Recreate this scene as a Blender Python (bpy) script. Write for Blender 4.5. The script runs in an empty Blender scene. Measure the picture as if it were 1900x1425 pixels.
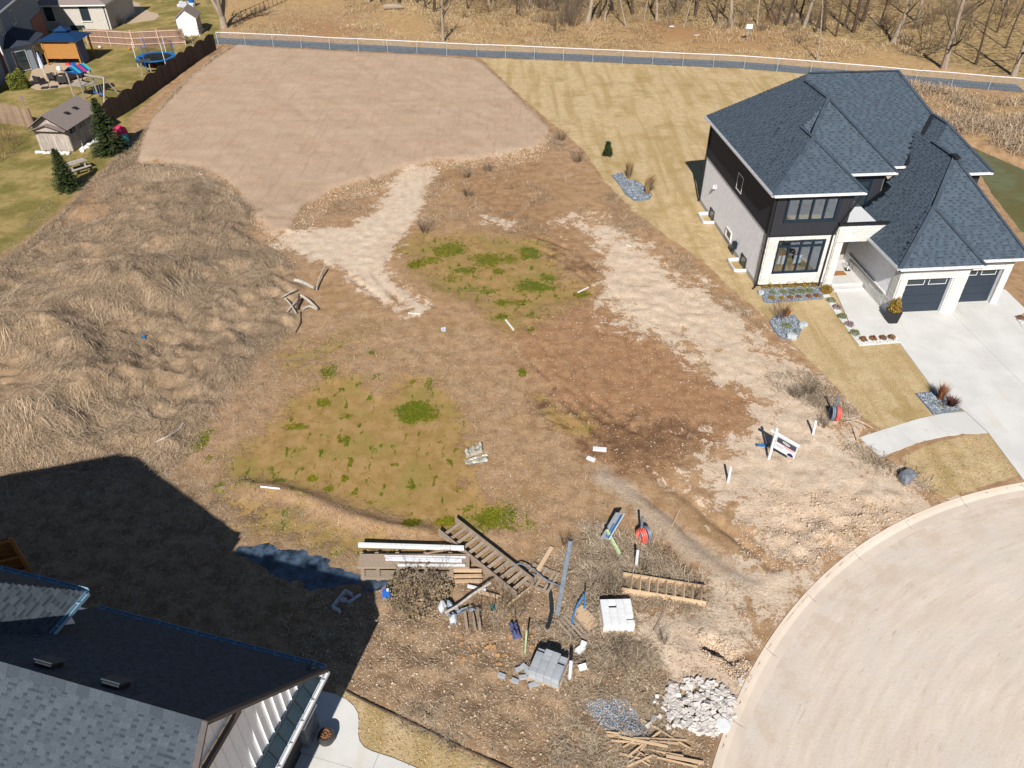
import bpy, bmesh, math, random
import numpy as np
from mathutils import Vector, Matrix, Euler

C = bpy.context.scene
PI = math.pi
# ------------------------------------------------------------------ camera, sky, sun, exposure
CAM_H, CAM_F, CAM_P = 23.0, 1413.0, math.radians(37.75)
cd = bpy.data.cameras.new('camera'); cd.sensor_width = 36; cd.lens = 36*CAM_F/1900; cd.clip_end = 2000
co = bpy.data.objects.new('camera', cd); C.collection.objects.link(co); C.camera = co
co.location = (0, 0, CAM_H); co.rotation_euler = (PI/2-CAM_P, 0, 0)
SUN_AZ, SUN_EL = math.radians(6.5), math.radians(39.5)      # shadows run towards +Y and a little to +X
w = bpy.data.worlds.new('World'); C.world = w; w.use_nodes = True
nt = w.node_tree; sky = nt.nodes.new('ShaderNodeTexSky'); sky.sky_type = 'NISHITA'; sky.sun_disc = False
sky.sun_elevation = SUN_EL; sky.sun_rotation = PI+SUN_AZ
sky.air_density = 1.0; sky.dust_density = 0.3; sky.ozone_density = 2.5
nt.links.new(sky.outputs[0], nt.nodes['Background'].inputs[0]); nt.nodes['Background'].inputs[1].default_value = 0.05
sl = bpy.data.lights.new('sun', 'SUN'); sl.energy = 5.0; sl.angle = math.radians(0.53); sl.color = (1, .955, .88)
so = bpy.data.objects.new('sun', sl); C.collection.objects.link(so)
sdir = Vector((math.sin(SUN_AZ)*math.cos(SUN_EL), math.cos(SUN_AZ)*math.cos(SUN_EL), -math.sin(SUN_EL)))
so.rotation_euler = sdir.to_track_quat('-Z', 'Y').to_euler(); so.location = (-5, -30, 60)
vs = C.view_settings; vs.view_transform = 'Standard'; vs.look = 'None'; vs.gamma = 1; vs.use_curve_mapping = False
vs.exposure = 0.6

# ------------------------------------------------------------------ photograph -> place
_cp, _sp = math.cos(CAM_P), math.sin(CAM_P)
def gp(x, y, z=0.0):
    u = (x-950)/CAM_F; v = (y-712.5)/CAM_F; d = (CAM_H-z)/(_sp+v*_cp)
    return (u*d, d*(_cp-v*_sp), z)
def G(*pts): return np.array([gp(*p)[:2] for p in pts])

# ------------------------------------------------------------------ numeric noise
def _hash(ix, iy, s):
    h = (ix.astype(np.int64)*374761393 + iy.astype(np.int64)*668265263 + s*144665) & 0x7fffffff
    h = ((h ^ (h >> 13))*1274126177) & 0x7fffffff
    return ((h ^ (h >> 16)) & 0xffff)/65535.0
def vnoise(x, y, s=0):
    ix = np.floor(x); iy = np.floor(y); fx = x-ix; fy = y-iy
    fx = fx*fx*(3-2*fx); fy = fy*fy*(3-2*fy)
    a = _hash(ix, iy, s); b = _hash(ix+1, iy, s); c = _hash(ix, iy+1, s); d = _hash(ix+1, iy+1, s)
    return (a*(1-fx)+b*fx)*(1-fy)+(c*(1-fx)+d*fx)*fy
def fbm(x, y, o=4, s=0):
    t = 0; a = .5
    for k in range(o):
        t = t+a*vnoise(x*2**k+k*17.3, y*2**k-k*9.7, s+k); a *= .5
    return t/(1-.5**o)
def ss(e0, e1, x):
    t = np.clip((x-e0)/(e1-e0), 0, 1); return t*t*(3-2*t)
def psd(X, Y, poly):          # signed distance to a polygon, + inside
    P = np.asarray(poly, float); n = len(P)
    d = np.full(X.shape, 1e18); ins = np.zeros(X.shape, bool)
    for i in range(n):
        ax, ay = P[i]; bx, by = P[(i+1) % n]; ex, ey = bx-ax, by-ay
        wx, wy = X-ax, Y-ay; t = np.clip((wx*ex+wy*ey)/(ex*ex+ey*ey+1e-12), 0, 1)
        d = np.minimum(d, (wx-ex*t)**2+(wy-ey*t)**2)
        if by != ay:
            c = (ay > Y) != (by > Y); ins ^= c & (X < ex*(Y-ay)/ey+ax)
    d = np.sqrt(d); return np.where(ins, d, -d)
def lsd(X, Y, line):          # distance to a polyline
    P = np.asarray(line, float); d = np.full(X.shape, 1e18)
    for i in range(len(P)-1):
        ax, ay = P[i]; ex, ey = P[i+1]-P[i]; wx, wy = X-ax, Y-ay
        t = np.clip((wx*ex+wy*ey)/(ex*ex+ey*ey+1e-12), 0, 1); d = np.minimum(d, (wx-ex*t)**2+(wy-ey*t)**2)
    return np.sqrt(d)

# ------------------------------------------------------------------ ground zones (outlines on the ground)
ROAD_C, ROAD_R = np.array((26.06, 0.84)), 22.5
Z_PLATEAU = G((440,84),(520,91),(640,97),(760,103),(885,111),(930,150),(975,195),(1018,238),(1012,262),(985,280),(930,292),(860,300),(800,303),(740,315),(680,338),(610,352),(570,380),(540,430),(505,440),(470,400),(430,345),(370,312),(300,302),(255,300),(262,262),(285,215),(330,165),(390,112))
Z_LAWN = G((893,108),(1100,116),(1400,128),(1560,138),(1700,150),(1700,280),(1650,540),(1660,600),(1735,727),(1790,765),(1720,778),(1640,800),(1600,772),(1535,700),(1480,645),(1430,592),(1370,548),(1300,480),(1240,440),(1170,385),(1120,335),(1085,280),(1040,240),(985,195),(935,150))
Z_LAWN4 = G((1900,606),(1992,738),(2125,885),(2600,900),(2600,500),(1960,520),(1907,578))
Z_LAWN2 = G((1672,848),(1740,820),(1830,800),(1895,880),(1830,902),(1755,925),(1715,900))
Z_LAWN3 = G((618,1262),(655,1287),(720,1322),(850,1385),(960,1440),(960,1500),(760,1500),(640,1380))
Z_LAWNL = G((-1200,-180),(200,-200),(470,-180),(430,-40),(412,60),(400,85),(360,118),(300,165),(240,215),(235,262),(205,300),(120,385),(0,482),(-300,650),(-1200,650))
Z_FIELD = G((408,62),(885,100),(1400,122),(1650,142),(1900,165),(1850,200),(1780,230),(1800,260),(2500,330),(3200,-190),(470,-190),(430,-20))
Z_MAT = G((185,335),(255,305),(320,306),(375,318),(430,355),(478,402),(455,445),(520,472),(560,520),(565,590),(490,650),(430,720),(375,790),(335,850),(300,885),(180,880),(90,925),(-100,905),(-500,905),(-420,700),(0,485),(110,408))
Z_SANDR = G((1060,398),(1130,418),(1230,480),(1330,556),(1430,630),(1500,690),(1575,775),(1600,830),(1690,885),(1745,925),(1700,955),(1600,1010),(1490,1105),(1400,1215),(1362,1290),(1250,1262),(1180,1235),(1170,1170),(1190,1130),(1320,1118),(1345,1075),(1430,1045),(1410,970),(1340,910),(1270,880),(1290,842),(1385,815),(1425,765),(1400,725),(1320,690),(1245,630),(1165,608),(1112,545),(1135,500),(1120,465),(1060,420))
Z_SANDL = G((745,308),(812,310),(785,370),(772,412),(738,455),(722,505),(797,572),(770,582),(722,545),(757,588),(735,594),(690,545),(640,512),(600,485),(545,475),(505,440),(560,425),(640,420),(690,395),(722,350))
Z_SANDM = G((885,395),(960,412),(955,428),(900,412))
Z_CLAY = G((1000,580),(1075,560),(1130,500),(1120,555),(1180,600),(1250,640),(1320,690),(1400,725),(1425,755),(1410,790),(1380,812),(1290,842),(1270,880),(1200,885),(1130,870),(1080,830),(1010,740),(960,660),(935,600))
Z_CLAY2 = G((820,310),(1000,300),(1060,400),(1100,470),(1120,550),(1040,470),(930,430),(860,400))
Z_POND1 = G((755,460),(775,440),(840,428),(930,436),(1000,452),(1045,495),(1095,540),(1070,558),(1000,575),(955,610),(905,592),(860,560),(800,528),(760,492))
Z_POND2 = G((610,700),(680,705),(700,730),(745,690),(790,700),(840,740),(880,800),(893,850),(880,895),(935,950),(905,985),(830,1000),(760,985),(690,968),(620,938),(560,918),(480,902),(440,880),(435,845),(500,800),(545,740))
Z_POND3 = G((395,905),(470,930),(560,955),(700,992),(840,1012),(860,1032),(665,1040),(560,1005),(470,985))
Z_POND4 = G((490,665),(560,620),(700,605),(640,665),(545,700))
Z_POND5 = G((1000,735),(1050,770),(1095,775),(1090,800),(1030,790))
Z_PUD = G((430,1016),(458,1002),(500,1000),(555,1016),(610,1036),(662,1056),(712,1062),(738,1078),(716,1092),(672,1100),(640,1092),(590,1098),(540,1086),(495,1066),(470,1052),(448,1036))
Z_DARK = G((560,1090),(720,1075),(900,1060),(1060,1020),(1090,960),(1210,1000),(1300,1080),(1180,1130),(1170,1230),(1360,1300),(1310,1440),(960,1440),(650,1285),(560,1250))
Z_SHADE = G((-200,920),(120,900),(350,870),(560,950),(700,1050),(740,1100),(640,1290),(500,1240),(100,1120),(-200,1100))  # outline of the house's cast shadow; soil here is painted darker
Z_LEAF = [G((500,25),(620,30),(700,60),(600,80),(520,65)), G((120,385),(215,335),(250,360),(160,410)), G((1170,40),(1450,60),(1420,90),(1180,70))]
Z_WOOD = G((560,-5),(760,5),(790,35),(1000,33),(1180,45),(1300,55),(1500,62),(1640,85),(1760,125),(1900,150),(2500,180),(3200,-190),(470,-190))
Z_GRAVEL = G((1090,1310),(1150,1298),(1190,1335),(1205,1362),(1160,1368),(1120,1345))
L_GRAVEL = G((1120,885),(1170,920),(1230,975),(1300,1030),(1390,1075))
L_RUT1 = G((1215,880),(1290,940),(1360,995),(1435,1052)); L_RUT2 = G((1180,905),(1260,975),(1330,1035),(1395,1075))
L_RUTS = [G((738,592),(700,548),(650,515),(590,482),(530,460)), G((796,574),(745,527),(715,490),(735,440),(765,405),(790,350),(795,310)), G((768,590),(728,545),(690,505),(700,450),(740,400),(760,340)),
    G((938,596),(975,650),(1020,710),(1070,770),(1120,815)), G((968,588),(1015,655),(1065,725),(1120,785)), G((1010,640),(1060,700),(1115,755),(1180,800)), G((1000,440),(1060,462),(1110,500),(1150,560)), G((975,452),(1040,480),(1090,520),(1120,570)),
    G((850,318),(930,322),(1000,345),(1060,390)), G((840,335),(920,342),(990,365),(1040,405)), G((850,355),(930,362),(1000,388)), G((905,300),(912,330)), G((945,296),(950,325)),
    G((1150,880),(1210,935),(1280,990),(1345,1035),(1420,1072)), G((1215,872),(1280,925),(1345,980),(1440,1050)), G((1235,868),(1310,925),(1380,985),(1455,1035)), G((1120,900),(1180,960),(1250,1020),(1330,1068))]
L_RIDGE = G((450,910),(520,912),(570,928),(620,950),(660,962),(720,978),(790,985))
L_EDGE = G((640,1284),(700,1312),(780,1345),(860,1385),(965,1430))
MOSS = [(765,762,46,24,1),(372,820,24,24,1),(385,850,22,12,.6),(920,958,46,22,1),(760,970,20,14,1),(835,463,42,18,.9),(905,480,60,18,.8),(985,530,42,14,.9),(985,468,25,13,1),(925,502,16,8,1),(608,690,20,13,.9),(700,700,18,10,.6),(548,790,32,10,.9),(600,745,20,9,.8),(580,885,12,7,1),(640,885,8,6,1),(970,690,9,9,1),(1080,545,18,8,.9),(770,490,18,12,.8),(980,975,22,12,.5),(830,965,26,10,.9),(455,905,30,14,.5),(935,560,28,9,.8),(870,535,30,8,.6),(610,905,10,6,1),(985,610,8,5,1),(690,655,9,6,.7),(800,480,30,9,.75),(870,500,34,10,.8),(950,485,22,8,.8),(905,540,24,8,.75),(960,560,30,9,.7),(1015,515,22,9,.8),(840,515,22,8,.7),(930,585,16,9,.8),(640,770,18,7,.7),(735,860,16,6,.6),(560,830,14,6,.6),(690,930,14,6,.7),(850,905,14,6,.6),(870,940,16,8,.7),(520,890,16,7,.8),(410,900,16,8,.7),(1080,390,14,6,.5)]
FLAT = [G((1640,520),(1530,530),(1405,540),(1300,380),(1450,330),(1750,330),(2100,480),(2100,800),(1900,890),(1830,800),(1700,775),(1590,800),(1530,700),(1400,560)),
        np.array([(-7.4,13.2),(-6.4,13.7),(-5.2,13.3),(-4.6,12.7),(-4.5,11.9),(-3.6,11.5),(-.8,10.5),(-.7,5.6),(-8.8,5.6),(-8.8,10)]), G((-500,-250),(220,-250),(220,60),(160,150),(40,200),(-500,300))]
MOUNDS = [(215,560,4.3,2.8,1.45),(330,520,3.2,3.0,.7),(90,650,3.4,2.4,1.3),(165,725,2.0,1.7,1.0),(40,800,3.2,2.0,.9),(385,430,3.6,3.2,.55),(300,390,3.0,3.0,.4),(-150,700,6,5,1.2),(1260,1190,1.5,1.2,.22),(1070,1250,1.6,1.0,.18)]
FENCE_L = G((405,82),(885,106),(1380,128)); FENCE_L = np.vstack([FENCE_L, FENCE_L[-1]+np.array((25.5,-8.2))])

def height(X, Y):
    X = np.asarray(X, float); Y = np.asarray(Y, float)
    h = .10*(fbm(X*.15, Y*.15, 3, 5)-.5)
    h = h+.22*ss(-.35, .5, psd(X, Y, Z_PLATEAU))
    mat = psd(X, Y, Z_MAT); m = ss(-.3, .8, mat)
    rg_ = 1-np.abs(2*fbm(X*.42+.3*Y*.1, Y*.42, 3, 11)-1); h = h+m*(.12+.6*(rg_**2-.5)+.36*(fbm(X*1.6, Y*1.6, 3, 12)-.5))
    wx = X+.3*(fbm(X*.8, Y*.8, 2, 8)-.5); wy = Y+.3*(fbm(X*.8, Y*.8, 2, 9)-.5); rb_ = ss(.34, .62, fbm(X*.55, Y*.55, 3, 44))
    for L in L_RUTS:
        d = lsd(wx, wy, L)/.17; h = h+rb_*(-.07*np.exp(-d**2)+.04*np.exp(-((d-1.9)/.8)**2))
    u_, v_ = X*.82+Y*.57, -X*.57+Y*.82; pl0 = ss(0, 1, psd(X, Y, Z_PLATEAU))
    h = h+pl0*(.07*(vnoise(u_*1.5+.6*vnoise(X*.2, Y*.2, 33), v_*.10, 31)-.5)+.05*(vnoise(X*.12, Y*1.6+.7*vnoise(X*.15, Y*.15, 34), 32)-.5))
    for (px, py, rx, ry, a) in MOUNDS:
        cx, cy, _ = gp(px, py); h = h+a*np.exp(-(((X-cx)/rx)**2+((Y-cy)/ry)**2))*(.75+.5*vnoise(X*.6, Y*.6, 3))
    sp = ss(0, 1.5, psd(X, Y, Z_SANDR)); dk = ss(0, 1.5, psd(X, Y, Z_DARK)); pl = ss(0, 1, psd(X, Y, Z_PLATEAU))
    rough = .08+.12*dk+.07*sp+.02*pl
    cx, cy, _ = gp(1560, 985); br = np.exp(-(((X-cx)/3.2)**2+((Y-cy)/1.6)**2))
    h = h+(rough+.34*br)*(fbm(X*1.9, Y*1.9, 4, 21)-.5)*1.4
    for L, a, wd in ((L_RUT1, -.13, .22), (L_RUT2, -.10, .2), (L_RIDGE, .2, .4), (L_GRAVEL, .05, .5)):
        h = h+a*np.exp(-(lsd(X+.25*(vnoise(X*.9, Y*.9, 8)-.5), Y+.5*(vnoise(X*.7, Y*.7, 9)-.5), L)/wd)**2)
    h = h-.10*np.exp(-(lsd(X+.5*(vnoise(X*1.1, Y*1.1, 18)-.5), Y+.4*(vnoise(X*1.3, Y*1.3, 19)-.5), L_EDGE)/.12)**2)
    for (px, py, r, d) in ((1318,1194,.32,.5),(1338,1207,.34,.42),(1362,1222,.34,.4),(1372,1240,.3,.3)):
        cx, cy, _ = gp(px, py); h = h-d*ss(r*1.2, r*.5, np.hypot((X-cx), (Y-cy)*1.6)+.5*(fbm(X*2.2, Y*2.2, 2, 40)-.5))
    for P, d in ((Z_POND1, .05), (Z_POND2, .07), (Z_POND3, .05)):
        q = ss(-.2, .8, psd(X, Y, P)); h = h*(1-.8*q)-d*q
    q = ss(-.5, .6, psd(X, Y, Z_PUD)); h = h*(1-.85*q)-.05*q
    fl = 0
    for P in FLAT: fl = np.maximum(fl, ss(-1.0, .2, psd(X, Y, P)))
    r = np.hypot(X-ROAD_C[0], Y-ROAD_C[1])
    h = h*(1-fl)*ss(ROAD_R-.1, ROAD_R+1.2, r)
    h = np.where(r < ROAD_R-.15, -.45, h)
    h = h-.9*ss(-.6, 1.2, psd(X, Y, G((1786,258),(1900,300),(2100,330),(2100,470),(1900,425),(1845,355))))
    return h
def gz(x, y): return float(height(np.array([x]), np.array([y]))[0])
def at(px, py, dz=0.0):
    z = 0.0
    for _ in range(5):
        x, y, _z = gp(px, py, z); z = .5*z+.5*gz(x, y) if _ < 4 else gz(x, y)
    x, y, _z = gp(px, py, z)
    return Vector((x, y, gz(x, y)+dz))

# ------------------------------------------------------------------ materials
def lin(c):
    f = lambda v: v/12.92 if v <= .04045 else ((v+.055)/1.055)**2.4
    return tuple(f(v/255.0) for v in c)
KEXP = 1.50
def alb(r, g, b, k=1.0):        # the colour a sunlit level surface shows in the photograph -> its own base colour
    return tuple(min(.85, v/KEXP*k) for v in lin((r, g, b)))+(1,)
class M:
    def __init__(s, name, rough=.85, spec=.25):
        s.m = bpy.data.materials.new(name); s.m.use_nodes = True; s.nt = s.m.node_tree
        s.b = s.nt.nodes['Principled BSDF']; s.b.inputs['Roughness'].default_value = rough
        s.b.inputs['Specular IOR Level'].default_value = spec; s._co = None
    def n(s, t, **kw):
        o = s.nt.nodes.new('ShaderNode'+t)
        for k, v in kw.items(): setattr(o, k, v)
        return o
    def l(s, a, b): s.nt.links.new(a, b)
    def co(s):
        if s._co is None: s._co = s.n('TexCoord').outputs['Object']
        return s._co
    def mapped(s, sc=(1, 1, 1), rz=0):
        mp = s.n('Mapping'); s.l(s.co(), mp.inputs[0]); mp.inputs['Scale'].default_value = sc; mp.inputs['Rotation'].default_value = (0, 0, rz); return mp.outputs[0]
    def noise(s, scale, detail=4, rough=.6, vec=None, dist=0):
        o = s.n('TexNoise'); o.inputs['Scale'].default_value = scale; o.inputs['Detail'].default_value = detail
        o.inputs['Roughness'].default_value = rough; o.inputs['Distortion'].default_value = dist
        s.l(vec if vec is not None else s.co(), o.inputs['Vector']); return o.outputs['Fac']
    def attr(s, name):
        o = s.n('Attribute'); o.attribute_name = name; return o.outputs['Fac']
    def math(s, op, a, b=None, c=None):
        o = s.n('Math', operation=op)
        for i, v in enumerate((a, b, c)):
            if v is None: continue
            if isinstance(v, (int, float)): o.inputs[i].default_value = v
            else: s.l(v, o.inputs[i])
        return o.outputs[0]
    def ramp(s, f, lo, hi, a=0.0, b=1.0):
        o = s.n('MapRange'); o.interpolation_type = 'SMOOTHSTEP'; s.l(f, o.inputs[0])
        for i, v in zip((1, 2, 3, 4), (lo, hi, a, b)): o.inputs[i].default_value = v
        return o.outputs[0]
    def mix(s, f, a, b, mode='MIX'):
        o = s.n('Mix', data_type='RGBA', blend_type=mode)
        if isinstance(f, (int, float)): o.inputs[0].default_value = f
        else: s.l(f, o.inputs[0])
        for i, v in ((6, a), (7, b)):
            if isinstance(v, tuple): o.inputs[i].default_value = v
            else: s.l(v, o.inputs[i])
        return o.outputs[2]
    def col(s, c):
        if isinstance(c, tuple): s.b.inputs['Base Color'].default_value = c
        else: s.l(c, s.b.inputs['Base Color'])
        return s
    def bump(s, h, dist=.02, strength=1.0):
        o = s.n('Bump'); o.inputs['Distance'].default_value = dist; o.inputs['Strength'].default_value = strength
        s.l(h, o.inputs['Height']); s.l(o.outputs[0], s.b.inputs['Normal']); return s
def sc4(c, k): return tuple(min(.9, v*k) for v in c[:3])+(1,)
def simple(name, c, rough=.7, spec=.3, var=.18, scale=6, bump=0.0, bscale=40, metal=0, stretch=None, rz=0, rnd=0.0):
    m = M(name, rough, spec); v = m.mapped(stretch, rz) if stretch else None
    f = m.ramp(m.noise(scale, 5, .65, v), .3, .7)
    k = m.mix(f, sc4(c, 1-var), sc4(c, 1+var))
    if rnd:
        oi = m.n('ObjectInfo'); k = m.mix(1.0, k, m.mix(oi.outputs['Random'], (1-rnd,)*3+(1,), (1+rnd,)*3+(1,)), 'MULTIPLY')
    m.col(k); m.b.inputs['Metallic'].default_value = metal
    if bump: m.bump(m.noise(bscale, 4, .6, v), bump)
    return m.m
MAT = {}
# ------------------------------------------------------------------ mesh helpers
def link(name, me, mat=None, parent=None, **props):
    o = bpy.data.objects.new(name, me); C.collection.objects.link(o)
    if mat is not None and me is not None and len(me.materials) == 0: me.materials.append(mat)
    if parent is not None: o.parent = parent
    for k, v in props.items(): o[k] = v
    return o
def thing(name, label, cat, loc=(0, 0, 0), rz=0.0, group=None):
    o = bpy.data.objects.new(name, None); C.collection.objects.link(o); o.empty_display_size = .2
    o.location = loc; o.rotation_euler = (0, 0, rz); o['label'] = label; o['category'] = cat
    if group: o['group'] = group
    return o
def tag(o, label, cat, group=None):
    o['label'] = label; o['category'] = cat
    if group: o['group'] = group
    return o
class B:
    def __init__(s): s.v = []; s.f = []; s.a = []
    def add(s, vs, fs, val=None):
        k = len(s.v); s.v += [tuple(x) for x in vs]; s.f += [tuple(i+k for i in f) for f in fs]
        s.a += list(val) if hasattr(val, '__len__') else [0.5 if val is None else val]*len(fs); return s
    def box(s, c, d, R=None, val=None, tap=1.0):
        x, y, z = d[0]/2, d[1]/2, d[2]/2
        vs = [Vector((sx*x*(tap if sz > 0 else 1), sy*y*(tap if sz > 0 else 1), sz*z)) for sz in (-1, 1) for sx, sy in ((-1, -1), (1, -1), (1, 1), (-1, 1))]
        if R is not None:
            if isinstance(R, (int, float)): R = Matrix.Rotation(R, 3, 'Z')
            vs = [R @ q for q in vs]
        c = Vector(c); return s.add([q+c for q in vs], [(3, 2, 1, 0), (4, 5, 6, 7), (0, 1, 5, 4), (1, 2, 6, 5), (2, 3, 7, 6), (3, 0, 4, 7)], val)
    def mm(s, a, b, val=None):
        return s.box([(a[i]+b[i])/2 for i in range(3)], [abs(b[i]-a[i]) for i in range(3)], None, val)
    def bar(s, p, q, wd, th, up=(0, 0, 1), val=None):          # a board from p to q
        p, q = Vector(p), Vector(q); d = q-p; L = d.length; x = d.normalized(); y = Vector(up).cross(x)
        if y.length < 1e-4: y = Vector((1, 0, 0)).cross(x)
        y.normalize(); z = x.cross(y); R = Matrix((x, y, z)).transposed()
        return s.box((p+q)/2, (L, wd, th), R, val)
    def tube(s, pts, rad, n=6, cap=True, val=None):
        pts = [Vector(p) for p in pts]; m = len(pts)
        if not hasattr(rad, '__len__'): rad = [rad]*m
        vs = []; pv = None
        for i, p in enumerate(pts):
            d = (pts[min(i+1, m-1)]-pts[max(i-1, 0)]).normalized()
            if pv is None: pv = d.orthogonal().normalized()
            pv = (pv-d*pv.dot(d));  pv = pv.normalized() if pv.length > 1e-5 else d.orthogonal().normalized()
            b = d.cross(pv)
            vs += [p+(pv*math.cos(2*PI*k/n)+b*math.sin(2*PI*k/n))*rad[i] for k in range(n)]
        fs = [(i*n+k, i*n+(k+1) % n, (i+1)*n+(k+1) % n, (i+1)*n+k) for i in range(m-1) for k in range(n)]
        if cap: fs += [tuple(range(n-1, -1, -1)), tuple((m-1)*n+k for k in range(n))]
        return s.add(vs, fs, val)
    def lathe(s, prof, c=(0, 0, 0), n=16, val=None, sx=1, sy=1, cap=True):
        vs = [(c[0]+r*math.cos(2*PI*k/n)*sx, c[1]+r*math.sin(2*PI*k/n)*sy, c[2]+z) for r, z in prof for k in range(n)]
        m = len(prof); fs = [(i*n+k, i*n+(k+1) % n, (i+1)*n+(k+1) % n, (i+1)*n+k) for i in range(m-1) for k in range(n)]
        if cap: fs += [tuple(range(n-1, -1, -1)), tuple((m-1)*n+k for k in range(n))]
        return s.add(vs, fs, val)
    def prism(s, poly, z0, z1, val=None):
        P = [tuple(p) for p in poly]; n = len(P)
        A = sum(P[i][0]*P[(i+1) % n][1]-P[(i+1) % n][0]*P[i][1] for i in range(n))
        if A < 0: P = P[::-1]
        vs = [(x, y, z0) for x, y in P]+[(x, y, z1) for x, y in P]
        return s.add(vs, [tuple(range(n-1, -1, -1)), tuple(range(n, 2*n))]+[(i, (i+1) % n, n+(i+1) % n, n+i) for i in range(n)], val)
    def rock(s, c, d, rng, val=None, jit=.22, rz=None):
        bm = _ICO; R = Euler((rng.uniform(-.3, .3), rng.uniform(-.3, .3), rng.uniform(0, 6.3) if rz is None else rz)).to_matrix()
        vs = [Vector(c)+R @ Vector([q[i]*d[i]/2*(1+rng.uniform(-jit, jit)) for i in range(3)]) for q in bm[0]]
        return s.add(vs, bm[1], val)
    def mesh(s, name, smooth=False):
        me = bpy.data.meshes.new(name); me.from_pydata(s.v, [], s.f)
        at_ = me.attributes.new('v', 'FLOAT', 'FACE'); at_.data.foreach_set('value', np.array(s.a, dtype=np.float32))
        if smooth: me.polygons.foreach_set('use_smooth', [True]*len(me.polygons))
        me.update(); return me
    def build(s, name, mat, parent=None, smooth=False, loc=None, rz=None, **props):
        o = link(name, s.mesh(name, smooth), mat, parent, **props)
        if loc is not None: o.location = loc
        if rz is not None: o.rotation_euler = (0, 0, rz)
        return o
def _ico(sub):
    bm = bmesh.new(); bmesh.ops.create_icosphere(bm, subdivisions=sub, radius=1.0); bm.verts.index_update()
    r = ([tuple(v.co) for v in bm.verts], [tuple(v.index for v in f.verts) for f in bm.faces]); bm.free(); return r
_ICO = _ico(1); _ICO2 = _ico(2)
def np_mesh(name, V, F, val=None, smooth=False):       # V (n,3), F (m,3|4)
    me = bpy.data.meshes.new(name); n, m, k = len(V), len(F), F.shape[1]
    me.vertices.add(n); me.vertices.foreach_set('co', V.astype(np.float32).ravel())
    me.loops.add(m*k); me.loops.foreach_set('vertex_index', F.astype(np.int32).ravel())
    me.polygons.add(m); me.polygons.foreach_set('loop_start', np.arange(0, m*k, k, dtype=np.int32))
    me.update(calc_edges=True)
    if val is not None:
        a = me.attributes.new('v', 'FLOAT', 'FACE'); a.data.foreach_set('value', val.astype(np.float32))
    if smooth: me.polygons.foreach_set('use_smooth', np.ones(m, bool))
    return me
def copy_tree(o, parent=None):
    c = o.copy(); C.collection.objects.link(c)
    if parent is not None: c.parent = parent
    for ch in list(o.children): copy_tree(ch, c)
    return c
def vmat(name, ca, cb, rough=.8, spec=.2, var=.12, scale=8, rnd=0.0):   # colour runs ca..cb with the face value
    m = M(name, rough, spec); k = m.mix(m.attr('v'), ca, cb)
    if var: k = m.mix(1.0, k, m.mix(m.ramp(m.noise(scale, 4), .3, .7), (1-var,)*3+(1,), (1+var,)*3+(1,)), 'MULTIPLY')
    if rnd:
        oi = m.n('ObjectInfo'); k = m.mix(1.0, k, m.mix(oi.outputs['Random'], (1-rnd,)*3+(1,), (1+rnd,)*3+(1,)), 'MULTIPLY')
    m.col(k); return m.m

# ------------------------------------------------------------------ the ground
def axis(lo, hi, c0, c1, fine, coarse):
    a = list(np.arange(c0, c1, fine)); s = fine; x = c1
    while x < hi: a.append(x); s = min(coarse, s*1.06); x += s
    a.append(hi); s = fine; x = c0-fine; b = []
    while x > lo: b.append(x); s = min(coarse, s*1.06); x -= s
    b.append(lo); return np.array(b[::-1]+a)
xs = axis(-75, 75, -18, 24, .14, .5); ys = axis(4, 128, 9, 46, .14, .45)
XX, YY = np.meshgrid(xs, ys); Xf, Yf = XX.ravel(), YY.ravel(); HH = height(Xf, Yf)
nx, ny = len(xs), len(ys); idx = np.arange(nx*ny).reshape(ny, nx)
F = np.stack([idx[:-1, :-1], idx[:-1, 1:], idx[1:, 1:], idx[1:, :-1]], -1).reshape(-1, 4)
V = np.stack([Xf, Yf, HH], -1)
# the sheet goes on, coarse, to the horizon
far = 1500.0
ring = [(-far, -far), (far, -far), (far, far), (-far, far)]; inn = [(-75, 4), (75, 4), (75, 128), (-75, 128)]
me_g = np_mesh('ground', V, F, smooth=True)
HG = HH.reshape(ny, nx)
def gzn(x, y):
    x = np.clip(x, xs[0], xs[-1]-1e-6); y = np.clip(y, ys[0], ys[-1]-1e-6); i = np.clip(np.searchsorted(xs, x, 'right')-1, 0, nx-2); j = np.clip(np.searchsorted(ys, y, 'right')-1, 0, ny-2)
    fx = (x-xs[i])/(xs[i+1]-xs[i]); fy = (y-ys[j])/(ys[j+1]-ys[j])
    return (HG[j, i]*(1-fx)+HG[j, i+1]*fx)*(1-fy)+(HG[j+1, i]*(1-fx)+HG[j+1, i+1]*fx)*fy
def gz(x, y): return float(gzn(np.array([x]), np.array([y]))[0])
def zone(poly, wd=1.0): return np.clip(.5+psd(Xf, Yf, poly)/(2*wd), 0, 1)
mos = np.zeros(len(Xf)); mnz = .45+1.15*fbm(Xf*1.1, Yf*1.1, 4, 91)
for (px, py, rx, ry, a) in MOSS:
    cx, cy, _ = gp(px, py); ex = abs(gp(px+rx, py)[0]-cx); ey = abs(gp(px, py-ry)[1]-gp(px, py+ry)[1])/2
    mos = np.maximum(mos, a*np.clip(1.25-.75*np.sqrt(((Xf-cx)/ex)**2+((Yf-cy)/ey)**2)*mnz, 0, 1))
pond = np.maximum.reduce([zone(Z_POND1, 2.6), zone(Z_POND2, 1.7), zone(Z_POND3, 1.3), zone(Z_POND4, 2.5)*.75, zone(Z_POND5, .9)])
leaf = np.maximum.reduce([zone(P, 4) for P in Z_LEAF])
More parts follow.
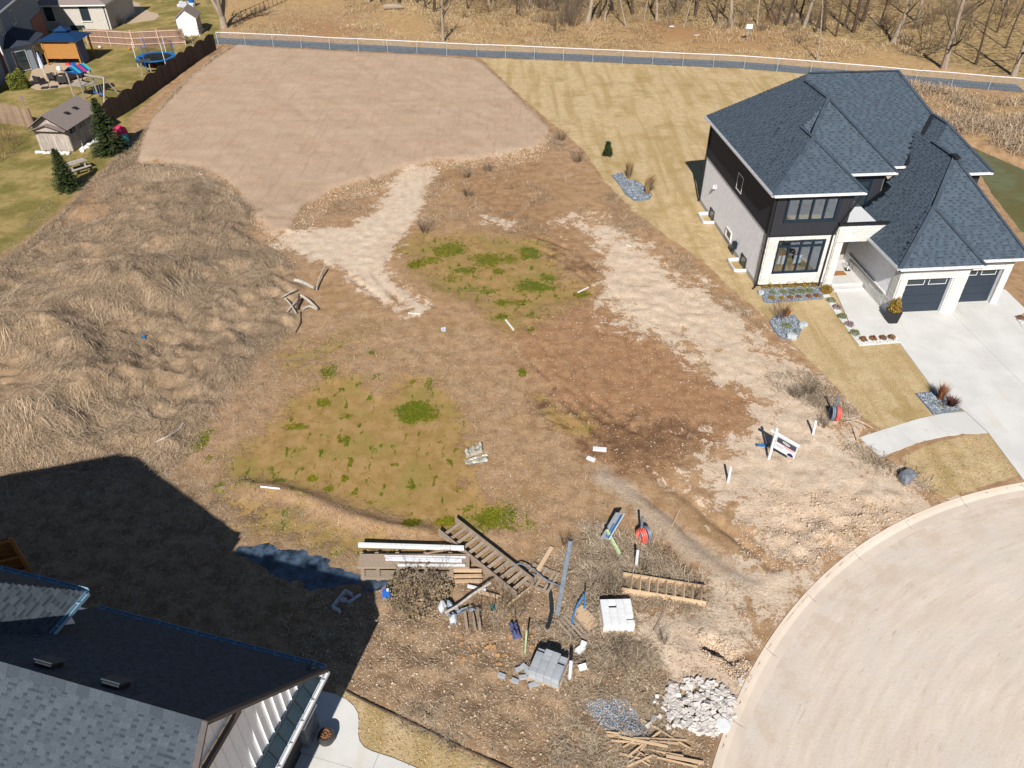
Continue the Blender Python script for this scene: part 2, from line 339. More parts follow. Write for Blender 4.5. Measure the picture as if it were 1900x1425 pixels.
Z = {'z_plateau': zone(Z_PLATEAU, .7), 'z_lawn': np.maximum.reduce([zone(Z_LAWN, .5), zone(Z_LAWN2, .4), zone(Z_LAWN3, .3), zone(Z_LAWN4, .5)]),
     'z_lawnl': zone(Z_LAWNL, 1.2), 'z_field': zone(Z_FIELD, 1.2), 'z_mat': zone(Z_MAT, 1.2),
     'z_sand': np.maximum.reduce([zone(Z_SANDR, 2.6), zone(Z_SANDL, 1.0), zone(Z_SANDM, .8)]),
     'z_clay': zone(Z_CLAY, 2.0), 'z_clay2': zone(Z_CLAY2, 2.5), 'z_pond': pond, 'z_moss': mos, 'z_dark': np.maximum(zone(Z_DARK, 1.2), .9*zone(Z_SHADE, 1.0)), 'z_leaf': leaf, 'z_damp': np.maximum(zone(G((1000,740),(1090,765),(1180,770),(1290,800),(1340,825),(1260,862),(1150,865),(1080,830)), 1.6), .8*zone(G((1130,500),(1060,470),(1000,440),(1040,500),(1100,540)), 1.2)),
     'z_wood': zone(Z_WOOD, 2.5), 'z_gravel': zone(Z_GRAVEL, .8), 'z_track': np.clip(.95-.45*lsd(Xf, Yf, L_GRAVEL)/.5, 0, 1)}
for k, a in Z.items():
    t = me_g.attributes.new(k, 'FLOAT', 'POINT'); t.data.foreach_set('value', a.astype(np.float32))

def ground_material():
    m = M('ground_soil', .95, .12)
    n1 = m.noise(.35, 6, .62); n2 = m.noise(1.6, 6, .65); n3 = m.noise(7, 6, .7); n4 = m.noise(26, 5, .7)
    st = m.noise(3.2, 7, .7, m.mapped((1, .35, 1), .5), 1.2)
    def fac(name, amp=.7, k=.16, nn=None):
        a = m.attr(name); q = m.math('ADD', a, m.math('MULTIPLY', m.math('SUBTRACT', nn if nn is not None else n2, .5), amp))
        return m.ramp(q, .5-k, .5+k)
    def tone(ca, cb, f, lo=.32, hi=.68): return m.mix(m.ramp(f, lo, hi), ca, cb)
    warp = m.math('ADD', m.math('MULTIPLY', n2, .55), m.math('MULTIPLY', n3, .45))
    edge = m.math('ADD', m.math('MULTIPLY', n1, .35), m.math('ADD', m.math('MULTIPLY', n2, .4), m.math('MULTIPLY', n3, .25)))
    edge2 = m.ramp(m.math('ADD', m.math('MULTIPLY', n1, .3), m.math('ADD', m.math('MULTIPLY', m.noise(1.0, 8, .75, None, .5), .5), m.math('MULTIPLY', n3, .2))), .36, .64)
    edge = m.ramp(m.math('ADD', m.math('MULTIPLY', m.noise(.22, 6, .65), .4), m.math('ADD', m.math('MULTIPLY', n2, .4), m.math('MULTIPLY', n3, .2))), .36, .64)
    # weathered lot soil with dead stems
    base = tone(alb(168,133,99), alb(198,163,127), n2); base = m.mix(m.ramp(st, .56, .7, 0, .6), base, alb(212,188,158))
    base = m.mix(m.ramp(n4, .56, .72, 0, .8), base, alb(112,88,66)); base = m.mix(m.ramp(n1, .52, .7, 0, .55), base, alb(172,138,92))
    c = base
    # clay, half dry
    c2 = tone(alb(160,124,90), alb(188,152,116), n2); c2 = m.mix(m.ramp(st, .56, .68, 0, .8), c2, alb(118,88,62))
    c = m.mix(fac('z_clay2', .8, .2, edge), c, c2)
    # dark trampled yard; same dark tone painted over the house's cast shadow
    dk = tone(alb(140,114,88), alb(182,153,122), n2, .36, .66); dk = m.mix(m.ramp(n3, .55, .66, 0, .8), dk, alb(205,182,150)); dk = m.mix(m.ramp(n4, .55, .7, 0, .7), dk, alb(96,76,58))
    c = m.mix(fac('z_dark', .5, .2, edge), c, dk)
    # matted dry weeds
    mt = tone(alb(150,126,100), alb(190,164,134), n2); mt = m.mix(m.ramp(n3, .52, .7, 0, .8), mt, alb(124,98,74)); mt = m.mix(m.ramp(n1, .56, .7, 0, .8), mt, alb(204,178,152))
    c = m.mix(fac('z_mat', .5, .2, edge), c, mt)
    # wet clay
    cl = tone(alb(162,121,88), alb(188,148,112), n2, .3, .7); cl = m.mix(m.ramp(m.noise(1.1, 6, .7, m.mapped((1, .45, 1), -.6), 1.5), .57, .7, 0, .85), cl, alb(128,96,74)); cl = m.mix(m.ramp(n4, .64, .72, 0, .7), cl, alb(210,186,158))
    c = m.mix(fac('z_clay', .7, .08, edge2), c, cl)
    dp = tone(alb(112,84,62), alb(148,112,82), n2); c = m.mix(m.math('MULTIPLY', fac('z_damp', .9, .25, edge2), .9), c, dp)
    # ochre algae film on the wet hollows
    pd = tone(alb(160,129,76), alb(184,150,102), n2); pd = m.mix(m.ramp(n1, .45, .62, 0, .8), pd, alb(156,138,76)); pd = m.mix(m.ramp(m.noise(2.6, 6, .68, None, .8), .52, .7, 0, .8), pd, alb(182,144,98)); pd = m.mix(m.ramp(n4, .58, .72, 0, .6), pd, alb(130,100,52)); pd = m.mix(m.ramp(n3, .6, .72, 0, .5), pd, alb(120,102,40))
    pf = fac('z_pond', .72, .16, edge); c = m.mix(pf, c, pd)
    # light dry sand
    sd = tone(alb(218,192,166), alb(234,214,192), n2); sd = m.mix(m.ramp(n3, .58, .74, 0, .6), sd, alb(190,160,130)); sd = m.mix(m.ramp(st, .6, .72, 0, .45), sd, alb(184,154,124))
    c = m.mix(fac('z_sand', .85, .04, edge2), c, sd)
    # graded upper lot
    up = tone(alb(196,168,142), alb(206,179,154), n1); up = m.mix(m.ramp(m.noise(1.6, 8, .72, m.mapped((1.9, .13, 1), -.6), .2), .53, .65, 0, .6), up, alb(182,154,128)); up = m.mix(m.ramp(m.noise(1.3, 8, .72, m.mapped((.2, 1.9, 1), .25), .3), .57, .68, 0, .5), up, alb(216,191,167))
    up = m.mix(m.ramp(n3, .6, .72, 0, .45), up, alb(172,144,118)); up = m.mix(m.ramp(n4, .6, .72, 0, .6), up, alb(160,132,108)); up = m.mix(m.ramp(m.noise(48, 3, .6), .62, .72, 0, .6), up, alb(222,200,178))
    c = m.mix(fac('z_plateau', .6, .10, edge), c, up)
    # bluish gravel
    gr = tone(alb(86,98,112), alb(160,160,160), n4, .4, .62); gr = m.mix(m.ramp(n2, .5, .66, 0, .6), gr, alb(136,118,92)); c = m.mix(fac('z_gravel', .6, .2, edge), c, gr)
    tr = tone(alb(186,164,142), alb(208,192,174), n4, .4, .62); c = m.mix(m.math('MULTIPLY', fac('z_track', .7, .3, edge), .8), c, tr)
    # moss and green algae
    vo = m.noise(5.5, 6, .72, m.mapped((1, .8, 1), .4), .8)
    mf = m.ramp(m.math('ADD', m.math('MULTIPLY', m.attr('z_moss'), 1.0), m.math('MULTIPLY', m.math('SUBTRACT', vo, .5), 1.9)), .52, .68)
    sp = m.math('MULTIPLY', pf, m.ramp(m.math('ADD', m.noise(2.2, 5, .65, m.mapped((1, .55, 1), .3), .4), m.math('MULTIPLY', n1, .12)), .645, .685))
    mo = tone(alb(84,90,14), alb(132,126,30), n3, .36, .64); mo = m.mix(m.ramp(n4, .52, .66, 0, .8), mo, alb(150,134,52)); mo = m.mix(m.ramp(n1, .46, .56, 0, .6), mo, alb(88,104,28))
    c = m.mix(m.math('MAXIMUM', mf, sp), c, mo)
    crumb = m.math('ADD', m.math('MULTIPLY', m.noise(13, 6, .8), .5), m.math('MULTIPLY', m.noise(34, 4, .75), .5))
    k_ = m.math('MULTIPLY', m.ramp(crumb, .37, .63, .72, 1.18), m.math('ADD', .93, m.math('MULTIPLY', n2, .14)))
    cc = m.n('CombineColor'); [m.l(k_, cc.inputs[i]) for i in range(3)]; c = m.mix(m.ramp(pf, .5, 1, 1, .55), c, m.mix(1.0, c, cc.outputs[0], 'MULTIPLY'))
    # lawns
    wv = m.noise(.55, 3, .5, m.mapped((2.2, .18, 1), -.10), .25)
    la = tone(alb(204,177,134), alb(222,198,156), n2); la = m.mix(m.ramp(wv, .44, .66, 0, .6), la, alb(178,152,98)); la = m.mix(m.ramp(n1, .5, .68, 0, .6), la, alb(168,144,86)); la = m.mix(m.ramp(m.noise(16, 5, .75, m.mapped((1, .4, 1), .2)), .52, .66, 0, .7), la, alb(138,112,62))
    la = m.mix(m.ramp(n4, .54, .7, 0, .6), la, alb(120,98,54)); la = m.mix(m.ramp(n3, .56, .7, 0, .5), la, alb(206,178,124))
    c = m.mix(fac('z_lawn', .5, .06, warp), c, la)
    ll = tone(alb(126,118,62), alb(176,154,100), n1, .4, .62); ll = m.mix(m.ramp(n2, .52, .7, 0, .8), ll, alb(112,110,50)); ll = m.mix(m.ramp(n3, .5, .68, 0, .7), ll, alb(188,160,108)); ll = m.mix(m.ramp(n4, .55, .7, 0, .6), ll, alb(86,84,40))
    c = m.mix(fac('z_lawnl', .4, .12, edge), c, ll)
    # rough field and leaf litter behind
    fd = tone(alb(178,144,100), alb(206,174,128), n2); fd = m.mix(m.ramp(n3, .55, .7, 0, .7), fd, alb(142,108,72)); fd = m.mix(m.ramp(n1, .5, .66, 0, .7), fd, alb(190,152,110)); fd = m.mix(m.ramp(n4, .56, .7, 0, .6), fd, alb(112,84,56))
    c = m.mix(fac('z_field', .4, .12, edge), c, fd)
    wd = tone(alb(120,94,66), alb(190,164,116), n2, .36, .6); wd = m.mix(m.ramp(n3, .54, .68), wd, alb(92,72,52)); c = m.mix(fac('z_wood', .8, .25, edge), c, wd)
    lf = tone(alb(150,110,74), alb(196,150,108), n4, .4, .6); c = m.mix(m.math('MULTIPLY', fac('z_leaf', 1.0, .4, edge), .75), c, lf)
    m.col(c)
    m.l(m.ramp(pf, .4, 1, .95, .38), m.b.inputs['Roughness'])
    hsum = m.math('ADD', m.math('MULTIPLY', n3, .7), m.math('MULTIPLY', n4, .45)); hsum = m.math('MULTIPLY', hsum, m.ramp(pf, .3, .9, 1, .25))
    m.bump(hsum, .09, .65)
    return m.m
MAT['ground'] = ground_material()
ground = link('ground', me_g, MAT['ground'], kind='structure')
b = B(); k = [(-far, -far, -.05), (far, -far, -.05), (far, 4, -.05), (-far, 4, -.05), (-far, 4, -.05), (-75, 4, -.05), (-75, 128, -.05), (-far, 128, -.05), (75, 4, -.05), (far, 4, -.05), (far, 128, -.05), (75, 128, -.05), (-far, 128, -.05), (far, 128, -.05), (far, far, -.05), (-far, far, -.05)]
b.add(k, [(0, 1, 2, 3), (4, 5, 6, 7), (8, 9, 10, 11), (12, 13, 14, 15)])
MAT['far'] = simple('far_field', alb(178,148,106), .95, .1, .3, .2)
b.build('terrain', MAT['far'], kind='structure')

# ------------------------------------------------------------------ road, kerb, pavement, drives
def road_material():
    m = M('dusty_asphalt', .9, .2)
    sx = m.n('SeparateXYZ'); m.l(m.co(), sx.inputs[0])
    rr = m.math('POWER', m.math('ADD', m.math('POWER', sx.outputs[0], 2.0), m.math('POWER', sx.outputs[1], 2.0)), .5)
    cb = m.n('CombineXYZ'); m.l(m.math('MULTIPLY', rr, 1.0), cb.inputs[0]); m.l(m.math('MULTIPLY', m.math('ARCTAN2', sx.outputs[1], sx.outputs[0]), 2.4), cb.inputs[1])
    a = m.noise(2.4, 7, .7, cb.outputs[0], .15); bn = m.noise(.35, 5, .6); cn = m.noise(9, 5, .7)
    c = m.mix(m.ramp(a, .3, .72), alb(213,196,179), alb(230,216,202)); c = m.mix(m.ramp(bn, .42, .68, 0, .8), c, alb(216,207,197))
    c = m.mix(m.ramp(cn, .55, .75, 0, .6), c, alb(196,174,150)); c = m.mix(m.ramp(m.noise(40, 3, .6), .68, .76, 0, .6), c, alb(160,140,120))
    c = m.mix(m.ramp(m.noise(5.5, 8, .75, cb.outputs[0], .2), .56, .68, 0, .7), c, alb(190,168,145)); c = m.mix(m.math('MULTIPLY', m.ramp(rr, 19.0, 22.0), m.ramp(m.noise(.9, 7, .72), .44, .62, 0, .5)), c, alb(202,178,154)); c = m.mix(m.ramp(m.noise(6, 7, .8), .68, .72, 0, .8), c, alb(150,128,108)); c = m.mix(m.ramp(m.noise(110, 3, .7), .58, .68, 0, .5), c, alb(236,226,212)); c = m.mix(m.ramp(m.noise(70, 3, .7), .62, .7, 0, .6), c, alb(176,156,134))
    m.col(c).bump(cn, .015, .6); return m.m
def concrete(name, c, joint=0):
    m = M(name, .8, .25); n1 = m.noise(.5, 5, .6); n2 = m.noise(5, 6, .7); n3 = m.noise(60, 3, .6)
    k = m.mix(m.ramp(n1, .35, .65), sc4(c, .92), sc4(c, 1.05)); k = m.mix(m.ramp(n2, .55, .75, 0, .5), k, sc4(c, .86)); k = m.mix(m.ramp(n3, .6, .75, 0, .35), k, sc4(c, .75))
    k = m.mix(m.ramp(m.noise(.6, 4, .6, m.mapped((2.5, .25, 1), .05)), .56, .7, 0, .35), k, alb(214,200,178))
    m.col(k).bump(n2, .004, .5); return m.m
MAT['road'] = road_material(); MAT['concrete'] = concrete('pale_concrete', alb(226,224,220)); MAT['kerb'] = concrete('dusty_kerb', alb(222,206,190))
def ring_sector(b, r0, r1, z0, z1, a0, a1, n, lip=0):
    vs = []
    for i in range(n+1):
        a = a0+(a1-a0)*i/n; c, s = math.cos(a), math.sin(a)
        vs += [(r0*c, r0*s, z0), (r1*c, r1*s, z1), (r1*c, r1*s, -.6), (r0*c, r0*s, -.6)]
    fs = []
    for i in range(n):
        for j in range(4): fs.append((i*4+j, i*4+(j+1) % 4, i*4+4+(j+1) % 4, i*4+4+j))
    return b.add(vs, fs)
RC = (ROAD_C[0], ROAD_C[1], 0)
b = B(); nd = 160
b.add([(22.05*math.cos(2*PI*i/nd), 22.05*math.sin(2*PI*i/nd), -.105) for i in range(nd)], [tuple(range(nd))])
b.build('road', MAT['road'], loc=RC, kind='structure')
# kerb cast in lengths: each with its own joint
kb = thing('kerb', '', ''); del kb['label']; del kb['category']; kb['kind'] = 'structure'; kb.location = RC
nk = 46
for i in range(nk):
    a0 = 2*PI*i/nk; g = .0003
    b = B(); ring_sector(b, 22.33, 22.5, -.02, .03, a0+g, a0+2*PI/nk-g, 6); ring_sector(b, 22.2, 22.33, -.085, -.02, a0+g, a0+2*PI/nk-g, 6)
    b.build('kerbstone', MAT['kerb'], kb)
    b = B(); ring_sector(b, 21.9, 22.2, -.098, -.09, a0+g, a0+2*PI/nk-g, 6); b.build('gutter_slab', MAT['kerb'], kb)
# ------------------------------------------------------------------ slabs, beds, path, water
def clip2(poly, a, b, c):        # keep a*x+b*y+c >= 0
    out = []; n = len(poly)
    for i in range(n):
        p, q = poly[i], poly[(i+1) % n]; dp = a*p[0]+b*p[1]+c; dq = a*q[0]+b*q[1]+c
        if dp >= 0: out.append(p)
        if (dp >= 0) != (dq >= 0):
            t = dp/(dp-dq); out.append((p[0]+(q[0]-p[0])*t, p[1]+(q[1]-p[1])*t))
    return out
def area2(P): return abs(sum(P[i][0]*P[(i+1) % len(P)][1]-P[(i+1) % len(P)][0]*P[i][1] for i in range(len(P))))/2 if len(P) > 2 else 0
def root_struct(name):
    o = bpy.data.objects.new(name, None); C.collection.objects.link(o); o['kind'] = 'structure'; return o
def panels(name, poly, z0, z1, mat, org, ang, us, ws, gap=.012, part='concrete_panel'):
    r = root_struct(name); c, s = math.cos(ang), math.sin(ang)
    L = [((x-org[0])*c+(y-org[1])*s, -(x-org[0])*s+(y-org[1])*c) for x, y in poly]
    us = [-1e3]+sorted(us)+[1e3]; ws = [-1e3]+sorted(ws)+[1e3]
    for i in range(len(us)-1):
        for j in range(len(ws)-1):
            P = clip2(L, 1, 0, -us[i]-gap/2); P = clip2(P, -1, 0, us[i+1]-gap/2) if P else P
            P = clip2(P, 0, 1, -ws[j]-gap/2) if P else P; P = clip2(P, 0, -1, ws[j+1]-gap/2) if P else P
            if area2(P) < .05: continue
            W = [(org[0]+c*u-s*v, org[1]+s*u+c*v) for u, v in P]
            B().prism(W, z0, z1).build(part, mat, r)
    return r
HO = (14.447, 38.857); HA = math.radians(4.9)
DRIVE = G((1638,588),(1646,606),(1672,641),(1735,727),(1790,763),(1832,802),(1897,889),(2120,880),(2010,740),(1897,608),(1884,592),(1905,577),(1866,539),(1840,530),(1770,540),(1660,560))
panels('driveway', DRIVE, -.2, .035, MAT['concrete'], HO, HA, (9.9,), (-5.6, -8.3, -10.9, -13.6))
SIDE = [(15.72,25.74),(17.02,26.28),(18.81,27.0),(20.2,27.4),(21.33,27.55),(21.65,26.05),(19.81,25.87),(18.13,25.36),(16.13,24.42)]
panels('pavement', SIDE, -.2, .03, MAT['concrete'], (15.72, 25.74), math.radians(20), (2.0, 3.9), ())
panels('front_walk', G((1545,531),(1600,525),(1641,583),(1665,627),(1590,629),(1574,596)), -.2, .06, MAT['concrete'], HO, HA, (), (-3.75,))
MAT['white_stone'] = simple('white_pebble', alb(240,238,234), .8, .3, .12, 30, .02, 60)
MAT['slate_gravel'] = vmat('slate_gravel', alb(96,106,118), alb(196,204,214), .7, .3, .2, 40)
MAT['slate_base'] = simple('slate_chips', alb(128,138,150), .8, .3, .35, 26, .02, 60)
def bed(name, poly, z, mat, n, sz, vm, seed):
    B().prism(poly, -.2, z).build(name, mat, kind='structure')
    rng = np.random.default_rng(seed); P = np.asarray(poly); lo, hi = P.min(0), P.max(0); pts = []
    q = rng.uniform(lo, hi, (n*6, 2)); d = psd(q[:, 0], q[:, 1], P); q = q[d > .05][:n]
    chips('gravel_chips', q, np.full(len(q), z+.005), sz, vm, rng)
def chips(name, q, zz, sz, mat, rng, flat=.6, kind='stuff'):
    n = len(q); oct_ = np.array([(1,0,0),(0,1,0),(-1,0,0),(0,-1,0),(0,0,1),(0,0,-1)], float); fc = np.array([(0,1,4),(1,2,4),(2,3,4),(3,0,4),(1,0,5),(2,1,5),(3,2,5),(0,3,5)])
    s = sz*rng.uniform(.4, 1.3, (n, 1))*np.stack([rng.uniform(.7, 1.4, n), rng.uniform(.6, 1.1, n), rng.uniform(.4, 1.0, n)*flat], -1)
    a = rng.uniform(0, 2*PI, n); v = oct_[None]*s[:, None, :]*rng.uniform(.7, 1.2, (n, 6, 1))
    x = v[..., 0]*np.cos(a)[:, None]-v[..., 1]*np.sin(a)[:, None]; y = v[..., 0]*np.sin(a)[:, None]+v[..., 1]*np.cos(a)[:, None]
    V = np.stack([x+q[:, :1], y+q[:, 1:2], v[..., 2]+zz[:, None]+s[:, 2:3]*.4], -1).reshape(-1, 3)
    Fc = (fc[None]+6*np.arange(n)[:, None, None]).reshape(-1, 3)
    return link(name, np_mesh(name, V, Fc, np.repeat(rng.uniform(0, 1, n), 8)), mat, kind=kind)
BED_A = G((1411,537),(1416,560),(1424,563),(1526,555),(1527,540),(1518,531),(1420,534))
BED_I = G((1427,597),(1436,588),(1450,583),(1462,587),(1473,585),(1484,598),(1487,612),(1481,627),(1466,632),(1448,627),(1436,615))
BED_D = G((1698,731),(1732,727),(1786,761),(1760,766),(1731,770))
BED_B = G((1135,327),(1153,321),(1163,334),(1185,338),(1198,350),(1210,363),(1204,371),(1178,374),(1161,363),(1150,345))
bed('garden_bed', BED_A, .05, MAT['slate_base'], 1500, .05, MAT['slate_gravel'], 1)
bed('garden_bed', BED_I, .06, MAT['slate_base'], 900, .05, MAT['slate_gravel'], 2)
bed('garden_bed', BED_D, .055, MAT['slate_base'], 900, .05, MAT['slate_gravel'], 3)
bed('garden_bed', BED_B, gz(*gp(1172,348)[:2])+.06, MAT['slate_base'], 900, .07, MAT['slate_gravel'], 4)
MAT['white_chips'] = vmat('white_chips', alb(214,212,208), alb(250,248,244), .7, .3, .1, 40)
bed('garden_border', G((1526,549),(1537,546),(1576,600),(1592,630),(1664,626.5),(1672,636),(1594,642)), .045, MAT['white_stone'], 1200, .04, MAT['white_chips'], 5)
bed('garden_border', G((1885,592),(1900,585),(1960,585),(1960,612),(1900,612)), .055, MAT['white_stone'], 300, .04, MAT['white_chips'], 6)
# path of dark asphalt along the far side of the chain link fence
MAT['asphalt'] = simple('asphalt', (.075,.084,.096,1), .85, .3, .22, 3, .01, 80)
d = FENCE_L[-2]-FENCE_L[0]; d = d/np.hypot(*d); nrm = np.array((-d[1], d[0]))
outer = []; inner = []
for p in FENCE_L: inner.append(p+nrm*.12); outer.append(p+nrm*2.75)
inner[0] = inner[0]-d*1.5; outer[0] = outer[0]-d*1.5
def strip(name, A, Bp, z, mat, step=1.2, **kw):     # a ribbon that lies on the ground
    b = B(); vs = []; A = np.array(A); Bp = np.array(Bp)
    for k in range(len(A)-1):
        m = max(1, int(np.hypot(*(A[k+1]-A[k]))/step))
        for j in range(m+(k == len(A)-2)):
            t = j/m; p = A[k]+(A[k+1]-A[k])*t; q = Bp[k]+(Bp[k+1]-Bp[k])*t
            for s_ in (0, .5, 1):
                r_ = p+(q-p)*s_; vs.append((r_[0], r_[1], max(gz(*p), gz(*q), gz(*r_))+z))
    n = len(vs)//3; b.add(vs, [(i*3+j, i*3+3+j, i*3+4+j, i*3+1+j) for i in range(n-1) for j in (0, 1)])
    return b.build(name, mat, **kw)
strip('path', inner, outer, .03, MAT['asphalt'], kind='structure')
# pond behind the right house; frosty puddle, the sky's reflection painted in as blue
m = M('pond_water', .08, .5); k = m.mix(m.ramp(m.noise(.35, 4, .6, None, .8), .38, .62), alb(112,100,26), alb(116,116,62)); k = m.mix(m.ramp(m.noise(1.5, 4), .5, .7), k, alb(108,98,22)); m.col(k); MAT['pond'] = m.m
B().prism(G((1775,255),(1830,280),(1920,318),(2060,340),(2150,480),(1900,470),(1850,380)), -.5, -.18).build('water', MAT['pond'], kind='structure')
m = M('puddle_sky_tint', .22, .6); k = m.mix(m.ramp(m.noise(1.8, 6, .7), .35, .65), alb(34,46,58), alb(86,104,126)); m.b.inputs['Roughness'].default_value = .32; m.col(k).bump(m.noise(8, 5, .7), .02); MAT['puddle'] = m.m
B().prism(Z_PUD, -.4, -.028).build('puddle', MAT['puddle'], kind='structure')
# ------------------------------------------------------------------ building tools
def mk(name, c, rough=.6, spec=.35, **kw): MAT[name] = simple(name, c, rough, spec, **kw); return MAT[name]
mk('black_metal', (.012,.013,.016,1), .45, .4, var=.1); mk('dark_board', alb(52,53,60), .6, .3, var=.12, stretch=(.3,6,6)); mk('dark_lap', alb(46,47,56), .6, .3, var=.12)
mk('stucco', (.8,.8,.82,1), .9, .2, var=.06, scale=3, bump=.02, bscale=50)
mk('stone', alb(232,229,224), .85, .25, var=.12, scale=9, bump=.03, bscale=22, rnd=.10); mk('foundation', alb(196,192,186), .9, .2, var=.1)
mk('white_trim', alb(240,240,240), .5, .4, var=.04); mk('gutter_metal', alb(236,238,242), .35, .5, var=.05); mk('window_frame', alb(24,44,62), .4, .4, var=.08)
mk('garage_door', alb(50,60,74), .5, .35, var=.08, scale=3); mk('interior_floor', alb(206,166,106), .5, .3, var=.15); mk('interior_wall', alb(190,180,170), .9, .1, var=.05)
mk('wood_chair', alb(120,72,44), .6, .3); mk('mat_brown', alb(176,126,80), .95, .1, var=.3, scale=30)
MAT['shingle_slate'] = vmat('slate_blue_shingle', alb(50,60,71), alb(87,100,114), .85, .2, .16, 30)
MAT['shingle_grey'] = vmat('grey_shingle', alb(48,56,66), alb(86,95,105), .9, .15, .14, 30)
MAT['shingle_base'] = simple('shingle_underlay', alb(40,50,62), .9, .2, .2, 8)
MAT['shingle_base_grey'] = simple('shingle_underlay_grey', alb(96,100,108), .9, .2, .2, 8)
def glass(name, tint=(.9,.95,1,1), tr=.86):
    m = M(name, .03, .5); t = m.n('BsdfTransparent'); t.inputs[0].default_value = tint; g = m.n('BsdfGlossy'); g.inputs['Roughness'].default_value = .02; g.inputs[0].default_value = (.9,.95,1,1)
    x = m.n('MixShader'); fr = m.n('Fresnel'); fr.inputs[0].default_value = 1.5
    m.l(m.math('ADD', fr.outputs[0], 1-tr-.04), x.inputs[0]); m.l(t.outputs[0], x.inputs[1]); m.l(g.outputs[0], x.inputs[2]); m.l(x.outputs[0], m.nt.nodes['Material Output'].inputs[0]); return m.m
MAT['glass'] = glass('window_glass'); MAT['dark_glass'] = simple('dark_window_glass', (.02,.03,.035,1), .05, .6, var=.2)

# hip roofs: each block is a plan rectangle with one pitch per side; the roof is the upper envelope
def block_planes(bk):
    u0, u1, w0, w1, z, pl, pr, pf, pb = bk
    return [(pl, 0, z-pl*u0), (-pr, 0, z+pr*u1), (0, pf, z-pf*w0), (0, -pb, z+pb*w1)]
def block_faces(bk):
    u0, u1, w0, w1 = bk[:4]; pls = block_planes(bk); out = []
    for i, p in enumerate(pls):
        P = [(u0, w0), (u1, w0), (u1, w1), (u0, w1)]
        for j, q in enumerate(pls):
            if i != j and P: P = clip2(P, q[0]-p[0], q[1]-p[1], q[2]-p[2])
        if area2(P) > 1e-3: out.append((p, P))
    return out
def subtract(pieces, convex):      # minus a convex polygon (counter-clockwise)
    n = len(convex); out = []
    A = sum(convex[i][0]*convex[(i+1) % n][1]-convex[(i+1) % n][0]*convex[i][1] for i in range(n))
    if A < 0: convex = convex[::-1]
    for P in pieces:
        rest = P
        for i in range(n):
            (ax, ay), (bx, by) = convex[i], convex[(i+1) % n]; rest = clip2(rest, -(by-ay), bx-ax, (by-ay)*ax-(bx-ax)*ay) if rest else rest
        if area2(rest) < 1e-3: out.append(P); continue
        rest = P
        for i in range(n):
            (ax, ay), (bx, by) = convex[i], convex[(i+1) % n]; a, b_ = -(by-ay), bx-ax; c = -(a*ax+b_*ay)
            o = clip2(rest, -a, -b_, -c)
            if area2(o) > 1e-3: out.append(o)
            rest = clip2(rest, a, b_, c)
            if area2(rest) < 1e-4: break
    return out
def roof_union(blocks):
    allf = [block_faces(b_) for b_ in blocks]; res = []
    for i, fs in enumerate(allf):
        for p, P in fs:
            pieces = [P]
            for j, gs in enumerate(allf):
                if j == i: continue
                for q, Q in gs:
                    a, b_, c = q[0]-p[0], q[1]-p[1], q[2]-p[2]
                    if abs(a)+abs(b_)+abs(c) < 1e-6:
                        if j < i: pieces = subtract(pieces, Q)
                        continue
                    Qc = clip2(Q, a, b_, c-1e-7)
                    if area2(Qc) > 1e-3: pieces = subtract(pieces, Qc)
            for R_ in pieces: res.append((p, R_))
    return res
def tabs(plane, poly, course, tw, rng, lift=.014, vlo=.15, vhi=.85, keep=None):
    """shingle tabs on a sloping plane z=a*u+b*w+c above a plan polygon -> [(verts, faces, value, centre)]"""
    a, b_, c = plane; g = math.hypot(a, b_)
    sx, sy = a/g, b_/g; tx, ty = sy, -sx; k = math.sqrt(1+g*g)       # s: up the slope in plan
    P = [(x*tx+y*ty, x*sx+y*sy) for x, y in poly]; out = []
    nvec = Vector((-a, -b_, 1)).normalized(); st = course/k
    b0, b1 = min(q[1] for q in P), max(q[1] for q in P)
    i0 = math.floor(b0/st); i1 = math.ceil(b1/st)
    pt = lambda A, S, up: Vector((A*tx+S*sx, A*ty+S*sy, a*(A*tx+S*sx)+b_*(A*ty+S*sy)+c))+nvec*up
    for i in range(i0, i1):
        lo, hi = max(i*st, b0), min((i+1)*st, b1)
        if hi-lo < st*.2: continue
        mid = (lo+hi)/2; xs_ = []
        for j in range(len(P)):
            p, q = P[j], P[(j+1) % len(P)]
            if (p[1] > mid) != (q[1] > mid): xs_.append(p[0]+(q[0]-p[0])*(mid-p[1])/(q[1]-p[1]))
        xs_.sort()
        for x0, x1 in zip(xs_[::2], xs_[1::2]):
            x = x0; hi_ = rng.random() < .5
            while x < x1-.01:
                hi_ = (not hi_) if rng.random() < .86 else hi_; e = min(x1, x+tw*(rng.uniform(.8, 1.5) if hi_ else rng.uniform(.45, .85))); up = lift*(1.0 if hi_ else .35)
                v = rng.uniform(.6, .9) if hi_ else rng.uniform(.5, .8)
                vs = [pt(x, lo, up), pt(e, lo, up), pt(e, hi, .003), pt(x, hi, .003), pt(x, lo, 0), pt(e, lo, 0)]; fs = [(0, 1, 2, 3), (4, 5, 1, 0), (4, 0, 3), (5, 2, 1)]; va = [v, v, v, v]
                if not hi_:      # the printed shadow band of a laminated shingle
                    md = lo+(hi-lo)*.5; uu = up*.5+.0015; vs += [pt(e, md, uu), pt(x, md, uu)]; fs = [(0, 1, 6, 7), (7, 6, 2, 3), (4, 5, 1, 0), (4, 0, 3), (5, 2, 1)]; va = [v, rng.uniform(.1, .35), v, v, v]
                out.append((vs, fs, va, pt((x+e)/2, mid, 0))); x = e
    return out
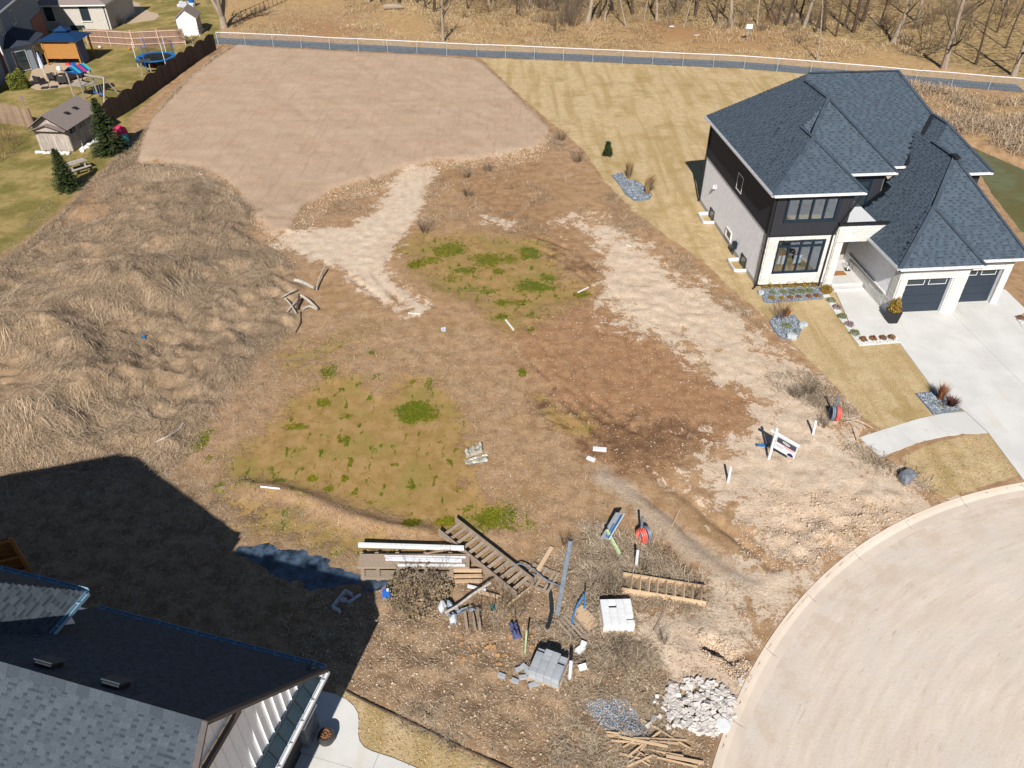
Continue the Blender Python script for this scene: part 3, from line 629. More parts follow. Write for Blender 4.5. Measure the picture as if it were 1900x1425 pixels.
def roof_tabs(blocks, course, tw, rng):
    out = []
    for i, bk in enumerate(blocks):
        for p, P in block_faces(bk):
            for t in tabs(p, P, course, tw, rng):
                c_ = t[3]; z = p[0]*c_.x+p[1]*c_.y+p[2]; ok = True
                for j, ob in enumerate(blocks):
                    if j == i or not (ob[0] <= c_.x <= ob[1] and ob[2] <= c_.y <= ob[3]): continue
                    zo = min(a*c_.x+b_*c_.y+c for a, b_, c in block_planes(ob))
                    if zo > z+1e-5 or (abs(zo-z) <= 1e-5 and j < i): ok = False; break
                if ok: out.append(t)
    return out
def lay_shingles(parent, tl, mat, cam_local, nparts=300):
    tl.sort(key=lambda t: (t[3]-cam_local).length); b = B()
    for vs, fs, v, c_ in tl[:nparts]:
        o = Vector(c_); q = B().add([x-o for x in vs], fs, v); q.build('shingle', mat, parent, loc=o)
    for vs, fs, v, c_ in tl[nparts:]: b.add(vs, fs, v)
    if b.v: b.build('shingles', mat, parent, kind='stuff')
def roof_deck(parent, faces, mat, name='roof'):
    b = B()
    for (a, b_, c), P in faces: b.add([(x, y, a*x+b_*y+c) for x, y in P], [tuple(range(len(P)))])
    return b.build(name, mat, parent)
def stonework(parent, rng, face, segs, d0, lim, course=.19, name='stone_block', mat='stone', lmin=.3, lmax=.95, th=.05):
    """segs: (u0,u1,z0,z1) areas on a wall plane. face = ('w', value, outward sign) or ('u', value, sign)"""
    ax, val, sg = face; st = B()
    for (p0, p1, z0, z1) in segs:
        n = max(1, round((z1-z0)/course)); h = (z1-z0)/n
        for i in range(n):
            x = p0
            while x < p1-.02:
                e = x+rng.uniform(lmin, lmax); e = p1 if p1-e < lmin*.6 else min(e, p1)
                t = th+rng.uniform(0, .022); zl, zh = z0+i*h+.004, z0+(i+1)*h-.004
                if ax == 'w': a, b_ = (x+.004, val, zl), (e-.004, val+sg*t, zh)
                else: a, b_ = (val, x+.004, zl), (val+sg*t, e-.004, zh)
                cc = Vector([(a[k]+b_[k])/2 for k in range(3)]); dd = [abs(b_[k]-a[k]) for k in range(3)]
                if lim[0] > 0: B().box((0, 0, 0), dd).build(name, MAT[mat], parent, loc=cc); lim[0] -= 1
                else: st.box(cc, dd)
                x = e
    if st.v: st.build(name+'s', MAT[mat], parent, kind='stuff')
def window(parent, axis, val, sg, p0, p1, z0, z1, nx=1, transom=None, fw=.06, frame='window_frame', pane='glass', depth=.08, sill=None, name='window'):
    """a window on a plane: frame + one pane per light"""
    f = B(); mmx = (lambda a0, a1, zz0, zz1, d0, d1, bb: bb.mm((a0, val+sg*d0, zz0), (a1, val+sg*d1, zz1))) if axis == 'w' else (lambda a0, a1, zz0, zz1, d0, d1, bb: bb.mm((val+sg*d0, a0, zz0), (val+sg*d1, a1, zz1)))
    mmx(p0, p1, z0, z0+fw, -.02, depth, f); mmx(p0, p1, z1-fw, z1, -.02, depth, f)
    xs_ = [p0+(p1-p0)*i/nx for i in range(nx+1)]
    for i, x in enumerate(xs_):
        a0, a1 = (x, x+fw) if i == 0 else ((x-fw, x) if i == nx else (x-fw/2, x+fw/2)); mmx(a0, a1, z0+fw, z1-fw, -.02, depth-.004, f)
    if transom:
        for i in range(nx): mmx(xs_[i]+fw*(1 if i == 0 else .5), xs_[i+1]-fw*(1 if i == nx-1 else .5), transom-fw/2, transom+fw/2, -.02, depth-.008, f)
    fr = f.build(name, MAT[frame], parent)
    zs = [z0+fw, z1-fw] if not transom else [z0+fw, transom-fw/2, transom+fw/2, z1-fw]
    for i in range(nx):
        for j in range(0, len(zs), 2):
            g = B(); mmx(xs_[i]+fw/2, xs_[i+1]-fw/2, zs[j], zs[j+1], .0, .012, g); g.build('pane', MAT[pane], fr)
    if sill:
        s_ = B(); mmx(p0-.1, p1+.1, z0-.09, z0-.003, 0, .14, s_); s_.build('sill', MAT[sill], fr)
    return fr

# ------------------------------------------------------------------ the new house on the right
rng = random.Random(7)
hs = thing('house', 'white stone and black siding two storey house with blue grey hip roof and double garage', 'house', (HO[0], HO[1], 0), HA)
cam_l = Matrix.Rotation(-HA, 3, 'Z') @ (Vector((0, 0, CAM_H))-Vector((HO[0], HO[1], 0)))
EV, EG = 6.0, 3.2
RB = [(-.4,12.6,3.0,12.5,EV,.71,1.46,.556,1.09), (-.4,7.7,2.15,9.2,EV,.71,.907,1.02,20), (-.4,4.7,-.35,5.0,EV,.71,.88,.70,20), (8.6,13.1,1.7,7.5,EV,.63,1.08,.60,20),
      (5.75,13.35,-3.3,6.0,EG,.97,1.2,.965,20), (5.75,10.45,-3.85,2.0,EG,.97,.97,.96,20)]
hi_f = roof_union(RB); roof_deck(hs, hi_f, MAT['shingle_base'])
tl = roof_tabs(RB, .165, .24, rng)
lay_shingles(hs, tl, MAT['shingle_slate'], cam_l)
def hipcap(p, q, wd=.22):
    p, q = Vector(p), Vector(q); n = max(1, int((q-p).length/.45))
    for i in range(n):
        a = p.lerp(q, i/n); b_ = p.lerp(q, (i+1)/n+.15/n)
        B().bar(a+Vector((0,0,.03)), b_+Vector((0,0,.045)), wd, .02, val=rng.uniform(.35, .7)).build('ridge_cap', MAT['shingle_slate'], hs)
for p, q in [((-.4,-.35,6),(2.42,2.5,8)),((2.42,2.5,8),(4.7,-.35,6)),((2.42,2.5,8),(2.42,4.1,8)),((2.42,2.7,8.0),(4.15,5.3,9.23)),((4.15,5.3,9.23),(7.7,2.15,6)),((4.15,5.3,9.23),(4.15,8.6,9.23)),((4.5,9.29,9.5),(10.2,9.29,9.5)),
             ((10.2,9.29,9.5),(11.37,6.2,7.79)),((11.44,4.68,7.79),(13.1,1.7,6)),((11.44,4.68,7.79),(11.44,6.2,7.79)),((5.75,-3.85,3.2),(8.1,-1.47,5.48)),((8.1,-1.47,5.48),(10.45,-3.85,3.2)),((8.1,-1.47,5.48),(9.95,.92,7.27)),((9.95,.92,7.27),(13.35,-3.3,3.2)),((9.95,.92,7.27),(9.95,3.2,7.27))]: hipcap(p, q)
B().bar((9.95,.6,7.33),(9.95,1.15,7.38), .3, .07).build('ridge_vent', MAT['black_metal'], hs)
B().bar((8.62,2.95,6.08),(11.3,6.1,7.85), .22, .05).build('valley_flashing', MAT['black_metal'], hs)
sof = B()
for k, bk in enumerate(RB): e = .004*k+.01; sof.mm((bk[0]+e, bk[2]+e, bk[4]-.2-e), (bk[1]-e, bk[3]-e, bk[4]-.012-e))
sof.build('soffit', MAT['black_metal'], hs)
def gutter(parent, p, q, mat='gutter_metal', out=(0, -1)):
    g = B(); p, q = Vector(p), Vector(q); o = Vector((out[0], out[1], 0))
    for off, up, wd, th in ((.012, -.06, .012, .12), (.125, -.055, .012, .11), (.068, -.112, .10, .012)): g.bar(p+o*off+Vector((0,0,up)), q+o*off+Vector((0,0,up)), wd, th)
    n = max(1, int((q-p).length/.6))
    for i in range(n): a = p.lerp(q, (i+.5)/n); g.bar(a+o*.02+Vector((0,0,-.01)), a+o*.12+Vector((0,0,-.01)), .03, .01)
    return g.build('gutter', MAT[mat], parent)
for p, q, o in [((-.4,-.35,EV),(4.7,-.35,EV),(0,-1)),((4.72,2.15,EV),(7.7,2.15,EV),(0,-1)),((7.72,3.0,EV),(8.7,3.0,EV),(0,-1)),((11.6,1.7,EV),(13.1,1.7,EV),(0,-1)),((-.4,12.5,EV),(-.4,-.35,EV),(-1,0)),((5.75,-3.85,EG),(10.45,-3.85,EG),(0,-1)),((10.5,-3.3,EG),(13.35,-3.3,EG),(0,-1)),((5.75,-.3,EG),(5.75,-3.85,EG),(-1,0))]: gutter(hs, p, q, out=o)
# walls
wl = B()
wl.mm((.0,3.6,.3),(7.3,11.9,5.85)); wl.mm((7.3,3.4,.3),(12.4,11.88,5.83)); wl.mm((9.0,2.1,3.0),(12.7,3.6,5.82)); wl.mm((4.3,2.55,.3),(7.31,3.7,5.84))
wl.build('wall', MAT['interior_wall'], hs)
fr = B(); fr.mm((0,0,.25),(4.3,.2,1.04)); fr.mm((0,0,3.1),(4.3,.2,3.4)); fr.mm((0,0,1.04),(.6,.2,3.1)); fr.mm((3.35,0,1.04),(4.3,.2,3.1)); 
fr.mm((0,.2,.25),(.2,3.6,5.86)); fr.mm((4.1,.2,.25),(4.3,3.6,5.86)); fr.mm((.2,.2,3.1),(4.1,3.6,3.4)); fr.mm((.2,.2,5.7),(4.1,3.6,5.85))
fr.build('front_wall', MAT['interior_wall'], hs)
fr = B(); fr.mm((0,0,3.4),(4.3,.2,4.26)); fr.mm((0,0,5.62),(4.3,.2,5.88)); fr.mm((0,0,4.26),(.62,.2,5.62)); fr.mm((3.54,0,4.26),(4.3,.2,5.62)); fr.build('front_wall', MAT['dark_lap'], hs)
fl = B(); fl.mm((.2,.2,.3),(4.1,3.6,.62)); fl.mm((.2,.2,3.4),(4.1,3.6,3.46)); fl.build('interior_floor', MAT['interior_floor'], hs)
B().mm((-.05,.4,-.2),(12.4,11.95,.28)).build('foundation', MAT['foundation'], hs)
st = B(); st.mm((-.04,.62,.285),(0,12.0,3.4)); st.build('stucco_wall', MAT['stucco'], hs)
B().mm((-.05,.62,3.4),(.0,12.0,5.82)).build('siding_backing', MAT['dark_lap'], hs)
nb = 17
for i in range(nb):
    z0 = 3.42+i*(2.4/nb); b = B(); h = 2.4/nb
    b.add([(-.052,-.04,z0+h),(-.052,12.02,z0+h),(-.088,12.02,z0),(-.088,-.04,z0),(-.05,-.04,z0),(-.05,12.02,z0)], [(0,1,2,3),(3,2,5,4),(0,3,4),(1,5,2)]); b.build('siding_board', MAT['dark_lap'], hs)
def vboards(parent, u0, u1, z0, z1, wv, holes, pitch=.16, mat='dark_board'):
    n = round((u1-u0)/pitch); h = (u1-u0)/n
    for i in range(n):
        a, c = u0+i*h+.006, u0+(i+1)*h-.006; segs = [(z0, z1)]
        for (p0, p1, q0, q1) in holes:
            if c > p0 and a < p1: segs = [s_ for s in segs for s_ in ((s[0], min(s[1], q0)), (max(s[0], q1), s[1])) if s_[1]-s_[0] > .02]
        for s in segs: B().mm((a, wv-.03, s[0]), (c, wv-.001, s[1])).build('cladding_board', MAT[mat], parent)
vboards(hs, 0, 4.3, 3.42, 5.82, 0, [(.58,3.58,4.22,5.66)]); vboards(hs, 4.32, 7.28, 3.42, 5.82, 2.55, [(5.55,6.6,3.62,5.5)])
B().mm((4.301,.0,3.42),(4.33,2.52,5.8)).build('cladding_return', MAT['dark_board'], hs)
B().mm((12.4,3.4,.3),(12.43,11.9,5.83)).build('side_wall', MAT['dark_lap'], hs); B().mm((11.0,2.05,4.0),(12.72,2.1,5.8)).build('rear_cladding', MAT['dark_board'], hs)
B().mm((-.06,-.06,3.36),(4.3,-.003,3.42)).build('trim_band', MAT['black_metal'], hs)
window(hs, 'w', 0.0, -1, .6, 3.54, 4.24, 5.64, 4, fw=.09, depth=.09); window(hs, 'w', 0.0, -1, .59, 3.35, 1.02, 3.1, 4, 2.72, fw=.09, depth=.09)
window(hs, 'w', 2.55, -1, 5.55, 6.6, 3.64, 5.48, 1, 4.95, fw=.1, depth=.08, pane='dark_glass')
window(hs, 'u', -.04, -1, 4.95, 5.9, 3.72, 4.75, 1, fw=.05, frame='white_trim', pane='dark_glass', depth=.06)
window(hs, 'u', -.04, -1, 5.2, 6.2, .35, 1.0, 1, fw=.09, frame='white_trim', pane='dark_glass', depth=.07)
# stonework
lim = [300]
stonework(hs, rng, ('w', 0.0, -1), [(0,.58,.3,3.34),(.58,3.36,.3,.98),(.58,3.36,3.12,3.34),(3.36,3.86,.3,3.34)], 0, lim)
stonework(hs, rng, ('u', 0.0, -1), [(0,.62,.3,3.36)], 0, lim)
pt = B(); pt.mm((3.88,-.2,-.1),(4.28,2.5,4.0)); pt.mm((4.28,-.2,2.96),(6.7,.1,4.0)); pt.mm((4.3,.1,3.0),(7.0,2.5,3.75)); pt.build('portal', MAT['foundation'], hs)
stonework(hs, rng, ('w', -.2, -1), [(3.86,4.3,.05,2.95),(3.86,6.7,2.98,3.98)], 0, lim); stonework(hs, rng, ('u', 3.88, -1), [(-.2,.9,.05,3.98)], 0, lim)
cp_ = B(); cp_.mm((3.78,-.32,3.99),(6.85,-.1,4.12)); cp_.mm((3.78,-.1,3.99),(3.98,2.5,4.118)); cp_.build('parapet_cap', MAT['black_metal'], hs)
B().mm((3.98,-.1,3.752),(7.2,2.5,3.79)).build('flat_roof', MAT['gutter_metal'], hs)
# garage
ga = B(); ga.mm((6.25,-3.45,-.2),(6.5,2.5,3.05)); ga.mm((12.75,-2.7,-.2),(13.0,3.4,3.04)); ga.mm((9.35,-3.45,-.2),(9.6,-.5,3.05))
ga.mm((6.5,-3.45,2.28),(9.35,-3.2,3.05)); ga.mm((6.5,-3.45,-.2),(6.62,-3.2,2.28)); ga.mm((9.25,-3.45,-.2),(9.36,-3.2,2.28)); ga.mm((9.6,-2.72,2.26),(12.75,-2.45,3.04)); ga.mm((9.6,-2.72,-.2),(10.25,-2.45,2.26)); ga.mm((12.62,-2.72,-.2),(12.76,-2.45,2.26))
ga.build('garage_wall', MAT['stucco'], hs)
stonework(hs, rng, ('w', -3.45, -1), [(6.25,6.65,.03,2.28),(9.28,10.05,.03,2.28),(6.25,10.05,2.29,3.03)], 0, lim); stonework(hs, rng, ('w', -2.72, -1), [(10.05,10.28,.03,2.24),(12.6,13.02,.03,2.24),(10.05,13.02,2.25,3.02)], 0, lim)
stonework(hs, rng, ('u', 6.25, -1), [(-3.45,1.6,.0,.92)], 0, lim, .16, th=.06); B().mm((6.12,-2.6,.93),(6.25,2.0,.98)).build('stone_ledge', MAT['stone'], hs)
stonework(hs, rng, ('u', 6.25, -1), [(-3.45,-2.9,.92,2.95)], 0, lim, .16)
for (a, c, wv) in ((6.65,9.28,-3.2),(10.28,12.6,-2.45)):
    gd = B(); gd.mm((a, wv, -.02), (c, wv+.05, 2.27)); dr = gd.build('garage_door', MAT['garage_door'], hs)
    for i in range(4):
        z0 = i*.56+.005
        if i < 3: B().mm((a+.01, wv-.03, z0), (c-.01, wv-.001, z0+.545)).build('door_panel', MAT['garage_door'], dr)
        else:
            q = B(); mid = (a+c)/2; hw = (c-a)/2
            q.mm((a+.01, wv-.03, z0), (c-.01, wv-.001, z0+.08)); q.mm((a+.01, wv-.03, z0+.47), (c-.01, wv-.001, z0+.55))
            for x0, x1 in ((a+.01, a+.18), (mid-.12, mid+.12), (c-.18, c-.01)): q.mm((x0, wv-.03, z0+.08), (x1, wv-.001, z0+.47))
            q.build('door_panel', MAT['garage_door'], dr)
            for x0, x1 in ((a+.18, mid-.12), (mid+.12, c-.18)):
                wf = B(); zz = (z0+.08, z0+.47)
                wf.mm((x0, wv-.035, zz[0]), (x1, wv-.01, zz[0]+.03)); wf.mm((x0, wv-.035, zz[1]-.03), (x1, wv-.01, zz[1])); wf.mm((x0, wv-.035, zz[0]+.03), (x0+.03, wv-.01, zz[1]-.03)); wf.mm((x1-.03, wv-.035, zz[0]+.03), (x1, wv-.01, zz[1]-.03))
                wf.build('door_window_frame', MAT['white_trim'], dr); B().mm((x0+.03, wv-.02, zz[0]+.03), (x1-.03, wv-.012, zz[1]-.03)).build('pane', MAT['dark_glass'], dr)
# porch, front door
ps = B(); ps.mm((4.28,-.35,-.1),(6.24,2.5,.3)); ps.build('porch_slab', MAT['concrete'], hs)
B().mm((4.3,-.75,-.1),(6.1,-.36,.16)).build('porch_step', MAT['concrete'], hs)
fd = B().mm((4.75,2.46,.31),(5.75,2.54,2.5)).build('front_door', MAT['black_metal'], hs)
B().mm((5.1,2.44,.6),(5.4,2.459,2.3)).build('pane', MAT['dark_glass'], fd); B().tube([(5.66,2.42,1.0),(5.66,2.42,1.7)], .018).build('handle', MAT['gutter_metal'], fd)
# rain pipes, window wells, meter and side lamp
for pts in ([(-.42,-.3,5.9),(-.14,-.02,5.6),(-.12,.02,.2),(-.35,-.1,.08)], [(4.6,-.3,5.9),(3.66,-.10,3.5),(3.62,-.12,3.3),(3.62,-.12,.1)], [(-.42,12.4,5.9),(-.12,12.0,5.6),(-.12,12.0,.2)]):
    B().tube(pts, .055, 8).build('downspout', MAT['black_metal'], hs)
for wc in (9.3, 2.7):
    b = B(); n = 12; vs = []
    for k in range(n+1):
        t = PI*k/n; ca, sa = max(-1, min(1, 1.25*math.cos(t))), min(1, 1.35*math.sin(t))
        for rr, zz in ((1.0,.02),(1.0,.22),(.92,.22),(.92,-.15)): vs.append((-.045-.75*sa*rr, wc-.75*ca*rr, zz))
    b.add(vs, [(k*4+j, k*4+j+1, k*4+5+j, k*4+4+j) for k in range(n) for j in range(3)]); b.build('window_well', MAT['gutter_metal'], hs)
    window(hs, 'u', -.05, -1, wc-.5, wc+.4, -.1, .75, 1, fw=.06, frame='black_metal', pane='dark_glass', depth=.04)
mt = B(); mt.box((-.2,4.1,.75),(.22,.35,.42)); mt.tube([(-.2,4.1,.55),(-.2,4.1,.1)], .03); mt.tube([(-.2,4.35,.75),(-.2,4.4,.1)], .03); mt.lathe([(.02,-.08),(.12,-.06),(.12,.06),(.02,.08)], (-.28,4.0,.95), 10); mt.build('gas_meter', MAT['window_frame'], hs)
lp = B(); lp.box((-.07,9.4,2.3),(.05,.22,.3)); lp.lathe([(.02,-.1),(.1,-.1),(.06,.12),(.02,.14)], (-.18,9.4,2.3), 8); lp.build('wall_lamp', MAT['gutter_metal'], hs)
# what stands at the porch and indoors
def hl(u, w_, z=0): c, s = math.cos(HA), math.sin(HA); return (HO[0]+c*u-s*w_, HO[1]+s*u+c*w_, z)
tag(B().mm((-.42,-.26,0),(.42,.26,.02)).build('doormat', MAT['mat_brown'], loc=hl(5.2,.85,.302), rz=HA), 'brown doormat lying on the porch before the front door', 'doormat')
ln = thing('lantern', 'tall black open frame lantern standing on the porch by the stone ledge', 'lantern', hl(5.9,1.2,.3), HA)
b = B()
for sx in (-1, 1):
    for sy in (-1, 1): b.tube([(sx*.13,sy*.13,0),(sx*.13,sy*.13,.5),(0,0,.75)], .012, 4)
b.box((0,0,.012),(.3,.3,.02)); b.build('frame', MAT['black_metal'], ln); B().lathe([(.05,0),(.05,.22)], (0,0,.025), 10).build('candle', MAT['white_trim'], ln)
dt = thing('dining_table', 'dark wooden dining table behind the ground floor front window', 'table', hl(2.0,1.9,.62), HA)
B().box((0,0,.74),(1.9,.9,.05)).build('tabletop', MAT['wood_chair'], dt)
for sx in (-.85,.85):
    for sy in (-.36,.36): B().box((sx,sy,.357),(.08,.08,.713)).build('leg', MAT['wood_chair'], dt)
for k, (x, y, lb) in enumerate(((1.5,1.15,'left of the two'),(2.45,1.15,'right of the two'))):
    ch = thing('dining_chair', 'white dining chair at the window table, '+lb, 'chair', hl(x,y,.62), HA, 'chairs behind the front window')
    B().box((0,0,.46),(.46,.44,.05)).build('seat', MAT['white_trim'], ch); B().box((0,-.22,.74),(.44,.04,.5)).build('backrest', MAT['white_trim'], ch)
    for sx in (-.18,.18):
        for sy in (-.18,.18): B().tube([(sx,sy,.435),(sx*1.15,sy*1.15,0)], .02, 6).build('leg', MAT['wood_chair'], ch)
# ------------------------------------------------------------------ the house at the lower left
LO = Vector((-5.29, 12.08, 0)); LA = math.radians(-15.3)
lh = thing('house', 'grey shingled house with white gable and dark metal pent roof above its garage', 'house', LO, LA)
cam_l2 = Matrix.Rotation(-LA, 3, 'Z') @ (Vector((0, 0, CAM_H))-LO)
to_l = lambda p: Matrix.Rotation(-LA, 3, 'Z') @ (Vector(p)-LO)
rng = random.Random(11)
mk('rake_board', alb(98,90,88), .7, .25, var=.1); mk('white_board', (.83,.84,.86,1), .6, .3, var=.04); mk('teal_metal', (.012,.035,.055,1), .35, .5, var=.1); mk('blue_gutter', alb(150,190,214), .35, .5, var=.06); mk('vent_cap', alb(44,64,78), .7, .3); mk('grey_stone', alb(120,122,130), .8, .3, var=.2, rnd=.2)
LZ, LP, LR = 3.5, 1.09, 4.08; RZ = LZ+LP*LR
xl = to_l(gp(175,1128,LZ)).x
WB = [(xl-6.0, 0.0, -LR*2, 0.0)]
fN = ((0, -LP, LZ), [(xl, 0), (0, 0), (0, -LR), (-14, -LR), (-14, -1.2), (xl-.0, -1.2)]); fS = ((0, LP, LZ+LP*2*LR), [(-14, -LR), (0, -LR), (0, -2*LR), (-14, -2*LR)])
roof_deck(lh, [fN, fS], MAT['shingle_base_grey'])
tl = []
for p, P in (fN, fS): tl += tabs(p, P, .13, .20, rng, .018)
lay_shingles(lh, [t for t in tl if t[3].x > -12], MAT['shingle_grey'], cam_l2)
for i in range(38):
    x0 = -.3*i; vv = rng.uniform(.35, .8); k = B()
    k.add([(x0,-LR+.16,RZ-.16*LP+.03),(x0,-LR,RZ+.035),(x0-.31,-LR,RZ+.03),(x0-.31,-LR+.16,RZ-.16*LP+.02),(x0,-LR-.16,RZ-.16*LP+.03),(x0-.31,-LR-.16,RZ-.16*LP+.02)], [(0,1,2,3),(1,4,5,2)], vv); k.build('ridge_cap', MAT['shingle_grey'], lh)
gutter(lh, (xl,0,LZ), (-.02,0,LZ), 'blue_gutter', (0,1))
# underside and rakes
u_ = B(); u_.add([(-13,0,LZ-.16),(-.02,0,LZ-.16),(-.02,-LR,RZ-.16),(-13,-LR,RZ-.16),(-.02,-2*LR,LZ-.16),(-13,-2*LR,LZ-.16)], [(0,1,2,3),(3,2,4,5)]); u_.build('soffit', MAT['white_board'], lh)
for s in (0, 1):
    y0 = 0 if s == 0 else -2*LR; B().bar((.0,y0,LZ-.09),(.0,-LR,RZ-.09), .06, .2, up=(1,0,0)).build('rake_board', MAT['rake_board'], lh)
    B().bar((.06,y0,LZ+.0),(.06,-LR,RZ+.0), .14, .025, up=(0,-LP if s == 0 else LP,-1)).build('rake_trim', MAT['rake_board'], lh)
# gable of white upright boards
gx = -.22
n = 26; h = 2*(LR-.12)/n
for i in range(n):
    y0 = -2*LR+.12+i*h+.012; y1 = y0+h-.024; zt = lambda y: RZ-.2-abs(y+LR)*LP
    zb = 3.9
    if max(zt(y0), zt(y1)) < zb+.05: continue
    b = B(); q = [(y0, zb), (y1, zb), (y1, max(zb+.001, zt(y1)))]; q += [(-LR, RZ-.2)] if y0 < -LR < y1 else []; q += [(y0, max(zb+.001, zt(y0)))]
    m_ = len(q); b.add([(gx, y, z) for y, z in q]+[(gx-.05, y, z) for y, z in q], [tuple(range(m_)), tuple(range(2*m_-1, m_-1, -1))]+[(k, m_+k, m_+(k+1) % m_, (k+1) % m_) for k in range(m_)]); b.build('gable_board', MAT['white_board'], lh)
    B().mm((gx-.001, y1+.002, zb), (gx+.03, y1+.022, max(zb+.02, min(zt(y1), zt(y1+.02))))).build('batten', MAT['white_board'], lh)
B().add([(gx-.06,-2*LR+.1,3.3),(gx-.06,-.1,3.3),(gx-.06,-.1,LZ-.15),(gx-.06,-LR,RZ-.25),(gx-.06,-2*LR+.1,LZ-.25)], [(0,1,2,3,4)]).build('wall', MAT['white_board'], lh)
B().bar((-.08,-LR+1.0,RZ-1.35),(-.08,-LR-1.0,RZ-1.35), .1, .14).build('gable_bracket', MAT['rake_board'], lh)
# pent roof of standing seam metal
pr = thing_pr = B(); pr.add([(gx,-2*LR+.1,3.92),(gx,-.25,3.92),(.02,-.02,3.42),(.02,-2*LR,3.42),(.02,-.02,3.36),(.02,-2*LR,3.36),(gx,-.25,3.36),(gx,-2*LR+.1,3.36)], [(0,3,2,1),(3,5,4,2),(1,2,4,6),(4,5,7,6)])
po = pr.build('pent_roof', MAT['teal_metal'], lh)
for i in range(17):
    y = -.42-i*.46
    if y < -2*LR+.1: break
    B().bar((gx+.02,y,3.92),(.02,y,3.44), .025, .045).build('seam', MAT['teal_metal'], po)
B().mm((gx+.0,-2*LR+.1,3.93),(gx+.05,-.2,4.03)).build('flashing', MAT['teal_metal'], po)
gutter(lh, (.02,-.02,3.44), (.02,-2*LR,3.44), 'gutter_metal', (1,0))
b = B(); b.box((-.12,-.14,3.52),(.34,.26,.02)); b.build('corner_flashing', MAT['gutter_metal'], lh)
# under the pent roof: stone pier, lamp, dark garage door
B().mm((-1.1,-2*LR+.2,0),(-.95,-.1,3.36)).build('wall', MAT['rake_board'], lh)
gd = B().mm((-.95,-7.2,.02),(-.9,-.95,2.7)).build('garage_door', MAT['black_metal'], lh)
for i in range(12): B().mm((-.9,-7.18,.03+i*.222),(-.87,-.97,.03+i*.222+.21)).build('door_board', MAT['rake_board'] if 0 else MAT['black_metal'], gd)
lim = [200]
pc = B(); pc.mm((-.95,-.75,0),(-.78,-.02,3.3)); pc.build('stone_pier', MAT['grey_stone'], lh)
stonework(lh, rng, ('u', -.78, 1), [(-.75,-.02,.01,1.2),(-.75,-.02,1.3,3.2)], 0, lim, .16, mat='grey_stone', lmin=.2, lmax=.5); B().mm((-.8,-.8,1.21),(-.64,.03,1.29)).build('stone_ledge', MAT['gutter_metal'], lh)
l_ = B(); l_.box((-.56,-.35,2.3),(.2,.2,.38)); l_.box((-.56,-.35,2.53),(.28,.28,.05)); l_.box((-.62,-.35,2.1),(.22,.1,.04)); l_.build('wall_lantern', MAT['black_metal'], lh)
# two roof vents on the shaded slope
def ray_plane(px, py, P0, nrm):
    u = (px-950)/CAM_F; v = (py-712.5)/CAM_F; d = Vector((u, _cp-v*_sp, -(_sp+v*_cp))); o = Vector((0, 0, CAM_H)); return o+d*((P0-o).dot(nrm)/d.dot(nrm))
R3 = Matrix.Rotation(LA, 3, 'Z'); nN = R3 @ Vector((0, LP, 1)).normalized()
for q in ((93,1236),(217,1273)):
    c_ = to_l(ray_plane(q[0], q[1], LO+R3 @ Vector((0, 0, LZ)), nN)); th_ = -math.atan(LP)
    R_ = Matrix.Rotation(th_, 3, 'X'); b = B(); b.box(c_+Vector((0,0,.07)), (.42,.38,.12), R_); vo = b.build('roof_vent', MAT['black_metal'], lh)
    B().box(c_+R_ @ Vector((0,0,.11))+Vector((0,0,.06)), (.48,.46,.03), R_).build('vent_cap', MAT['vent_cap'], vo)
# main body: steep hip roof, eave higher
MB_ = [(-18.0,-6.2,-12.0,-.94,6.0,1.25,1.25,1.25,1.25), (-26.0,-16.5,-9,.6,3.3,.32,.32,.32,.32)]
# south is front here: plan y grows away from the camera, the rectangle keeps the same order
roof_deck(lh, roof_union(MB_), MAT['shingle_base_grey'])
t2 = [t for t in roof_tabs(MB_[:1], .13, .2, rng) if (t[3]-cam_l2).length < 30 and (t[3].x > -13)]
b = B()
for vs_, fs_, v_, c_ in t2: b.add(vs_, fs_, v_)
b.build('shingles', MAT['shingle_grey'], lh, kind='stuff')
gutter(lh, (-18,-.94,6.0), (-6.2,-.94,6.0), 'blue_gutter', (0,1)); gutter(lh, (-6.2,-.94,6.0), (-6.2,-2.4,6.0), 'blue_gutter', (1,0))
b = B(); b.mm((-17.6,-11.6,0),(-6.6,-1.34,5.9)); b.mm((-25.6,-8.6,0),(-17.6,.2,3.2)); b.mm((-6.6,-2*LR+.3,0),(-1.1,-.35,3.3)); b.build('body_wall', MAT['white_board'], lh)
b = B(); b.mm((-17.9,-11.9,5.82),(-6.22,-.97,5.97)); b.mm((-25.9,-8.9,3.12),(-16.6,.55,3.27)); b.build('eave_soffit', MAT['rake_board'], lh)
# its drive and bowl planter
DL = [(-7.2,12.9),(-6.4,13.47),(-5.75,13.33),(-5.35,13.15),(-5.05,12.92),(-4.87,12.66),(-4.79,12.3),(-4.76,12.0),(-4.68,11.78),(-4.5,11.58),(-4.25,11.46),(-3.6,11.26),(-2.9,10.98),(-1.0,10.2),(-1.0,6),(-8.5,6),(-8.5,10)]
panels('driveway', DL, -.2, .03, MAT['concrete'], (LO.x, LO.y), LA, (1.4,), (-.95,-3.2))
pc_ = gp(605,1366,.3); pt = thing('planter', 'dark round bowl planter with dry brown soil on the concrete drive', 'planter', (pc_[0], pc_[1], .03))
B().lathe([(.16,0),(.25,.12),(.27,.3),(.22,.42),(.19,.42),(.19,.37)], n=24).build('bowl', simple('bowl_glaze', (.035,.033,.034,1), .45, .4), pt, smooth=False)
b = B(); rr = random.Random(3)
for i in range(60): a = rr.uniform(0, 6.28); q = .17*math.sqrt(rr.random()); b.rock((q*math.cos(a), q*math.sin(a), .385), (.06,.05,.04), rr)
b.build('soil', simple('dry_soil', alb(150,104,74), .95, .1, .4, 30), pt)
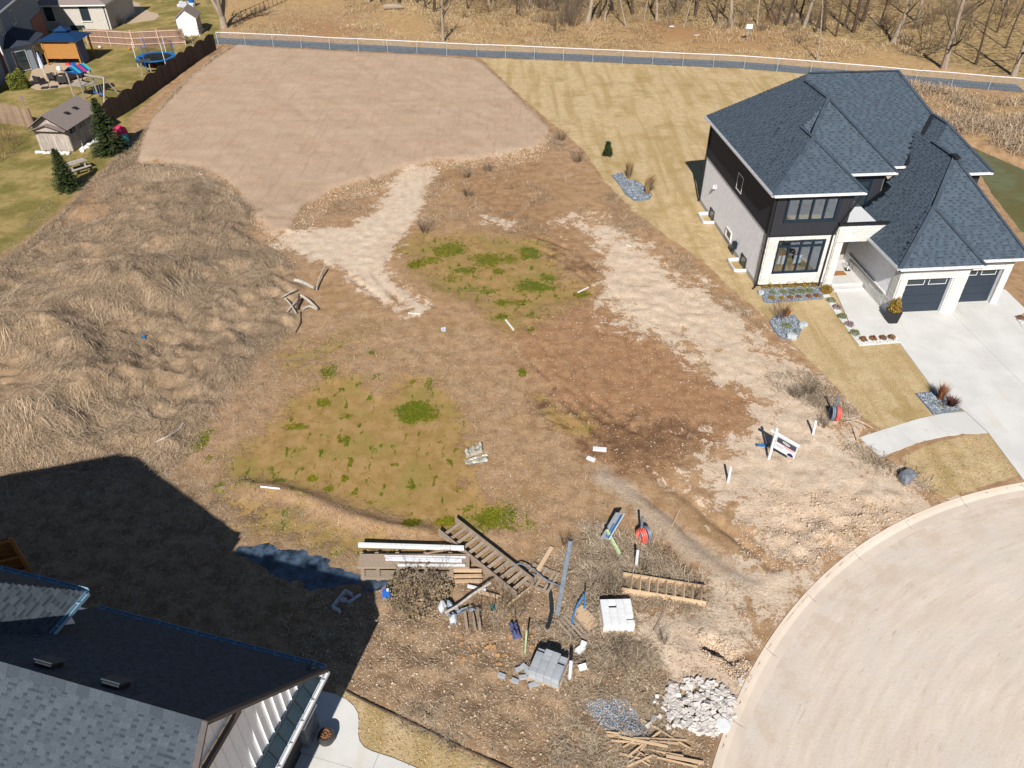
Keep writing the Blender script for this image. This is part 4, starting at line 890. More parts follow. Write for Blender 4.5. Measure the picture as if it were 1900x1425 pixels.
# plank screen at the back corner of that house
mk('cedar', alb(186,132,70), .7, .25, var=.2, stretch=(8,8,.6)); mk('plywood', alb(150,98,52), .75, .2, var=.2)
p0 = Vector(gp(57,1062)); p1 = p0+Vector((-2.4,-.9,0)); d_ = (p1-p0).normalized(); ang = math.atan2(d_.y, d_.x)
sc_ = thing('wood_screen', 'brown plank privacy screen with cedar posts behind the lower left house', 'screen', p0, ang)
for x in (0, 1.25, 2.5): B().box((x,0,.95),(.12,.12,1.95)).build('post', MAT['cedar'], sc_)
for z in (.25, 1.0, 1.86): B().box((1.25,.075,z),(2.5,.04,.1)).build('rail', MAT['cedar'], sc_)
for i in range(17): B().box((.075+i*.147,-.075,.97),(.14,.02,1.8)).build('board', MAT['plywood'], sc_)
# ------------------------------------------------------------------ trees and shrubs (built once per kind, then copied)
mk('bark', alb(166,150,132), .95, .1, var=.3, scale=5, stretch=(3,3,.5)); mk('bark_dark', alb(92,78,66), .95, .1, var=.3, scale=5, stretch=(3,3,.5)); mk('brush_twig', alb(138,122,106), .95, .1, var=.25); mk('twig', alb(108,94,80), .95, .1, var=.2)
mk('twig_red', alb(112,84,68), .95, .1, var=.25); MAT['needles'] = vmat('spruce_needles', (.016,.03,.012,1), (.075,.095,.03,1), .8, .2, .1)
def limb(b, p, d, L, r, rng, seg=3, wob=.18, n=5, rise=.05):
    pts = [p]; rad = [r]; d = d.normalized()
    for i in range(seg):
        d = (d+Vector((rng.uniform(-wob, wob), rng.uniform(-wob, wob), rng.uniform(-wob, wob)+rise))).normalized()
        pts.append(pts[-1]+d*L/seg); rad.append(r*(1-.72*(i+1)/seg))
    b.tube(pts, rad, n, False); return pts, d
def grow(b, p, d, L, r, rng, lev, nb, n=4, rise=.05):
    pts, d2 = limb(b, p, d, L, r, rng, 3, .2, n, rise)
    if lev <= 0: return
    for k in range(nb):
        t = rng.uniform(.3, 1.0); i = min(2, int(t*3)); f = t*3-i; q = pts[i].lerp(pts[i+1], f)
        ax = Vector((rng.uniform(-1, 1), rng.uniform(-1, 1), rng.uniform(-.1, .9)))
        grow(b, q, (d2*.55+ax*.8), L*rng.uniform(.45, .68), r*.42, rng, lev-1, nb, 3, rise)
def bare_tree_meshes(seed, H_, r, lean=0.0, fork=.25, nmain=9, lev=3, nb=4):
    rng = random.Random(seed); tb = B(); pts = [Vector((0, 0, -.3))]; rad = [r*1.35]; d = Vector((lean*rng.uniform(.5, 1), lean*rng.uniform(-1, 1), 1)).normalized(); m_ = 8
    for i in range(m_):
        d = (d+Vector((rng.uniform(-.06, .06), rng.uniform(-.06, .06), .03))).normalized(); pts.append(pts[-1]+d*(H_/m_)); rad.append(r*(1-.85*(i+1)/m_))
    tb.tube(pts, rad, 8, False); cb = B()
    for k in range(nmain):
        t = fork+(1-fork)*(k+rng.random()*.8)/nmain; i = min(m_-1, int(t*m_)); q = pts[i].lerp(pts[i+1], t*m_-i); a = rng.uniform(0, 6.28)
        grow(cb, q, Vector((math.cos(a), math.sin(a), rng.uniform(.2, .9))), H_*rng.uniform(.22, .38)*(1.1-.5*t), rad[i]*.5, rng, lev, nb)
    return tb.mesh('trunk_mesh', True), cb.mesh('crown_mesh')
TREE = [bare_tree_meshes(100+i, hh, rr, ln_, fk, nm, 2, 4) for i, (hh, rr, ln_, fk, nm) in enumerate([(11,.20,.10,.2,9),(12,.15,.2,.3,8),(10,.26,.12,.18,10),(12,.11,.05,.35,8),(9,.13,.3,.2,9),(13,.18,.12,.25,9),(8,.09,.15,.2,9),(11,.30,.2,.16,10)])]
def bare_tree(k, p, rz, s, label, group=None, name='bare_tree', bark='bark', cat='tree'):
    t = thing(name, label, cat, p, rz, group); t.scale = (s, s, s)
    tm, cm = TREE[k]
    for me, mt_ in ((tm, MAT[bark]), (cm, MAT['twig'])):
        if not me.materials: me.materials.append(mt_)
    link('trunk', tm, None, t); link('crown', cm, None, t); return t
def brush_mesh(seed, n, H_, spread, lev=1, r=.012):
    rng = random.Random(seed); b = B()
    for k in range(n):
        a = rng.uniform(0, 6.28); q = spread*.25*math.sqrt(rng.random()); grow(b, Vector((q*math.cos(a), q*math.sin(a), -.1)), Vector((math.cos(a)*rng.uniform(.1, 1)*spread/H_, math.sin(a)*rng.uniform(.1, 1)*spread/H_, 1)), H_*rng.uniform(.5, 1), r, rng, lev, 4, 3)
    return b.mesh('brush_mesh')
BRUSH = [brush_mesh(300+i, *a) for i, a in enumerate([(26,2.2,1.6,1,.02),(34,1.6,1.4,1,.014),(9,3.4,2.6,2,.03),(30,1.0,.8,1,.01)])]
_bm = {}
def shrub(k, p, s, label, mat='twig', group=None, name='bare_shrub', cat='shrub', rz=0, sz=None):
    me = _bm.get((k, mat))
    if me is None: me = BRUSH[k].copy(); me.materials.append(MAT[mat]); _bm[(k, mat)] = me
    o = link(name, me); o.location = p; o.rotation_euler = (0, 0, rz); o.scale = (s, s, sz or s); tag(o, label, cat, group); return o
# woods along the top: trunks one can tell apart
WOOD = [(790,16),(806,22),(868,18),(908,10),(958,26),(985,8),(1012,14),(1036,20),(1052,31),(1072,12),(1108,34),(1121,37),(1138,20),(1163,50),(1174,26),(1195,38),(1207,18),(1219,39),(1236,34),(1252,22),(1268,50),(1288,30),(1329,44),(1342,24),(1380,30),(1405,46),(1422,36),(1440,47),(1456,48),(1470,40),(1484,30),(1492,50),(1512,60),(1530,58),(1551,68),(1566,50),(1584,60),(1600,40),(1632,50),(1700,40),(1811,120),(1850,60),(1866,90),(560,-6),(600,-4),(640,0),(680,2),(706,4),(722,-2),(742,6),(760,0),(774,4)]
rngw = random.Random(21)
for i, (px, py) in enumerate(WOOD):
    k = rngw.choice([0, 1, 3, 4, 5, 6, 3, 1]); bare_tree(k, at(px, py), rngw.uniform(0, 6.28), rngw.uniform(.85, 1.3), 'bare grey trunked tree standing among the leafless trees of the wood', 'bare trees in the wood', bark=rngw.choice(['bark', 'bark_dark']))
for i in range(170):       # deeper in the wood
    px = rngw.uniform(540, 1990); py = rngw.uniform(-75, 6); bare_tree(rngw.choice([0, 1, 3, 5, 6]), Vector(gp(px, py)[:2]+(0,)), rngw.uniform(0, 6.28), rngw.uniform(.8, 1.2), 'bare grey trunked tree standing among the leafless trees of the wood', 'bare trees in the wood')
for (k, px, py, s, rz, lb) in [(7,1090,42,1.1,.3,'thick pale trunked bare tree at the wood edge left of the white sign'),(7,1357,45,1.0,2.0,'thick light grey bare tree at the wood edge right behind the white sign'),(2,822,78,.8,4.2,'lone bare tree close behind the chain link fence above the dirt lot'),(6,1517,112,1.1,1.0,'slender pale bare tree rising just behind the fence beside its dark shadow'),
        (7,1656,79,1.0,5.0,'leaning thick bare tree at the edge of the dry open field'),(7,1752,127,1.15,3.6,'big bare leaning tree beside the grey thicket behind the house roof'),(2,1881,141,1.1,.8,'dark bare tree with spreading limbs at the right end of the far fence')]: bare_tree(k, at(px, py), rz, s, lb)
gt = thing('garden_tree', 'large pale grey tree with forked trunk beside the small white shed', 'tree', at(416, 52), .6)
rg = random.Random(5); b = B()
for a, L in ((.35, 6), (2.4, 6.5), (4.4, 5.5)): b.tube([(0,0,1.2),(math.cos(a)*.5,math.sin(a)*.5,2.4),(math.cos(a)*1.0,math.sin(a)*1.0,3.8),(math.cos(a)*1.5,math.sin(a)*1.3,L)], [.3,.27,.22,.1], 8, False)
b.tube([(0,0,-.3),(0,0,.4),(0,0,1.4)], [.6,.45,.36], 10, False); b.build('trunk', MAT['bark'], gt, True)
b = B()
for k in range(14): a = rg.uniform(0, 6.28); grow(b, Vector((math.cos(a)*1.0, math.sin(a)*1.0, rg.uniform(3.4, 5.5))), Vector((math.cos(a), math.sin(a), .6)), 2.6, .09, rg, 2, 4)
b.build('crown', MAT['twig'], gt)
ct = thing('young_tree', 'small bare crab apple tree growing against the dark scalloped fence', 'tree', at(367, 112), 0); b = B(); b.tube([(0,0,-.2),(-.05,0,1.0),(-.1,.05,2.1)], [.11,.10,.08], 7, False); b.build('trunk', MAT['bark'], ct)
b = B(); rg = random.Random(9)
for k in range(12): a = rg.uniform(0, 6.28); grow(b, Vector((-.1,.05,rg.uniform(1.6,2.1))), Vector((math.cos(a), math.sin(a), .55)), 1.7, .035, rg, 2, 4)
b.build('crown', MAT['twig'], ct)
# thickets and brush
for i in range(120):
    px = rngw.choice([rngw.uniform(1380, 1900), rngw.uniform(840, 1100), rngw.uniform(1100, 1600), rngw.uniform(1420, 1680), rngw.uniform(930, 1080)]); py = rngw.uniform(-20, 50)+(px-900)*.022
    shrub(rngw.choice([0, 2, 2, 1]), at(px, py), rngw.uniform(.5, 1.15), 'tangled leafless shrub in the undergrowth of the wood', rngw.choice(['twig', 'twig_red', 'brush_twig', 'brush_twig']), 'leafless undergrowth shrubs', rz=rngw.uniform(0, 6))
for i, (px, py, s, lb) in enumerate([(1722,92,1.7,'large grey leafless thicket left of the big leaning tree'),(1790,75,1.3,'grey leafless thicket right of the big leaning tree'),(1030,60,1.0,'low thin shrub on the straw bank at the wood edge'),(820,60,1.0,'loose brush round the foot of the lone tree behind the fence'),(1870,30,1.6,'dark thicket at the upper right corner of the field'),(1480,80,.9,'small dark brush beside the slender tree behind the fence')]): shrub(2 if i != 3 else 0, at(px, py), s, lb, 'twig', rz=i)
lg = B(); rg = random.Random(4); lg.tube([(-1.3,0,.3),(-.6,.1,.36),(.4,-.05,.4),(1.3,.1,.3)], [.3,.36,.34,.22], 9); tag(lg.build('log', MAT['bark'], loc=at(730, 18)), 'grey fallen log lying on the grass before the wood', 'log')
# spruces: whorls of drooping twigs set with needle blades
def spruce(name, label, p, H_, R_, seed):
    t = thing(name, label, 'tree', p); rg = random.Random(seed); b = B(); B().tube([(0,0,-.1),(0,0,H_*.95)], [.09,.015], 7).build('trunk', MAT['bark_dark'], t)
    V = []; vals = []
    n = int(230*H_)
    for i in range(n):
        z = H_*(.03+.97*(rg.random()**1.25)); rad = R_*(1-z/H_)**.85*rg.choice((.6, .85, 1.0))*rg.uniform(.8, 1.2)+.05; a = rg.uniform(0, 6.283); dr = -.25+.5*z/H_
        c_, s_ = math.cos(a), math.sin(a); m_ = max(2, int(rad/.16))
        for j in range(m_):
            f = (j+.6)/m_; q = Vector((c_*rad*f, s_*rad*f, z+rad*f*dr))
            for sd in (-1, 1, 0):
                d = Vector((c_*.5-s_*sd*.8, s_*.5+c_*sd*.8, rg.uniform(-.2, .35))).normalized()*rg.uniform(.12, .26); w_ = Vector((-d.y, d.x, rg.uniform(-.05, .1))).normalized()*.045
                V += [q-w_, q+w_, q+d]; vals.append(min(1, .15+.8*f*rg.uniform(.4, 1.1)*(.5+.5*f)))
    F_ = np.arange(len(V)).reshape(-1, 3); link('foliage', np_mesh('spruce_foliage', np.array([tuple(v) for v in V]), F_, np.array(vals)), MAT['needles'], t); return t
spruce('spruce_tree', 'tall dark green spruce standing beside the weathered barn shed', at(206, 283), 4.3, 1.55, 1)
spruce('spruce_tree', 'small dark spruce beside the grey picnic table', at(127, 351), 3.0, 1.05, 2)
spruce('spruce_sapling', 'tiny green spruce sapling alone on the straw lawn', at(1127, 288), 1.1, .42, 3)
def leafy(name, label, p, rx, rz_, n, ca, cb, seed, leaf=.07, cat='shrub', group=None, stem=False, parent_only=False):
    key = 'leaf_%s' % (name+str(seed)); rg = np.random.default_rng(seed)
    mat_ = MAT.get((ca, cb)) or MAT.setdefault((ca, cb), vmat('shrub_leaves', ca, cb, .7, .2, .1))
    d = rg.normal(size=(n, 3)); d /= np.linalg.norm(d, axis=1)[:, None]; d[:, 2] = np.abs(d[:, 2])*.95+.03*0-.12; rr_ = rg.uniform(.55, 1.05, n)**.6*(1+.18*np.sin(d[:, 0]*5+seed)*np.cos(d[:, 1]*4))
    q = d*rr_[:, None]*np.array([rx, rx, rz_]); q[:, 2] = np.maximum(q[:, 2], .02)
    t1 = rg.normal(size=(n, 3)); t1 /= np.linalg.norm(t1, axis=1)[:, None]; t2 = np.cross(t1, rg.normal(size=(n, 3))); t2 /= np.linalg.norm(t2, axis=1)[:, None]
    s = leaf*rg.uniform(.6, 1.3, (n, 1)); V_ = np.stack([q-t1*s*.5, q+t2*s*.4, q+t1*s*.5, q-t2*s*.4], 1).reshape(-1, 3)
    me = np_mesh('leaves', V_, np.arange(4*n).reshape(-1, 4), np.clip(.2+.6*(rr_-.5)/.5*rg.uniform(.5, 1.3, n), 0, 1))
    o = link(name, me, mat_); o.location = p; tag(o, label, cat, group); return o
leafy('round_cedar', 'large rounded olive green cedar shrub at the brick house corner', at(38, 163), 1.05, 2.0, 5200, (.03,.04,.008,1), (.17,.18,.03,1), 31, .11)
# young planting by the right house
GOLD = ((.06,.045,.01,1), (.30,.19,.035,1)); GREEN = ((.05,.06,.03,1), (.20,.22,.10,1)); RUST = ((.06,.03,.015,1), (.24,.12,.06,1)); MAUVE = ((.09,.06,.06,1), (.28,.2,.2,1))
for i, px in enumerate((1421.5, 1439, 1456.5, 1472, 1490, 1507)):
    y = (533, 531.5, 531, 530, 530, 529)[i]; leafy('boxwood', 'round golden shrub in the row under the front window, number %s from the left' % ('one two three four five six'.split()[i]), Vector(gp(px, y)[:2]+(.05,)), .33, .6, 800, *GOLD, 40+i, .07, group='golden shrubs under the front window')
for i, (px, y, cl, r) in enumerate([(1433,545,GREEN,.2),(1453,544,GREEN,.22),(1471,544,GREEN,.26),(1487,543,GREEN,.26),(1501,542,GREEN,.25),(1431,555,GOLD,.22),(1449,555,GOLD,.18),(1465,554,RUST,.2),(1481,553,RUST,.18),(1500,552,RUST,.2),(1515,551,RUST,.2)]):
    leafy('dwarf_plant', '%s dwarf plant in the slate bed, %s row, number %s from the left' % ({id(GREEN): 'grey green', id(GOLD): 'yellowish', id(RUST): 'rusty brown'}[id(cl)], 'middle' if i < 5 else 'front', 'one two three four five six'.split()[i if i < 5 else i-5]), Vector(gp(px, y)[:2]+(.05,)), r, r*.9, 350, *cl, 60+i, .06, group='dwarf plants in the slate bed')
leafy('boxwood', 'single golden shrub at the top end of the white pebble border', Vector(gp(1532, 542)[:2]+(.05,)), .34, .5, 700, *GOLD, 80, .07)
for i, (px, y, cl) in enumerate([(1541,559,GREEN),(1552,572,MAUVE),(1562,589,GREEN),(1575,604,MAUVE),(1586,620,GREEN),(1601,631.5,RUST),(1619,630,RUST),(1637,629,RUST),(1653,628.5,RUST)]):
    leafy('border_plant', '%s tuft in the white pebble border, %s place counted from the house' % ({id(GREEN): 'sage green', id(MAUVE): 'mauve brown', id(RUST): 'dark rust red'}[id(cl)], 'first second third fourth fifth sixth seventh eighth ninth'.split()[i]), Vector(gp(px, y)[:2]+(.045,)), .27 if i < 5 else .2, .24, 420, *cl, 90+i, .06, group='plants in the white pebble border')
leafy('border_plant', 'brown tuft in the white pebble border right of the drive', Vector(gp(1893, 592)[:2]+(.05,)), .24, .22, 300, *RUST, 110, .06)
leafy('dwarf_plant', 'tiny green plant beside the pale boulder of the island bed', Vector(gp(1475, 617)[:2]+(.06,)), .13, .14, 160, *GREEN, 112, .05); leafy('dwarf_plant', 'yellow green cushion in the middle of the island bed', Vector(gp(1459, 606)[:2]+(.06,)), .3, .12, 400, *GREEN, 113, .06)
def grass_tuft(name, label, p, H_, R_, n, ca, cb, seed, cat='ornamental grass', lean=0.0):
    rg = np.random.default_rng(seed); a = rg.uniform(0, 2*PI, n); sp = R_*rg.uniform(.05, 1, n); h = H_*rg.uniform(.5, 1, n); d = np.stack([np.cos(a), np.sin(a)], 1)
    base = d*(.18*R_*rg.uniform(0, 1, n))[:, None]; mid = base+d*(sp*.4)[:, None]; tip = base+d*sp[:, None]+np.array([lean, .3*lean]); wv = np.stack([-d[:, 1], d[:, 0]], 1)*.012
    z0 = np.zeros((n, 1)); c3 = lambda xy, z: np.concatenate([xy, z], 1)
    V_ = np.stack([c3(base-wv, z0), c3(base+wv, z0), c3(mid+wv, (h*.6)[:, None]), c3(mid-wv, (h*.6)[:, None]), c3(tip, h[:, None]), c3(tip+.3*wv, h[:, None])], 1).reshape(-1, 3)
    k = np.arange(n)[:, None]*6; F_ = np.concatenate([k+np.array([[0, 1, 2, 3]]), k+np.array([[3, 2, 5, 4]])], 0)
    m_ = MAT.get((ca, cb, 'g')) or MAT.setdefault((ca, cb, 'g'), vmat('grass_blades', ca, cb, .8, .15, .1)); v1 = rg.uniform(0, 1, n)
    o = link(name, np_mesh('blades', V_, F_, np.concatenate([v1, v1])), m_); o.location = p; tag(o, label, cat); return o
BUFF = ((.12,.075,.035,1), (.36,.25,.13,1)); ORANGE = ((.14,.05,.02,1), (.42,.19,.08,1)); PURP = ((.05,.02,.02,1), (.16,.07,.06,1))
grass_tuft('ornamental_grass', 'upright orange ornamental grass in the slate bed by the drive', Vector(gp(1742, 743)[:2]+(.05,)), .95, .4, 240, *ORANGE, 1); grass_tuft('ornamental_grass', 'dark wine red grass clump in front of the small boulder by the drive', Vector(gp(1762, 755)[:2]+(.05,)), .5, .5, 240, *PURP, 2)
leafy('dwarf_plant', 'flat yellowish plant in the slate bed by the drive', Vector(gp(1744, 754)[:2]+(.05,)), .26, .08, 200, *GREEN, 114, .05)
grass_tuft('ornamental_grass', 'taller buff grass at the back end of the narrow slate bed', at(1166, 331), 1.5, .5, 300, *BUFF, 3); grass_tuft('ornamental_grass', 'leaning buff grass at the front end of the narrow slate bed', at(1200, 362), 1.7, .5, 300, *BUFF, 4, lean=.35)
grass_tuft('ornamental_grass', 'small rust tuft behind the boulder of the island bed', Vector(gp(1459, 590)[:2]+(.05,)), .7, .3, 120, *ORANGE, 5)
shrub(3, Vector(gp(1447, 592)[:2]+(.05,)), .9, 'thin bare shrub at the back of the island bed', 'twig_red', sz=1.5)
mk('boulder', alb(192,196,200), .85, .25, var=.2, bump=.03, bscale=12); mk('grey_boulder', alb(128,132,140), .85, .25, var=.25, bump=.04, bscale=9)
def boulder(label, p, d, seed, mat='boulder', rz=0):
    rg = random.Random(seed); b = B(); vs = [];
    for q in _ICO2[0]:
        v = Vector(q); k = 1+.3*math.sin(3*v.x+seed)*math.cos(2.5*v.y-seed)+rg.uniform(-.07, .07); v = v*k; v.x = max(-.75, min(.8, v.x)); v.y = max(-.8, min(.72, v.y)); v.z = max(-.5, min(.62, v.z+.12*v.x)); vs.append((v.x*d[0]/1.5, v.y*d[1]/1.5, (v.z+.35)*d[2]))
    b.add(vs, _ICO2[1]); return tag(b.build('boulder', MAT[mat], loc=p, rz=rz), label, 'boulder')
boulder('flat pale boulder at the right edge of the island bed', Vector(gp(1488, 607)[:2]+(.03,)), (.55,.36,.26), 1, rz=.3); boulder('pale square boulder at the front edge of the island bed', Vector(gp(1467, 628)[:2]+(.03,)), (.5,.36,.28), 2); boulder('small grey boulder in the slate bed by the drive', Vector(gp(1757, 748)[:2]+(.03,)), (.42,.32,.28), 3)
boulder('large angular grey boulder on bare earth before the pavement end', at(1680, 889, -.08), (.7,.52,.46), 4, 'grey_boulder', .4); boulder('pale corner stone at the left end of the slate bed', Vector(gp(1411, 545)[:2]+(.0,)), (.3,.36,.2), 6)
# porch-side planter at the garage corner
pp = Vector(gp(1652, 597)[:2]+(.04,)); pl = thing('planter', 'tall black square planter holding a golden shrub at the garage corner', 'planter', pp, HA)
b = B(); b.box((0,0,.36),(.5,.5,.72), tap=1.25); b.build('pot', MAT['black_metal'], pl)
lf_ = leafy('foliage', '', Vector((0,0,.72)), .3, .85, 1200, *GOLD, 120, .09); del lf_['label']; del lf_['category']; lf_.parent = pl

# ------------------------------------------------------------------ chain link fence
cf = thing('chain_link_fence', 'long galvanised chain link fence behind the dirt lot and the lawn', 'fence'); mk('galvanised', alb(176,190,204), .4, .5); mk('galv_rail', alb(238,240,246), .4, .5)
fp = []
for k in range(len(FENCE_L)-1):
    a, c = FENCE_L[k], FENCE_L[k+1]; m_ = max(1, round(np.hypot(*(c-a))/3.35)); fp += [a+(c-a)*j/m_ for j in range(m_)]
fp.append(FENCE_L[-1]); FH = 1.32
for i, p in enumerate(fp):
    z = gz(*p); thick = i in (0, len(fp)-1); B().tube([(p[0],p[1],z-.1),(p[0],p[1],z+FH+(.05 if thick else 0))], .045 if thick else .032, 6).build('post', MAT['galvanised'], cf)
wv_ = B()
for i in range(len(fp)-1):
    a, c = fp[i], fp[i+1]; za, zc = gz(*a), gz(*c); A_, C_ = Vector((a[0],a[1],za)), Vector((c[0],c[1],zc)); up = Vector((0,0,1))
    B().tube([A_+up*FH, C_+up*FH], .042, 6).build('top_rail', MAT['galv_rail'], cf)
    L = (C_-A_).length; d = (C_-A_)/L; n = int(L/.11)
    for s in (-1, 1):
        for j in range(n+1):
            x0 = j*.11; h_ = FH-.06
            # a wire that zigzags once over the height, drawn as thin ribbons
            x1 = x0+s*h_*.55; t0, t1 = 0.0, 1.0
            if x1 > L: t1 = (L-x0)/(x1-x0)
            if x1 < 0: t1 = (0-x0)/(x1-x0)
            if t1 <= .05: continue
            p, q = A_+d*x0+up*.04, A_+d*(x0+(x1-x0)*t1)+up*(.04+h_*t1); o = d*.004
            wv_.add([p-o, p+o, q+o, q-o], [(0, 1, 2, 3)])
wv_.build('wire_mesh', MAT['galvanised'], cf, kind='stuff')
bt = B(); sg = thing('notice_sign', 'white notice board on a post in the straw field before the wood', 'sign', at(1386, 76), -.1)
B().tube([(0,0,-.1),(0,0,1.5)], .03, 6).build('post', MAT['galvanised'], sg); B().box((0,-.05,1.55),(.72,.03,.6)).build('panel', MAT['white_trim'], sg); B().box((0,-.07,1.29),(.72,.012,.1)).build('blue_band', simple('sign_blue', alb(70,130,190)), sg)
# ------------------------------------------------------------------ neighbours at the upper left
mk('siding_shade_blue', alb(150,160,172), .8, .2, var=.06); mk('brick_red', alb(176,124,110), .9, .15, var=.2, scale=14, stretch=(2,2,7)); mk('stone_wall', alb(206,200,192), .9, .2, var=.14, scale=5, bump=.02)
mk('brown_roof', alb(150,136,130), .9, .15, var=.12, stretch=(1,1,8)); mk('dark_roof', alb(60,66,80), .85, .2, var=.12); mk('blue_roof', alb(24,58,98), .45, .4, var=.08)
mk('old_wood', alb(182,170,160), .9, .15, var=.3, scale=4, stretch=(5,5,.5), rnd=.15); mk('stained_wood', alb(150,122,106), .9, .15, var=.3, scale=4, stretch=(5,5,.5), rnd=.18); mk('fence_wood', alb(150,128,108), .9, .15, var=.3, scale=4, stretch=(5,5,.5), rnd=.2); mk('dark_fence', alb(96,82,74), .9, .15, var=.25, scale=4, stretch=(5,5,.5), rnd=.2); mk('rail_wood', alb(216,186,164), .85, .2, var=.15)
mk('paver', alb(198,176,150), .9, .15, var=.12, scale=3); mk('turquoise', alb(110,180,190), .5, .4); mk('wicker', (.03,.028,.03,1), .7, .3, var=.2); mk('pink', alb(226,40,104), .6, .3, var=.15); mk('teal', alb(40,120,130), .5, .4); mk('tramp_blue', alb(20,120,190), .5, .4); mk('net', (.02,.02,.02,1), .9, .1); mk('cloth_grey', alb(120,122,150), .9, .1, var=.1); mk('red_plastic', alb(214,70,70), .4, .4); mk('blue_plastic', alb(40,110,210), .4, .4); mk('purple', alb(120,90,200), .5, .4); mk('cushion', alb(210,200,190), .8, .2)
gv = lambda px, py, z=0.0: Vector(gp(px, py, z))
def frame_from(p, q):
    d = q-p; return math.atan2(d.y, d.x), math.hypot(d.x, d.y)
# house with brick front and siding coloured with the blue of shade
n0 = gv(21, 143); f0 = gv(84, 72); ang, Ln = frame_from(n0, f0)
nh = thing('house', 'two storey brick and siding clad house with a bay window at the upper left corner', 'house', n0, ang)   # local x runs back along the shaded side, y to the left
b = B(); b.mm((.0,.02,0),(Ln+2,9,5.7)); b.build('wall', MAT['siding_shade_blue'], nh); B().mm((-.06,.03,0),(-.001,9,3.6)).build('brick_front', MAT['brick_red'], nh); B().mm((Ln-3.2,-.05,0),(Ln+2,.02,2.7)).build('brick_side', MAT['brick_red'], nh); B().mm((-.09,-.08,0),(.06,.02,5.7)).build('corner_trim', MAT['white_trim'], nh)
rb = [(-.5,Ln+2.4,-.5,9.5,5.7,.5,.5,.5,.5)]; roof_deck(nh, roof_union(rb), MAT['dark_roof']); B().mm((-.48,-.48,5.5),(Ln+2.38,9.48,5.69)).build('soffit', MAT['white_trim'], nh); gutter(nh, (-.5,-.5,5.72), (Ln+2.4,-.5,5.72), out=(0,-1))
for x0 in (2.0, 6.6): window(nh, 'w', .02, -1, x0, x0+1.1, 3.5, 4.9, 2, fw=.07, frame='white_trim', pane='dark_glass')
bay = [(1.0,0),(2.6,-2.0),(6.4,-2.2),(8.4,-.9),(8.6,0)]
B().prism(bay, 0, 2.5).build('bay_wall', MAT['siding_shade_blue'], nh)
q = [(.6,.0),(2.4,-2.4),(6.6,-2.6),(8.8,-1.1),(9.0,0)]; b = B(); ap = [(3.2,-.05,3.5),(6.0,-.05,3.5)]
b.add([(x, y, 2.52) for x, y in q]+ap, [(0,1,5),(1,2,6,5),(2,3,6),(3,4,6)]); b.build('bay_roof', MAT['dark_roof'], nh)
def face_box(bb, p, q, t0, t1, z0, z1, out=.04):
    p, q = Vector(p), Vector(q); d = (q-p).normalized(); L = (q-p).length; nn = Vector((d.y, -d.x)); a = p+d*L*t0+nn*out/2; c = p+d*L*t1+nn*out/2
    bb.bar((a.x, a.y, (z0+z1)/2), (c.x, c.y, (z0+z1)/2), out, z1-z0)
for (i, t0, t1, z0, z1) in ((0,.2,.75,.1,2.1),(1,.12,.5,.5,2.2),(1,.55,.95,.05,2.2)):
    b = B(); face_box(b, bay[i], bay[i+1], t0, t1, z0, z1, .05); fw_ = b.build('window_frame', MAT['white_trim'], nh); b = B(); face_box(b, bay[i], bay[i+1], t0+.04, t1-.04, z0+.1, z1-.1, .08); b.build('pane', MAT['dark_glass'], fw_)
bs = gv(12, 236); lowx = Matrix.Rotation(-ang, 3, 'Z') @ (bs-n0)
B().mm((-.08-7.5, .35, 0),(-.08,6,2.6)).build('low_wing', MAT['siding_shade_blue'], nh); B().mm((-7.8,.2,2.6),(-.1,6.3,2.72)).build('wing_roof', MAT['brown_roof'], nh)
# bungalow of pale stone
p0, p1 = gv(79, 57), gv(208, 55); ang, L2 = frame_from(p0, p1)
bh = thing('house', 'low pale stone bungalow with two tall dark windows behind the brown fence', 'house', p0, ang)
b = B(); b.mm((0,0,0),(L2,9,2.9)); b.build('wall', MAT['stone_wall'], bh)
roof_deck(bh, roof_union([(-.5,L2+.2,-.45,9.5,2.92,.42,.42,.42,.42)]), MAT['brown_roof']); B().mm((-.48,-.43,2.75),(L2+.18,9.45,2.91)).build('soffit', MAT['white_trim'], bh)
for x0, x1, zz in ((L2*.12,L2*.235,2.62),(L2*.62,L2*.745,2.75)): window(bh, 'w', 0.0, -1, x0, x1, 1.05, zz, 1, fw=.07, frame='black_metal', pane='dark_glass', sill='white_trim', depth=.05)
B().tube([(L2-.25,-.06,2.8),(L2-.25,-.06,.05)], .05, 6).build('downspout', MAT['black_metal'], bh); B().mm((L2*.42,-.05,.02),(L2*.62,.0,.55)).build('basement_window', MAT['dark_glass'], bh)
B().prism(G((205,4),(236,2),(256,5),(263,14),(275,21),(293,26),(296,31),(288,37),(262,41),(238,44),(222,46),(205,44)), -.2, .03).build('terrace', MAT['paver'], kind='structure')
for i, (px, py, s, lb) in enumerate([(110,56,.75,'rounded brown bare shrub by the bungalow wall, left of the pair'),(196,52,.8,'spreading bare shrub by the bungalow wall, at its right corner'),(222,46,.8,'rounded bare shrub in front of the curved terrace')]): shrub(1, gv(px, py), s, lb, 'twig_red', rz=i*2)
